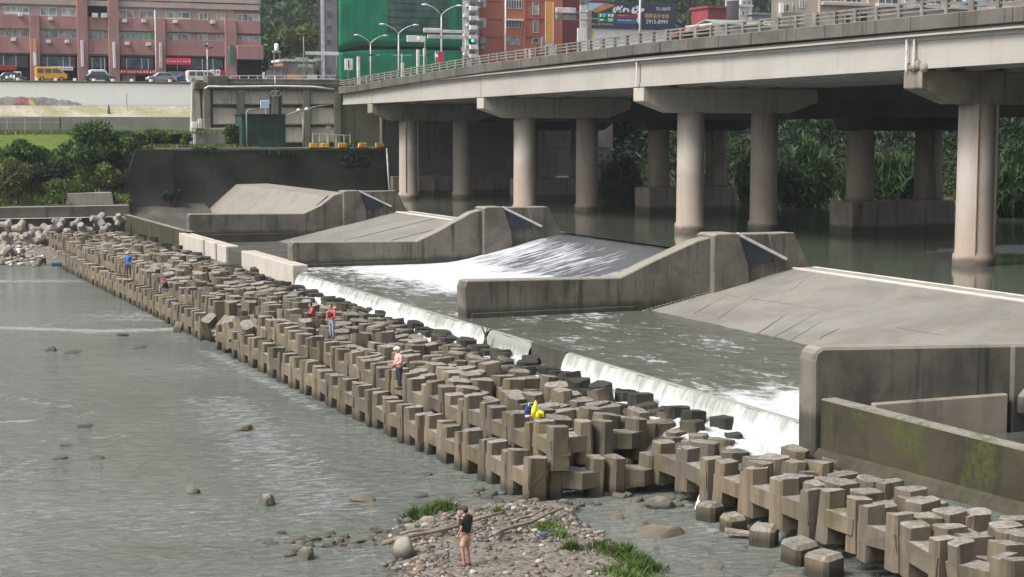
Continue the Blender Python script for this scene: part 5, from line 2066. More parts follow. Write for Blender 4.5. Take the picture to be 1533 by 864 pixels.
bush(234, 190, 256, 216, 196, 'rounded yellow-green shrub beside the spiky one', 'leaf_light', 700, .16, 'shrub', 'shrub', nb=7, seed=9)
bush(270, 197, 292, 219, 195, 'small yellow-green shrub near the meter boxes', 'leaf_light', 600, .15, 'shrub', 'shrub', nb=6, seed=10)
bush(334, 186, 364, 220, 192.5, 'dark green shrub against the side of the green shed', 'leaf', 1500, .16, 'shrub', 'shrub', nb=9, seed=11)
bush(505, 222, 560, 262, 186.9, 'creeper hanging over the top of the black retaining wall', 'leaf_dark', 1500, .15, 'creeper', 'creeper', nb=9, trunk=False, depth=.5, seed=12)
bush(244, 280, 275, 304, 186.3, 'small green plant rooted in the face of the black wall', 'leaf_dark', 450, .15, 'wall_plant', 'plant', nb=5, depth=.5, seed=13)
bush(520, 210, 545, 232, 190, 'weedy plant behind the yellow kerb blocks', 'leaf', 500, .14, 'shrub', 'shrub', nb=5, seed=14)
bush(205, 218, 250, 240, 187.6, 'creeper trailing over the black wall top near the spreading tree', 'leaf_bank', 900, .14, 'creeper', 'creeper', nb=8, trunk=False, depth=.5, seed=15)
bush(290, 219, 345, 231, 187.7, 'thin creeper on the black wall top below the meter boxes', 'leaf_dark', 600, .13, 'creeper', 'creeper', nb=8, trunk=False, depth=.4, seed=17)
bush(395, 222, 470, 238, 187.6, 'low creeper on the black wall top below the green shed', 'leaf_dark', 900, .13, 'creeper', 'creeper', nb=9, trunk=False, depth=.4, seed=18)
bush(-20, 225, 60, 300, 186.5, 'sprawling bright weeds low at the left end of the bank slope', 'leaf_bank', 3000, .17, 'shrub', 'shrub', nb=16, seed=19)
bush(60, 262, 130, 302, 186, 'ragged pale green weeds above the sloping concrete panel', 'leaf_bank', 2200, .15, 'shrub', 'shrub', nb=14, seed=20)
bush(160, 196, 210, 248, 188.5, 'leggy green shrub leaning from the spreading tree towards the black wall', 'leaf', 2400, .17, 'shrub', 'shrub', nb=14, seed=22)
# grassy growth over the slope
pts = []
for i in range(15000):
    x, y = rb.uniform(5, 31.5), rb.uniform(184.6, 193)
    pts.append((x, y, slope_z(x, y) + abs(rb.gauss(0, .25))))
for i in range(2500):
    x, y = rb.uniform(31.5, 47), rb.uniform(189.4, 203)
    pts.append((x, y, 10.35 + abs(rb.gauss(0, .1))))
o = leaves_np(pts, .17, 1.9, 1.0, 'bank_grass', M['leaf_bank'])
put(o, 'rough grass and weeds covering the left bank slope', 'grass', kind='stuff')

pts = []
for i in range(9000):
    x, y = rb.uniform(5, 45), rb.uniform(195, 228)
    pts.append((x, y, max(slope_z(x, y), 12.1) + abs(rb.gauss(0, .06))))
for i in range(2500):
    x, y = rb.uniform(33, 47), rb.uniform(190, 202)
    pts.append((x, y, 10.4 + abs(rb.gauss(0, .06))))
o = leaves_np(pts, .13, 1.6, 1.0, 'lawn_grass', M['leaf_bank'])
put(o, 'bright green lawn grass above the tree bank', 'grass', kind='stuff')

# far bank under and beyond the bridge
pts = []
for i in range(60000):
    t_ = rb.random()
    a = rb.uniform(-2, 24)
    s_ = rb.uniform(-25, 85)
    x, y = 90 + s_ * .50 + a * .86, 182 - s_ * .86 + a * .5
    if y > 188.5 or y < 60: continue
    z0 = far_z(x, y)
    if z0 < 4.4: continue
    hump = 2.2 + 2.0 * (0.5 + 0.5 * fr(x * .12, y * .12, 3)) + min(5, a * .22)
    pts.append((x, y, z0 + hump * rb.random() ** .8))
o = leaves_np(pts, .23, 1.7, .25, 'undergrowth', M['leaf_dark'])
put(o, 'dense dark undergrowth on the far bank of the pool, behind both bridges', 'undergrowth', kind='stuff')


def reeds(px, py, w, h, label, seed, off=0):
    base = P(px, py, z=5.0)
    rs = random.Random(seed)
    t_ = thing('reed_clump', label, 'reeds', base)
    d = (base - Vector((0, 0, CAMH))).dot(_f)
    W, Hh = w / FOC * d / 2, h / FOC * d
    bl = []
    for i in range(9):
        a_ = rs.uniform(0, 6.28)
        q_ = rs.uniform(0, .75)
        hh = Hh * rs.uniform(.55, 1.0) * (1 - .3 * q_)
        bl.append((base.x + q_ * W * math.cos(a_), base.y + q_ * W * .7 * math.sin(a_), base.z + hh * .5, W * .42, W * .36, hh * .55))
    leaves_np(crown_points(bl, 8000, .3), .16, 3.6, .8, 'blades', M['reed'], t_, origin=base)


reeds(1205, 305, 110, 110, 'bright reed clump between the second twin columns and the old caisson', 1)
reeds(1330, 312, 150, 105, 'wide reed clump behind the long old caisson', 2)
reeds(1515, 320, 120, 110, 'reed clump at the right end of the far bank', 3)
reeds(1120, 300, 60, 90, 'narrow reed clump seen between the two twin columns', 4)
reeds(925, 300, 70, 70, 'low reed clump behind the slender old pier', 5)

bush(1180, 150, 1300, 235, 175, 'broad dark tree on the far bank behind the bridge', 'leaf_dark', 6500, .26, 'far_tree', 'tree', nb=16, seed=30, group='trees on the far bank')
bush(1290, 150, 1430, 240, 165, 'broad dark tree on the far bank behind the bridge', 'leaf_dark', 6500, .26, 'far_tree', 'tree', nb=16, seed=31, group='trees on the far bank')
bush(1480, 150, 1600, 250, 150, 'broad dark tree on the far bank behind the bridge', 'leaf_dark', 6500, .26, 'far_tree', 'tree', nb=16, seed=32, group='trees on the far bank')
bush(1040, 150, 1180, 240, 186, 'broad dark tree on the far bank behind the bridge', 'leaf_dark', 6500, .26, 'far_tree', 'tree', nb=16, seed=33, group='trees on the far bank')
bush(880, 160, 1040, 250, 196, 'broad dark tree on the far bank behind the bridge', 'leaf_dark', 6500, .26, 'far_tree', 'tree', nb=16, seed=34, group='trees on the far bank')

# wooded hills behind the town
pts = []
def hill_leaf(x0, x1, y0, y1, n):
    for i in range(n):
        x, y = rb.uniform(x0, x1), rb.uniform(y0, y1)
        hump = 3 + 5 * (0.5 + 0.5 * fr(x * .06, y * .06, 11)) + 2 * fr(x * .2, y * .2)
        pts.append((x, y, hill_z(x, y) + hump * (1 - rb.random() ** 2)))
hill_leaf(80, 170, 376, 560, 30000)
hill_leaf(180, 330, 376, 620, 50000)
hill_leaf(330, 620, 380, 640, 20000)
o = leaves_np(pts, 1.0, 1.3, .3, 'forest', M['forest'])
put(o, 'wooded hillside behind the town', 'forest', kind='stuff')
bush(425, 32, 478, 90, 368, 'light green rounded tree at the foot of the hill beside the grey tower', 'leaf_bank', 2600, .6, 'hill_tree', 'tree', nb=14, seed=40)
bush(395, 40, 432, 100, 372, 'dark tree behind the pink building corner', 'leaf', 2000, .6, 'hill_tree', 'tree', nb=12, seed=41)
bush(392, 88, 402, 112, 262, 'small potted green tree at the corner of the pink building', 'leaf', 500, .2, 'street_tree', 'tree', nb=6, seed=42)
# ---------------------------------------------------------------- town
def win(parent, y, px0, py0, px1, py1, n=2, glass='glass', frame='frame', depth=.10, sill=False, name='window', rows=1, pxc=None):
    """window in a facade at depth y: frame with a pane set into it"""
    c = (px0 + px1) / 2
    a, b_ = P(c, py0, y=y), P(c, py1, y=y)
    x0, x1 = P(px0, py0, y=y).x, P(px1, py0, y=y).x
    z1, z0 = a.z, b_.z
    w = min(.10, (x1 - x0) * .08)
    m_ = MB()
    m_.box(x0, x1, y - depth, y + .05, z1 - w, z1)
    m_.box(x0, x1, y - depth, y + .05, z0, z0 + w)
    for i in range(n + 1):
        x = x0 + (x1 - x0 - w) * i / n
        m_.box(x, x + w, y - depth + .004, y + .045, z0 + w, z1 - w)
    for r_ in range(1, rows):
        z = z0 + (z1 - z0) * r_ / rows
        m_.box(x0 + w, x1 - w, y - depth + .02, y + .03, z - w / 2, z + w / 2)
    if sill: m_.box(x0 - .1, x1 + .1, y - depth - .25, y - depth - .003, z0 - .28, z0 + .05)
    fo_ = m_.build(name, M[frame], parent)
    m_ = MB()
    m_.box(x0 + .02, x1 - .02, y - depth * .35, y + .02, z0 + .02, z1 - .02)
    m_.build('pane', M[glass], fo_)
    return fo_


def fbox(parent, name, y, px0, py0, px1, py1, mat, d0=0.0, d1=.3, zc=None, bevel=0.0):
    c = (px0 + px1) / 2
    x0, x1 = P(px0, py0, y=y).x, P(px1, py0, y=y).x
    z1, z0 = P(c, py0, y=y).z, P(c, py1, y=y).z
    m_ = MB()
    m_.box(x0, x1, y - d1, y - d0, z0, z1)
    return m_.build(name, M[mat] if isinstance(mat, str) else mat, parent, bevel=bevel)


def raked(mb, px0, px1, y, depth, z0, z1):
    """block whose flank runs away along the street, so only its front shows from the river"""
    a_, b__ = P(px0, 0, y=y), P(px1, 0, y=y)
    c_ = P(px0, 0, y=y + depth)
    mb.prism([(a_.x, y), (b__.x, y), (max(b__.x, c_.x) + depth * .4, y + depth), (c_.x, y + depth)], 'z', z0, z1)


YB = 258
bld = thing('pink_building', 'pink tiled apartment block with shops at street level, behind the white wall', 'building', (45, YB + 6, 19.3))
xl, xr = -30.0, P(393, 100, y=YB).x
m = MB()
m.box(xl, xr - 4.2, YB + .4, YB + 16, 19.2, 38)
m.build('core', M['pinkgrey'], bld)
m = MB()
m.prism([(xr - 4.2, YB + .4), (xr - .5, YB + .4), (xr, YB + 1.6), (xr, YB + 16), (xr - 4.2, YB + 16)], 'z', 23.2, 38)
m.build('corner_bay', M['pink'], bld)
zs = lambda py: P(150, py, y=YB).z
BANDS = [(57.5, 81.5), (25.5, 45.5)]
for (p0, p1) in BANDS:
    m = MB()
    m.box(xl, xr - .3, YB - .18, YB + .395, zs(p1), zs(p0))
    m.build('spandrel', M['pink'], bld, bevel=.03)
m = MB()
m.box(xl, xr - .4, YB - .10, YB + .395, zs(-30), zs(-1))
m.build('spandrel', M['pinkgrey'], bld)
m = MB()
m.box(xl, xr - .4, YB - .05, YB + .395, zs(9), zs(1))
m.build('spandrel', M['pinkgrey'], bld)
for px0, px1 in ((44, 59), (115, 131), (162, 178), (232, 247), (336, 353)):
    m = MB()
    x0, x1 = P(px0, 60, y=YB).x, P(px1, 60, y=YB).x
    m.box(x0, x1, YB - .55, YB + .42, 19.2, zs(25) if px0 not in (115, 162) else 38)
    m.build('pilaster', M['pink'], bld, bevel=.04)
for px0, px1 in ((-60, 44), (59, 115), (131, 162), (178, 232), (247, 336)):
    fbox(bld, 'shopfront', YB + .4, px0, 82 + (px0 / 393) * 6, px1, 124, 'dark', .005, .03)
    fbox(bld, 'shop_window', YB + .35, px0 + 3, 84 + (px0 / 393) * 6, px1 - 3, 101 + px0 / 393 * 3, 'darkglass', .0, .12)
    c = (px0 + px1) / 2
    for u_ in (.2, .62, .8):
        X = px0 + (px1 - px0) * u_
        fbox(bld, 'mullion', YB + .2, X, 84 + (px0 / 393) * 6, X + 1.0, 103 + px0 / 393 * 3, 'frame', .0, .08)
    fbox(bld, 'shop_wall', YB + .35, px0 + 4, 105 + px0 / 393 * 3, px0 + (px1 - px0) * .45, 124, 'greypaint', .13, .22)
for a in (((7, 43, 42, 56), 3), ((60, 44.5, 87, 58), 2), ((88, 45, 115, 58), 3), ((131, 46, 162, 59), 4)):
    win(bld, YB + .3, *a[0], n=a[1])
win(bld, YB + .3, 179, 48.5, 204, 62, 3, 'greenglass')
win(bld, YB + .3, 206, 48.5, 232, 62, 3, 'greenglass')
for a in ((247, 50, 285, 63, 3), (297, 51, 311, 64, 2), (324, 52, 337, 65, 2), (353, 54, 390, 69, 4)):
    win(bld, YB + .3, *a[:4], n=a[4], sill=a[0] < 350)
for a in ((7, 10, 43, 19, 4), (60, 11, 85, 24, 2), (92, 12, 113, 25, 2), (178, 15, 200, 27, 2), (208, 16, 232, 28, 2), (248, 18, 284, 28, 3), (298, 19, 311, 30, 2), (324, 20, 337, 31, 2), (353, 21, 389, 34, 4), (178, -6, 232, 3, 4), (250, -5, 285, 5, 3), (60, -6, 112, 3, 4), (368, -1, 390, 12, 2)):
    win(bld, YB + .3, *a[:4], n=a[4], sill=a[1] > 8 and a[0] < 350)
fbox(bld, 'dark_recess', YB + .38, 131, -20, 162, 26, 'dark', .0, .2)
for px in (142, 156):
    fbox(bld, 'air_conditioner', YB + .1, px - 5, 20, px + 4, 27, 'palesteel', .0, .6, bevel=.04)
m = MB()
x0, x1 = P(353, 80, y=YB).x, P(392, 80, y=YB).x
m.box(x0, x1, YB - 1.1, YB - .19, zs(86), zs(64))
m.build('balcony', M['pink'], bld, bevel=.05)
fbox(bld, 'passage', YB + .5, 353, 90, 392, 124, 'dark', .0, .1)


for px, py in ((20, 57), (72, 60), (100, 60), (190, 63), (222, 64), (262, 30), (318, 31), (345, 70), (30, 20), (75, 26), (215, 29), (186, 29)):
    fbox(bld, 'air_conditioner', YB - .18, px - 3.2, py, px + 3.2, py + 5, 'palesteel', .0, .55, bevel=.04)


def marks(parent, y, px0, py0, px1, py1, mat, n, vertical=False, seed=0):
    """faint unreadable lettering: short strokes"""
    rs = random.Random(seed)
    a, b_ = P(px0, py0, y=y), P(px1, py1, y=y)
    x0, x1, z0, z1 = min(a.x, b_.x), max(a.x, b_.x), min(a.z, b_.z), max(a.z, b_.z)
    m_ = MB()
    for i in range(n):
        if vertical:
            s = (z1 - z0) / n
            cx_, cz_, h_ = (x0 + x1) / 2, z1 - (i + .5) * s, min(s, x1 - x0) * .42
        else:
            s = (x1 - x0) / n
            cx_, cz_, h_ = x0 + (i + .5) * s, (z0 + z1) / 2, min(s, z1 - z0) * .42
        for k in range(4):
            if rs.random() < .5:
                zz = cz_ + rs.uniform(-.8, .8) * h_
                m_.box(cx_ - h_ * rs.uniform(.5, 1), cx_ + h_ * rs.uniform(.5, 1), y - .03 - .004 * k, y, zz - h_ * .13, zz + h_ * .13)
            else:
                xx = cx_ + rs.uniform(-.7, .7) * h_
                m_.box(xx - h_ * .13, xx + h_ * .13, y - .03 - .004 * k, y, cz_ - h_ * rs.uniform(.5, 1), cz_ + h_ * rs.uniform(.5, 1))
    return m_.build('lettering', M[mat], parent)


def shop_sign(name, label, rect, mat, letter=None, n=6, vertical=False, y=YB - .7, th=.25, parts=()):
    a, b_ = P(rect[0], rect[1], y=y), P(rect[2], rect[3], y=y)
    t_ = thing(name, label, 'sign', ((a.x + b_.x) / 2, y, b_.z))
    fbox(t_, 'board', y, *rect, mat, -.0, th, bevel=.03)
    for r_, mt in parts:
        fbox(t_, 'board_panel', y - th, *r_, mt, .003, .05)
    if letter: marks(t_, y - th - (.055 if parts else .004), rect[0] + .6, rect[1] + 1, rect[2] - .6, rect[3] - 1, letter, n, vertical, seed=int(rect[0]))
    return t_


shop_sign('vertical_sign', 'vertical sign with orange top and white foot on the pink pilaster by the yellow van', (49.5, 59, 53.5, 99), 'white', None, 7, True, parts=(((49.5, 59, 53.5, 78), 'orange'),))
shop_sign('vertical_sign', 'narrow white vertical sign on the pilaster just right of the yellow van', (120.5, 61, 124.5, 100), 'white', 'wood', 9, True)
shop_sign('vertical_sign', 'narrow white vertical sign on the pilaster left of the red shop fascia', (168.5, 63, 172.2, 102), 'white', 'wood', 9, True)
shop_sign('vertical_sign', 'grey-white vertical sign on the pilaster beside the pink banner', (238, 64, 242, 102), 'palesteel', 'wood', 9, True)
shop_sign('vertical_sign', 'dark green vertical sign on the last pilaster of the pink building', (343, 67, 349, 96), 'greensign', None)
shop_sign('shop_banner', 'bright pink shop banner with white and yellow lettering', (247.5, 87, 285.5, 97), 'banner', 'white', 9, y=YB - .3)
shop_sign('shop_fascia', 'red shop fascia with white lettering, left of the pink banner', (179, 104, 233, 111.5), 'red', 'white', 11, y=YB - .3)
shop_sign('shop_fascia', 'dark red awning at the far left shop', (-30, 98, 24, 105.5), 'red', None, y=YB - .3, th=.9)
shop_sign('shop_fascia', 'white shop fascia above the yellow van', (75, 100, 109, 105.5), 'white', 'blue', 9, y=YB - .3)
shop_sign('shop_fascia', 'dark red fascia beside the green vertical sign, near the white boards', (279, 105, 336, 113), 'red', None, y=YB - .3)
for i, px in enumerate((317.5, 326)):
    t = shop_sign('menu_board', ('white board with a red square, left one' if i == 0 else 'white board with a red square, right one') + ' of the pair before the dark red fascia', (px - 3.2, 104.5, px + 3.2, 114), 'white', None, y=YB - 1.3)
    fbox(t, 'red_square', YB - 1.55, px - 1.6, 106.5, px + 1.6, 109.5, 'red', .003, .03)
lamp(234, 122, 15, 246, 0, 'tall grey lamp mast in front of the pink building, by the grey-white vertical sign', name='street_lamp')
t = lamp(311, 122, 65, 240, 0, 'grey mast with a pair of cameras on top, before the pink building', name='camera_mast')
q = P(311, 68, y=240)
m = MB()
m.ball((q.x - .35, 239.8, q.z), (.4, .25, .2), 8, 5)
m.ball((q.x + .3, 239.8, q.z - .3), (.4, .25, .2), 8, 5)
m.build('camera', M['cargrey'], t, True)

# street vehicles
def stcar(name, px, L, H, mat, label, van=False, rz=0, y=243, cat='car', W=1.7):
    q_ = P(px, 121, y=y)
    return car(name, (q_.x, y, 19.27), L, W, H, M[mat], label, rz, van, cat)


stcar('van', 76.5, 4.3, 1.95, 'yellow', 'bright yellow passenger van on the street above the white wall', True, cat='van')
stcar('car', 149, 4.4, 1.35, 'cargrey', 'dark grey saloon car on the street, right of the yellow van')
stcar('car', 241, 4.2, 1.42, 'carsilver', 'silver hatchback on the street above the right half of the white wall', rz=math.pi)
stcar('car', 276, 4.2, 1.35, 'carblue', 'blue car with a silver nose on the street beside the silver hatchback', rz=math.pi, y=244.5)
stcar('pickup', 303, 4.6, 1.75, 'palesteel', 'pale grey box-shaped van at the street corner', True, cat='van')
stcar('car', 68 - 50, 3.9, 1.4, 'cargrey', 'dark car parked beside the scooters at the left shop', y=250)
t = stcar('small_truck', 149, 3.0, 2.0, 'carwhite', 'small white truck parked behind the dark grey saloon car', True, y=252, cat='truck')


def scooter(px, y, label, rz=0):
    q_ = P(px, 121, y=y)
    t_ = thing('scooter', label, 'scooter', (q_.x, y, 19.27), None, rz)
    for sx in (-.6, .6):
        m_ = MB()
        m_.tube([(sx, -.06, .25), (sx, .06, .25)], .25, 12)
        m_.build('wheel', M['black'], t_, local=True)
    m_ = MB()
    m_.prism([(-.75, .35), (-.7, .75), (-.1, .72), (0.0, .35), (.3, .33), (.45, .95), (.58, .95), (.62, .3), (.3, .25)], 'y', -.16, .16)
    m_.build('body', M['white'], t_, bevel=.04, local=True)
    m_ = MB()
    m_.bar((.45, -.32, 1.02), (.45, .32, 1.02), .05)
    m_.build('handlebar', M['black'], t_, local=True)
    m_ = MB()
    m_.box(-.68, -.1, -.15, .15, .755, .83)
    m_.build('seat', M['black'], t_, bevel=.03, local=True)


scooter(14, 247, 'white scooter nearest the dark red awning', .9)
scooter(19, 247.5, 'white scooter parked at the tail of the dark car', 1.1)
t = panel('white_cabinet', 'white double-door cabinet standing outside the left shop', 'cabinet', (20, 107, 32, 121), 251, 'white', (), 0)
for px in (23.5, 28.5):
    fbox(t, 'door_window', 250.94, px - 1.8, 109, px + 1.8, 113, 'dark', .003, .03)

# grey-mauve tower and the netted building
t = thing('grey_tower', 'mauve-grey apartment tower edge with one column of small windows', 'building', (80, 292, 19))
y = 286
a, b_ = P(480, 0, y=y), P(508, 0, y=y)
m = MB()
raked(m, 480, 508, y, 14, 17, 44)
m.build('wall', M['mauve'], t)
m = MB()
m.box(a.x, a.x + .6, y - .15, y - .003, 17, 44)
m.build('corner_strip', M['offwhite'], t)
for py in (-2, 20, 42, 63, 106):
    win(t, y - .01, 489, py - 4, 495, py + 4, 2, 'darkglass', 'mauve')
t = thing('netted_building', 'building wrapped in green scaffold netting with a dark gap above the lowest sheet', 'building', (98, 290, 19))
y = 284
a, b_ = P(507, 0, y=y), P(692, 0, y=y)
xa, xb = a.x, b_.x
m = MB()
m.box(xa + .3, xb - .3, y + .8, y + 14, 17, 46)
m.build('building_core', M['dark'], t)


def sheet(pxs, tops, bots, nm, mat, yy, amp=.12):
    vs, rows = [], 12
    n = len(pxs) * 6 - 5
    for i in range(n):
        u_ = i / 6
        px = lerp(list(enumerate(pxs)), u_)
        tp, bt = lerp(list(enumerate(tops)), u_), lerp(list(enumerate(bots)), u_)
        for j in range(rows + 1):
            q_ = P(px, tp + (bt - tp) * j / rows, y=yy)
            vs.append((q_.x, yy + amp * fr(q_.x * .35, q_.z * .35, 3), q_.z))
    i, j = np.meshgrid(np.arange(n - 1), np.arange(rows), indexing='ij')
    b0 = (i * (rows + 1) + j).ravel()
    o_ = mesh_np(nm, np.array([(p_[0], p_[1], p_[2]) for p_ in vs]) - np.array(t.location), np.stack([b0, b0 + rows + 1, b0 + rows + 2, b0 + 1], axis=1), M[mat], t, True)
    so = o_.modifiers.new('thickness', 'SOLIDIFY')
    so.thickness = .04


sheet([507, 535, 550, 580, 620, 692], [-60] * 6, [76, 69, 68, 70, 70, 71], 'upper_net', 'net', y, .16)
sheet([507, 535, 560, 620, 692], [79, 76, 74.5, 74, 76], [124] * 5, 'lower_net', 'net', y + .3, .12)
fbox(t, 'exposed_floors', y - .2, 580, -40, 669, 49, 'net_dark', .0, .06)
for i in range(5):
    fbox(t, 'scaffold_ledger', y - .27, 580, 5 + i * 10.5, 669, 5.8 + i * 10.5, 'shed', .0, .03)

# white flats with air conditioners and balconies
t = thing('white_flats', 'narrow white flats crowded with balconies and air conditioners', 'building', (128, 330, 20))
y = 322
a, b_ = P(690, 0, y=y), P(716, 0, y=y)
m = MB()
raked(m, 690, 716, y, 12, 17, 46)
m.build('wall', M['offwhite'], t)
for k, py in enumerate((-5, 10, 25, 39, 54, 68, 82)):
    fbox(t, 'balcony', y, 701, py, 713, py + 6, 'white' if k % 2 else 'offwhite', .0, 1.2, bevel=.05)
    win(t, y - .01, 702, py - 6, 711, py - 1, 2, 'darkglass', 'greypaint')
    fbox(t, 'air_conditioner', y, 693 + (k % 2) * 4, py - 3, 698 + (k % 2) * 4, py + 1, 'palesteel', .0, .7, bevel=.05)
for (r_) in ((714, 0, 724, 12), (713, 28, 724, 42)):
    fbox(t, 'metal_balcony', y - .5, *r_, 'greypaint', .0, 1.5, bevel=.04)
    fbox(t, 'balcony_glass', y - 2.0, r_[0] + 1, r_[1] + 3, r_[2] - 1, r_[3] - 2, 'darkglass', .003, .03)

# orange-red building
t = thing('red_building', 'orange-red tiled building behind the bridge with barred windows', 'building', (145, 330, 20))
y = 324
a, b_ = P(715, 0, y=y), P(842, 0, y=y)
m = MB()
raked(m, 715, 842, y, 12, 17, 48)
m.build('wall', M['redtile'], t)
for py in (2.5, 29, 56):
    fbox(t, 'string_course', y, 724, py - .7, 752, py + .3, 'crimson', .0, .12)
    fbox(t, 'string_course', y, 786, py - .7, 818, py + .3, 'crimson', .0, .12)
for px in (754, 785, 722):
    fbox(t, 'pilaster', y, px - 1.2, -40, px + 1.2, 96, 'redtile', .0, .25)
win(t, y - .01, 757, 0, 781, 13, 6, 'darkglass')
win(t, y - .01, 757, 30, 781, 42, 6, 'darkglass', 'palesteel')
win(t, y - .01, 757, 55, 779, 68, 3, 'glass', 'greypaint')
fbox(t, 'window_hood', y, 756, 28.8, 782, 31, 'white', .0, .7)
for r_ in ((797, 3, 807, 22), (798, 30, 806, 49), (797, 57, 807, 65)):
    win(t, y - .01, *r_, 1, 'glass' if r_[1] < 50 else 'darkglass', 'palesteel')
for r_ in ((717, 56, 726, 66), (718, 68, 724, 74), (809, 56, 815, 74)):
    fbox(t, 'air_conditioner', y, *r_, 'greypaint', .0, .8, bevel=.05)
t = thing('crimson_building', 'crimson clad building behind the orange banner', 'building', (160, 338, 20))
y = 331
a, b_ = P(828, 0, y=y), P(905, 0, y=y)
m = MB()
m.box(a.x, b_.x, y, y + 10, 17, 48)
m.build('wall', M['crimson'], t)
for r_ in ((832, -2, 842, 8), (868, 0, 885, 9)):
    win(t, y - .01, *r_, 2, 'glass', 'palesteel')
a, b_ = P(816, 3, y=320), P(829, 66, y=320)
t = thing('vertical_banner', 'tall orange vertical banner on the corner of the orange-red building', 'banner', (a.x, 320, b_.z))
fbox(t, 'sheet', 320, 816, 3, 829, 65, 'orange', .0, .3, bevel=.03)
fbox(t, 'edge', 319.69, 816.4, 3.4, 817.3, 64.6, 'white', .003, .03)
fbox(t, 'edge', 319.69, 827.7, 3.4, 828.6, 64.6, 'white', .003, .03)
fbox(t, 'foot', 320, 817, 65.2, 829, 84, 'palesteel', .0, .3)

# billboard on its white wall
t = thing('billboard', 'large navy billboard with white brush lettering and a telephone number, above a white hoarding', 'billboard', (165, 312, 25))
yb = 312
fbox(t, 'poster', yb, 880, 3.5, 1010, 43.5, 'navy', .0, .4, bevel=.02)
fbox(t, 'hoarding', yb + .3, 864, 44, 1004, 92, 'white', .0, .3)
fbox(t, 'hoarding_edge', yb + .35, 868, 8, 881, 88, 'offwhite', .0, .3)
fbox(t, 'hoarding_stain', yb - .01, 882, 46, 889, 60, 'gold', .003, .02)
yy = yb - .42
# sunset picture corner
m = MB()
q = [P(px, py, y=yy) for px, py in ((881, 4), (905, 5), (893, 14), (881, 17))]
m.prism([(p_.x, p_.z) for p_ in q], 'y', yy - .004, yy + .015)
m.build('sky_picture', M['skybluebox'], t)
m = MB()
q = [P(px, py, y=yy) for px, py in ((885, 16), (897, 9), (907, 4.6), (922, 8), (905, 15), (893, 19))]
m.prism([(p_.x, p_.z) for p_ in q], 'y', yy - .012, yy + .012)
m.build('mountain_picture', plain('orange_rock_print', (0.52, 0.22, 0.11), 0.5), t)
# white brush strokes, as on the poster
m = MB()
def brush(pts, w):
    pp = [P(px, py, y=yy - .03) for px, py in pts]
    for i, (p_, q_) in enumerate(zip(pp, pp[1:])):
        m.bar(p_, q_, .02 + .003 * i, w[i % len(w)])
brush([(921, 11), (918, 16), (922, 18.5)], (.35, .5))
brush([(926, 9.5), (923, 15), (930, 18)], (.5, .35))
brush([(932, 8.5), (928, 13), (926, 18)], (.3, .5))
brush([(936, 12), (933, 18), (934, 13.5), (940, 13.5), (941, 18)], (.45, .4, .3, .4))
brush([(956, 9), (949, 12), (946, 18), (952, 18.5), (957, 14)], (.3, .5, .6, .3))
brush([(950, 11), (958, 13.5), (962, 17), (964, 13.5), (957, 15.5)], (.4, .5, .3, .3))
brush([(955, 19.5), (957, 26), (954, 29), (958, 35.5)], (.5, .35, .6))
m.build('brush_lettering', M['white'], t)


def poster_text(body, px, py, h, mat, nm):
    q_ = P(px, py, y=yy - .03)
    d_ = (q_ - Vector((0, 0, CAMH))).dot(_f)
    o_ = text_mesh(nm, body, h / FOC * d_, M[mat], t, (0, 0, 0), (math.pi / 2, 0, 0), .01)
    o_.location = q_ - t.location
    return o_


poster_text('2915-8999', 983.5, 33, 8.6, 'white', 'telephone_number')
poster_text('75-180坪', 993, 13.8, 6.6, 'white', 'size_lettering')
poster_text('國際溫泉會館', 983.5, 24.6, 6.9, 'gold', 'gold_lettering')
fbox(t, 'red_band', yy, 923, 21.5, 953, 26.5, 'red', .003, .02)
fbox(t, 'blue_band', yy, 923, 28, 953, 35.5, 'blue', .003, .02)
marks(t, yy - .022, 924, 29, 946, 32, 'white', 10, seed=3)
marks(t, yy - .022, 925, 22, 940, 25, 'offwhite', 8, seed=4)
marks(t, yy - .004, 885, 34, 918, 38.5, 'gold', 9, seed=5)
marks(t, yy - .004, 990, 41.6, 1007, 42.6, 'white', 12, seed=6)
m = MB()
for px in (916.5, 921, 926):
    q = P(px, 57.5, y=yb - .05)
    m.tube([(q.x, yb - .06, q.z), (q.x, yb - .01, q.z)], .16, 10)
m.build('dots', M['black'], t)

# hill houses
def house(name, label, y, rect, wall, roof=None, wins=(), flat=True, cat='house', depth=8):
    a_, b__ = P(rect[0], rect[1], y=y), P(rect[2], rect[3], y=y)
    t_ = thing(name, label, cat, ((a_.x + b__.x) / 2, y + 2, b__.z))
    m_ = MB()
    m_.box(a_.x, b__.x, y, y + depth, b__.z - 6, a_.z)
    m_.build('wall', M[wall], t_)
    if roof:
        m_ = MB()
        if flat:
            m_.box(a_.x - .4, b__.x + .4, y - .5, y + depth + .5, a_.z + .003, a_.z + .5)
        else:
            h_ = .22 * abs(b__.x - a_.x)
            m_.prism([(a_.x - .6, a_.z), (b__.x + .6, a_.z), (b__.x + .6, a_.z + .2), ((a_.x + b__.x) / 2, a_.z + h_), (a_.x - .6, a_.z + .2)], 'y', y - .6, y + depth + .5)
        m_.build('roof', M[roof], t_)
    for w_ in wins: win(t_, y - .01, *w_, 2, 'darkglass', 'frame')
    return t_


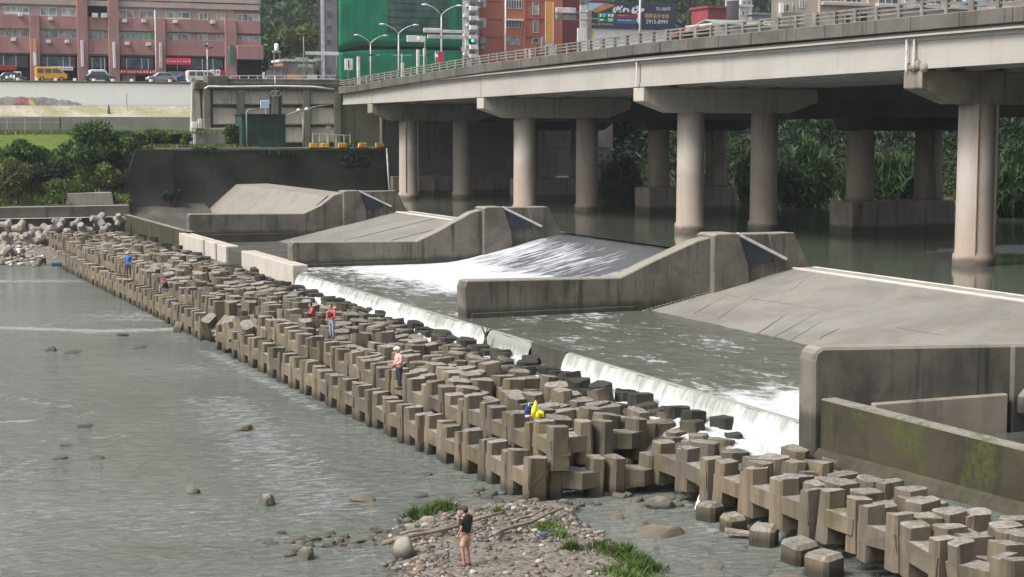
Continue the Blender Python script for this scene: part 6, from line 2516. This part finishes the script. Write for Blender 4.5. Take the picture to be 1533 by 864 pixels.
house('hill_house', 'red walled house on the hillside above the faded green roof', 350, (1060, 12, 1092, 40), 'crimson', 'crimson', (), cat='house')
t = thing('water_tank', 'dark round water tank between the red house and the white house', 'tank', P(1097, 24, y=346))
m = MB()
q = P(1097, 2, y=346)
m.lathe((q.x, 346, 0), [(1.5, t.location.z - 2), (1.5, q.z - .1), (1.7, q.z), (1.4, q.z + .3)], 18)
m.build('barrel', M['mauve'], t, True)
house('hill_house', 'small white house with a terrace on the hillside', 352, (1107, 10, 1124, 26), 'offwhite', 'offwhite', ((1110, 17, 1114, 23), (1117, 17, 1121, 23)))
house('hill_house', 'upper white storey house high on the hillside', 366, (1110, -6, 1126, 9), 'offwhite', 'palesteel', ((1112, 2, 1116, 7), (1119, 2, 1123, 7)))
house('hill_house', 'low grey house beside the beige building', 350, (1126, 22, 1155, 34), 'mauve', 'roofgreen', ((1146, 24, 1150, 28),))
# long house with faded green roof
t = thing('roofed_house', 'long low house with a faded green pitched roof beyond the bridge', 'house', P(1110, 44, y=318))
a, b_ = P(1076, 28, y=318), P(1150, 36, y=318)
g0 = P(1066, 48, y=318)
m = MB()
m.box(g0.x, b_.x + 6, 318, 330, 19, P(1100, 35, y=318).z)
m.build('wall', M['offwhite'], t)
m = MB()
zr = P(1078, 26.5, y=318).z
ze = P(1078, 36.5, y=318).z
m.prism([(316.5, ze), (324, zr), (331, ze), (331, ze - .15), (324, zr - .25), (316.5, ze - .2)], 'x', g0.x + 1.5, b_.x + 8)
m.build('roof', M['roofgreen'], t)
t = thing('lean_to', 'low rust-red roof sloping beside the green-roofed house', 'shed', P(1040, 46, y=316))
a, b_ = P(1010, 50, y=316), P(1064, 38, y=316)
m = MB()
m.prism([(a.x, a.z - .4), (b_.x, b_.z - .4), (b_.x + .5, b_.z), (a.x, a.z)], 'y', 315, 322)
m.build('roof', M['rooforange'], t)
m = MB()
m.prism([(a.x + .3, 19), (b_.x, 19), (b_.x, b_.z - .6), (a.x + .3, a.z - .6)], 'y', 316, 321)
m.build('wall', M['dark'], t)

# beige building at the right
t = thing('beige_building', 'long beige apartment building behind the bridge railing', 'building', (160, 260, 20))
y = 236
a, b_ = P(1155, 0, y=y), P(1660, 0, y=y)
m = MB()
raked(m, 1155, 1660, y, 14, 17, 48)
m.build('wall', M['beige'], t)
for r_, n_ in (((1170, 6, 1182, 18), 2), ((1186, 4, 1192, 16), 1), ((1197, 1, 1205, 12), 2), ((1228, -8, 1290, 3), 8), ((1315, -4, 1345, 8), 3), ((1370, -6, 1410, 6), 4), ((1430, -2, 1462, 7), 3), ((1485, -8, 1520, 4), 4)):
    win(t, y - .01, *r_, n_, 'darkglass' if r_[0] > 1200 else 'glass', 'frame')
fbox(t, 'concrete_stair', y - .3, 1163, 20, 1195, 42, 'greywall', .0, 1.5)
fbox(t, 'white_sheet', y, 1166, 5, 1172, 20, 'white', .0, .4)
for px in (1227, 1265, 1300, 1355, 1420, 1475):
    fbox(t, 'pilaster', y, px - 1, -40, px + 1, 40, 'beige', .0, .3)
fbox(t, 'balcony_band', y, 1228, 4, 1300, 9, 'beige', .0, .9, bevel=.05)
fbox(t, 'balcony_band', y, 1310, 9, 1520, 14, 'offwhite', .0, .9, bevel=.05)
fbox(t, 'dark_door', y, 1262, 20, 1272, 38, 'dark', .0, .1)
fbox(t, 'dark_door', y, 1288, 18, 1300, 36, 'dark', .0, .1)
fbox(t, 'blue_awning', y, 1440, 0, 1470, 6, 'skybluebox', .0, 1.0)

# small town clutter between the pink building and the tower
house('town_house', 'low grey house with a red roof beyond the corner of the pink building', 345, (398, 102, 424, 114), 'mauve', 'rooforange', ((404, 105, 409, 110),))
house('town_house', 'low dark house behind the stacked white signs', 345, (424, 92, 470, 114), 'greywall', 'palesteel', ((440, 98, 446, 104), (452, 98, 458, 104)))
t = thing('rooftop_tank', 'white rooftop water tank on a stand between the pink building and the tower', 'tank', P(414, 80, y=345))
q0, q1 = P(414, 76, y=345), P(414, 65, y=345)
m = MB()
m.lathe((q0.x, 345, q0.z), [(.45, 0), (.48, .1), (.48, q1.z - q0.z - .2), (.2, q1.z - q0.z)], 12)
m.build('barrel', M['white'], t, True)
m = MB()
m.box(q0.x - .8, q0.x + .8, 344.4, 345.6, q0.z - .4, q0.z - .003)
for sx in (-.6, .6): m.box(q0.x + sx - .08, q0.x + sx + .08, 344.6, 344.8, q0.z - 6, q0.z - .4)
m.build('stand', M['greypaint'], t)
for i, (r_, lb) in enumerate((((457, 77, 507, 83), 'long white roadside sign board, topmost of the stacked boards'), ((442, 86, 462, 91), 'white roadside board below the long one at its near end'), ((445, 96, 468, 101), 'lowest white roadside board of the stack'), ((470, 87, 484, 92), 'small grey-white roadside board under the long one'))):
    panel('roadside_board', lb, 'sign', r_, 262 + i, 'white' if i != 3 else 'palesteel', (r_[0] + 3, r_[2] - 3), 120)
lamp(455, 122, 55, 262, 0, 'slim pole among the stacked white road signs', name='pole')
for r_, mt, lb in (((430, 112, 450, 122), 'orange', 'orange barrier board on the road behind the guard rail'), ((460, 112, 475, 122), 'palesteel', 'grey barrier board on the road behind the guard rail')):
    panel('barrier_board', lb, 'barrier', r_, 230, mt, (), 0)
# ---------------------------------------------------------------- people
def skin_mesh(pts, edges, radii, root, name, mat, sub=1):
    me = bpy.data.meshes.new(name)
    me.from_pydata(pts, edges, [])
    o_ = bpy.data.objects.new(name, me)
    COL.objects.link(o_)
    sk = o_.modifiers.new('skin', 'SKIN')
    sk.use_smooth_shade = True
    for i, r_ in enumerate(radii):
        v_ = me.skin_vertices[0].data[i]
        v_.radius = r_ if isinstance(r_, tuple) else (r_, r_)
        v_.use_root = i == root
    if sub:
        ss = o_.modifiers.new('sub', 'SUBSURF')
        ss.levels = ss.render_levels = sub
    dg = bpy.context.evaluated_depsgraph_get()
    nm = bpy.data.meshes.new_from_object(o_.evaluated_get(dg))
    bpy.data.objects.remove(o_)
    nm.materials.clear()
    for m_ in (mat if isinstance(mat, list) else [mat]): nm.materials.append(m_)
    nm.polygons.foreach_set('use_smooth', [True] * len(nm.polygons))
    return nm


SKIN = plain('skin', (0.42, 0.215, 0.155), 0.55, 0.08)
EYE = plain('eye', (0.02, 0.015, 0.012), 0.3)
HAIR = plain('dark_hair', (0.015, 0.013, 0.012), 0.6)
CL = {}


def cloth(col):
    if col not in CL: CL[col] = plain('cloth_%d' % len(CL), col, 0.85, 0.2, 6)
    return CL[col]


POSES = {
    # joints in metres, facing +x, feet on z=0
    'stand': dict(pel=(0, 0, .93), chest=(.01, 0, 1.24), neck=(.02, 0, 1.46), head=(.04, 0, 1.60),
                  hipL=(0, .095, .90), kneeL=(.03, .11, .49), ankL=(-.02, .11, .09), hipR=(0, -.095, .90), kneeR=(.02, -.12, .49), ankR=(-.04, -.13, .09),
                  shL=(0, .19, 1.40), elL=(-.02, .25, 1.12), haL=(.10, .24, .90), shR=(0, -.19, 1.40), elR=(-.03, -.25, 1.12), haR=(.06, -.25, .88)),
    'hold': dict(pel=(0, 0, .93), chest=(.02, 0, 1.24), neck=(.03, 0, 1.46), head=(.07, 0, 1.59),
                 hipL=(0, .095, .90), kneeL=(.04, .12, .49), ankL=(-.02, .12, .09), hipR=(0, -.095, .90), kneeR=(.0, -.11, .49), ankR=(-.05, -.12, .09),
                 shL=(.01, .19, 1.40), elL=(.05, .27, 1.12), haL=(.26, .20, 1.05), shR=(.01, -.19, 1.40), elR=(.03, -.26, 1.12), haR=(.20, -.17, .98)),
    'sit': dict(pel=(0, 0, .12), chest=(.06, 0, .43), neck=(.13, 0, .63), head=(.19, 0, .76),
                hipL=(.02, .10, .12), kneeL=(.40, .16, .36), ankL=(.42, .15, -.05), hipR=(.02, -.10, .12), kneeR=(.42, -.15, .34), ankR=(.50, -.15, -.06),
                shL=(.10, .19, .57), elL=(.20, .25, .32), haL=(.40, .14, .36), shR=(.10, -.19, .57), elR=(.22, -.25, .32), haR=(.42, -.12, .34)),
}


def person(label, loc, rz, pose, shirt, legs, hat=None, shorts=False, sleeves=True, scale=1.0, shoes=(0.05, 0.04, 0.04), vest=None, name='person', belly=1.0, category='person'):
    J = {k: Vector(v_) for k, v_ in POSES[pose].items()}
    t_ = thing(name, label, category, loc, None, rz)
    t_.scale = (scale,) * 3
    keys, rad = [], []

    def add(p_, r_):
        keys.append(tuple(p_))
        rad.append(r_)
        return len(keys) - 1
    E_ = []
    pel = add(J['pel'], .135)
    ch = add(J['chest'], (.135 * belly, .16))
    nk0 = add(J['neck'] - Vector((0, 0, .07)), .105)
    nk = add(J['neck'], .058)
    hd = add(J['head'] - Vector((.01, 0, .06)), .055)
    E_ += [(pel, ch), (ch, nk0), (nk0, nk), (nk, hd)]
    for s in 'LR':
        hp, kn, an = J['hip' + s], J['knee' + s], J['ank' + s]
        a = add(hp - Vector((0, 0, .05)), .092)
        b = add(hp.lerp(kn, .5), .078)
        c = add(kn, .056)
        d = add(kn.lerp(an, .35), .055)
        e = add(an, .040)
        fdir = Vector((1, (.25 if s == 'L' else -.25), 0)).normalized()
        f_ = add(an + fdir * .17 + Vector((0, 0, -.055)), .034)
        h_ = add(an + Vector((-.02, 0, -.045)), .038)
        E_ += [(pel, a), (a, b), (b, c), (c, d), (d, e), (e, h_), (h_, f_)]
        sh, el, ha = J['sh' + s], J['el' + s], J['ha' + s]
        a = add(sh, .062)
        b = add(el, .042)
        c = add(el.lerp(ha, .9), .028)
        E_ += [(nk0, a), (a, b), (b, c)]
    me = skin_mesh(keys, E_, rad, pel, 'body', [SKIN, EYE, HAIR])
    bm = bmesh.new()
    bm.from_mesh(me)
    tmp = MB()
    H = J['head']
    tmp.ball(H, (.098, .078, .122), 14, 10)
    tmp.ball(H + Vector((.092, 0, -.02)), (.022, .014, .026), 6, 5)            # nose
    tmp.ball(H + Vector((.075, 0, -.075)), (.022, .03, .014), 6, 4)             # mouth and chin
    for s in (1, -1): tmp.ball(H + Vector((-.005, s * .08, -.01)), (.022, .012, .034), 6, 5)   # ears
    tmp.cur = 1
    for s in (1, -1): tmp.ball(H + Vector((.083, s * .032, .012)), (.012, .014, .010), 6, 4)
    tmp.cur = 0
    for s in 'LR':                                                             # hands: palm, four fingers, thumb
        el, ha = J['el' + s], J['ha' + s]
        d = (ha - el).normalized()
        side = Vector((0, 1, 0)) if abs(d.y) < .8 else Vector((1, 0, 0))
        wide = (side.cross(d)).normalized()
        inn = d.cross(wide).normalized() * (-1 if s == 'L' else 1)
        tmp.tube([ha - d * .03, ha + d * .02, ha + d * .065], [.026, .036, .034], 8)
        for i, L in enumerate((.062, .072, .068, .052)):
            b0 = ha + d * .06 + wide * (.027 - .018 * i)
            k1 = b0 + d * L * .5 + inn * .006
            tmp.tube([b0 - d * .015, k1, k1 + d * L * .38 + inn * .022, k1 + d * L * .5 + inn * .045], [.010, .009, .0085, .006], 6)
        b0 = ha + wide * .032
        tmp.tube([b0 - wide * .01, b0 + wide * .026 + d * .025 + inn * .01, b0 + wide * .026 + d * .06 + inn * .022], [.012, .0105, .008], 6)
    b0 = len(bm.verts)
    vs_ = [bm.verts.new(p_) for p_ in tmp.v]
    bm.verts.ensure_lookup_table()
    for f_, mi in zip(tmp.f, tmp.m):
        fc = bm.faces.new([vs_[i] for i in f_])
        fc.material_index = mi
        fc.smooth = True
    bm.to_mesh(me)
    bm.free()

    def part(nm, me_):
        o_ = bpy.data.objects.new(nm, me_)
        COL.objects.link(o_)
        o_.parent = t_
        return o_
    part('body', me)
    # shirt
    pts, rr, ed = [], [], []

    def ad(p_, r_, link=None):
        pts.append(tuple(p_))
        rr.append(r_)
        if link is not None: ed.append((link, len(pts) - 1))
        return len(pts) - 1
    hem = ad(J['pel'] + Vector((0, 0, -.02)), (.168, .172))
    c0 = ad(J['pel'].lerp(J['chest'], .5), (.165 * belly, .17), hem)
    c1 = ad(J['chest'], (.165 * belly, .185), c0)
    c2 = ad(J['neck'] - Vector((.005, 0, .07)), (.125, .13), c1)
    ad(J['neck'] - Vector((.005, 0, .012)), .072, c2)
    for s in 'LR':
        a = ad(J['sh' + s] + Vector((0, 0, .0)), .084, c2)
        b = ad(J['sh' + s].lerp(J['el' + s], .75), .068, a)
        if sleeves:
            b = ad(J['el' + s], .060, b)
            ad(J['el' + s].lerp(J['ha' + s], .86), .046, b)
    part('shirt', skin_mesh(pts, ed, rr, hem, 'shirt', cloth(shirt)))
    if vest:
        pts, rr, ed = [], [], []
        hem = ad(J['pel'] + Vector((0, 0, .02)), (.205, .21))
        c1 = ad(J['chest'], (.215, .235), hem)
        ad(J['neck'] - Vector((.005, 0, .05)), (.165, .185), c1)
        part('vest', skin_mesh(pts, ed, rr, hem, 'vest', cloth(vest)))
    pts, rr, ed = [], [], []
    w = ad(J['pel'] + Vector((0, 0, .05)), (.15, .155))
    w2 = ad(J['pel'] - Vector((0, 0, .05)), (.155, .165), w)
    for s in 'LR':
        hp, kn, an = J['hip' + s], J['knee' + s], J['ank' + s]
        a = ad(hp.lerp(kn, .25), .105, w2)
        b = ad(hp.lerp(kn, .8 if not shorts else .9), .086 if not shorts else .098, a)
        if not shorts:
            b = ad(kn, .076, b)
            b = ad(kn.lerp(an, .5), .068, b)
            ad(kn.lerp(an, .95), .062, b)
    part('shorts' if shorts else 'trousers', skin_mesh(pts, ed, rr, w, 'trousers', cloth(legs)))
    for s in 'LR':
        an = J['ank' + s]
        fdir = Vector((1, (.25 if s == 'L' else -.25), 0)).normalized()
        m_ = MB()
        m_.tube([an + Vector((-.05, 0, -.05)), an + fdir * .06 + Vector((0, 0, -.052)), an + fdir * .16 + Vector((0, 0, -.062)), an + fdir * .20 + Vector((0, 0, -.068))], [.040, .045, .040, .02], 8)
        m_.build('shoe', cloth(shoes), t_, True, local=True)
    m_ = MB()
    if hat:
        m_.ball(H + Vector((-.008, 0, .045)), (.112, .094, .095), 12, 8)
        m_.tube([H + Vector((.05, 0, .055)), H + Vector((.17, 0, .045))], [.078, .05], 8)
        m_.build('hat', cloth(hat), t_, True, local=True)
        m_ = MB()
        m_.ball(H + Vector((-.03, 0, .0)), (.085, .081, .085), 10, 7)
        m_.build('hair', HAIR, t_, True, local=True)
    else:
        m_.ball(H + Vector((-.022, 0, .03)), (.100, .086, .105), 12, 8)
        m_.build('hair', HAIR, t_, True, local=True)
    return t_


def field(px, py, z):
    q_ = P(px, py, z=z)
    return (q_.x, q_.y, z)


def left_of_view(extra=0.0):
    return math.pi - YAW + extra


q = P(697, 842, z=.36)
person('man in black t-shirt, beige shorts and dark cap standing on the gravel bar', (q.x, q.y, bar_z(q.x, q.y)), left_of_view(-.55), 'stand', (0.018, 0.018, 0.022), (0.50, 0.35, 0.22), hat=(0.06, 0.05, 0.06), shorts=True, sleeves=False, shoes=(0.10, 0.04, 0.04), belly=1.12)
person('fisherman in pink checked shirt, white hat and dark trousers standing on the blocks', field(598, 583, 2.38), left_of_view(.5), 'hold', (0.62, 0.34, 0.33), (0.03, 0.032, 0.045), hat=(0.80, 0.76, 0.66), scale=.98)
person('angler in dark vest over red sleeves and pale jeans standing on the blocks', field(497, 507, 2.36), left_of_view(.9), 'hold', (0.55, 0.07, 0.08), (0.24, 0.27, 0.33), vest=(0.03, 0.03, 0.05), scale=.98)
person('person in brownish-red top sitting low among the blocks behind the angler in the vest', field(470, 478, 2.3), left_of_view(.3), 'sit', (0.34, 0.10, 0.08), (0.06, 0.05, 0.05))
person('person in bright blue jacket and white cap walking on the far blocks', field(193, 414, 2.38), left_of_view(1.2), 'stand', (0.03, 0.13, 0.42), (0.04, 0.05, 0.09), hat=(0.8, 0.8, 0.8))
person('person in dark maroon jacket and jeans sitting on the blocks above the breach', field(250, 437, 2.38), left_of_view(-.1), 'sit', (0.045, 0.02, 0.04), (0.22, 0.26, 0.34), hat=(0.25, 0.08, 0.10))
person('angler with white cap and dark clothes sitting on the far gravel shore', field(67, 397, 0.55), left_of_view(-.4), 'sit', (0.02, 0.022, 0.035), (0.02, 0.02, 0.03), hat=(0.8, 0.8, 0.8))
person('angler in white shirt and dark trousers sitting beneath the leaning tetrapod', field(29, 382, 0.75), left_of_view(-1.2), 'sit', (0.6, 0.6, 0.62), (0.02, 0.02, 0.03), hat=(0.75, 0.75, 0.75))
# bridge walker, riders reduced to what shows above the parapet
q = P(793, 96, y=140)
person('walker in a pale pink top bending forward behind the bridge railing', (58.3, P(793, 100, x=58.3).y, zt(134) - .85), math.pi / 2, 'stand', (0.75, 0.45, 0.48), (0.10, 0.12, 0.14), hat=(0.8, 0.7, 0.7))

# belongings on the blocks
q = P(803, 626, z=2.42)
t = thing('raincoat', 'bright yellow raincoat bundled on top of the blocks', 'raincoat', q)
m = MB()
m.ball((q.x + .02, q.y, 2.52), (.17, .15, .17), 10, 7)
m.tube([(q.x - .10, q.y, 2.5), (q.x - .09, q.y, 2.72), (q.x - .02, q.y + .02, 2.92), (q.x - .02, q.y + .03, 3.04)], [.12, .10, .07, .02], 8)
m.tube([(q.x + .02, q.y - .08, 2.66), (q.x + .18, q.y - .12, 2.62), (q.x + .2, q.y - .15, 2.46)], [.07, .07, .05], 8)
m.build('fabric', cloth((0.72, 0.68, 0.03)), t, True)
q = P(790.5, 625, z=2.42)
t = thing('backpack', 'small navy blue backpack with a pink base beside the yellow raincoat', 'backpack', q)
m = MB()
m.ball((q.x, q.y, 2.66), (.14, .11, .22), 10, 8)
m.build('bag', cloth((0.02, 0.045, 0.16)), t, True)
m = MB()
m.ball((q.x, q.y - .02, 2.47), (.13, .11, .07), 10, 6)
m.build('base', cloth((0.75, 0.35, 0.62)), t, True)
m = MB()
m.tube([(q.x - .02, q.y - .1, 2.84), (q.x + .03, q.y - .02, 2.93), (q.x + .07, q.y + .05, 2.82)], .018, 6)
m.build('handle', cloth((0.4, 0.5, 0.7)), t, True)
q = P(85, 398, z=.6)
t = thing('cool_box', 'blue bag lying on the far gravel shore beside the sitting anglers', 'bag', q)
m = MB()
m.box(q.x - .5, q.x + .45, q.y - .25, q.y + .25, .55, .9)
m.build('bag', cloth((0.03, 0.09, 0.16)), t, bevel=.08)
m = MB()
q = P(813, 800, z=.4)
m.ball((q.x, q.y, .42), (.17, .12, .05), 8, 5)
put(m.build('plastic_bag', cloth((0.06, 0.10, 0.20)), smooth=True), 'crumpled blue plastic bag on the weedy side of the bar', 'bag')
# ---------------------------------------------------------------- light, world, view
SUN_EL, SUN_AZ = R(50), R(262)          # azimuth clockwise from +y (north): light from behind, over the left shoulder
world = bpy.data.worlds.new('World')
scene.world = world
world.use_nodes = True
nt = world.node_tree
nt.nodes.clear()
out = nt.nodes.new('ShaderNodeOutputWorld')
bg = nt.nodes.new('ShaderNodeBackground')
sky = nt.nodes.new('ShaderNodeTexSky')
sky.sky_type = 'NISHITA'
sky.sun_disc = False
sky.sun_elevation = SUN_EL
sky.sun_rotation = SUN_AZ
sky.air_density = 1.0
sky.dust_density = 5.0
sky.ozone_density = 1.0
hs = nt.nodes.new('ShaderNodeHueSaturation')
hs.inputs['Saturation'].default_value = 0.28
nt.links.new(sky.outputs[0], hs.inputs['Color'])
nt.links.new(hs.outputs[0], bg.inputs[0])
bg.inputs[1].default_value = 0.105
nt.links.new(bg.outputs[0], out.inputs[0])
sd = bpy.data.lights.new('sun', 'SUN')
sd.energy = 2.15
sd.angle = R(20)
sd.color = (1.0, 0.965, 0.91)
so = bpy.data.objects.new('sun', sd)
COL.objects.link(so)
d = Vector((math.sin(SUN_AZ) * math.cos(SUN_EL), math.cos(SUN_AZ) * math.cos(SUN_EL), math.sin(SUN_EL)))
so.rotation_euler = d.to_track_quat('Z', 'Y').to_euler()
so.location = (0, 0, 60)

vs_ = scene.view_settings
scene.display_settings.display_device = 'sRGB'
vs_.view_transform = 'Standard'
vs_.look = 'None'
vs_.exposure = 0.9
vs_.gamma = 1.0
vs_.use_curve_mapping = False
scene.render.engine = 'CYCLES'
scene.cycles.max_bounces = 6
scene.cycles.diffuse_bounces = 3
scene.cycles.glossy_bounces = 3
scene.cycles.transmission_bounces = 2
scene.cycles.volume_bounces = 0
scene.cycles.use_denoising = True

# pale air between here and the hills
hz = NT('haze_air')
hz.t.nodes.remove(hz.bsdf)
pv = hz.n('VolumePrincipled')
pv.inputs['Color'].default_value = (0.78, 0.85, 0.92, 1)
pv.inputs['Density'].default_value = 0.00019
pv.inputs['Anisotropy'].default_value = 0.2
hz.l(pv.outputs[0], hz.out.inputs['Volume'])
m = MB()
m.box(-420, 920, -130, 930, -2.5, 215)
put(m.build('haze', hz.mat), 'thin pale haze over the whole river valley', 'haze', kind='stuff')
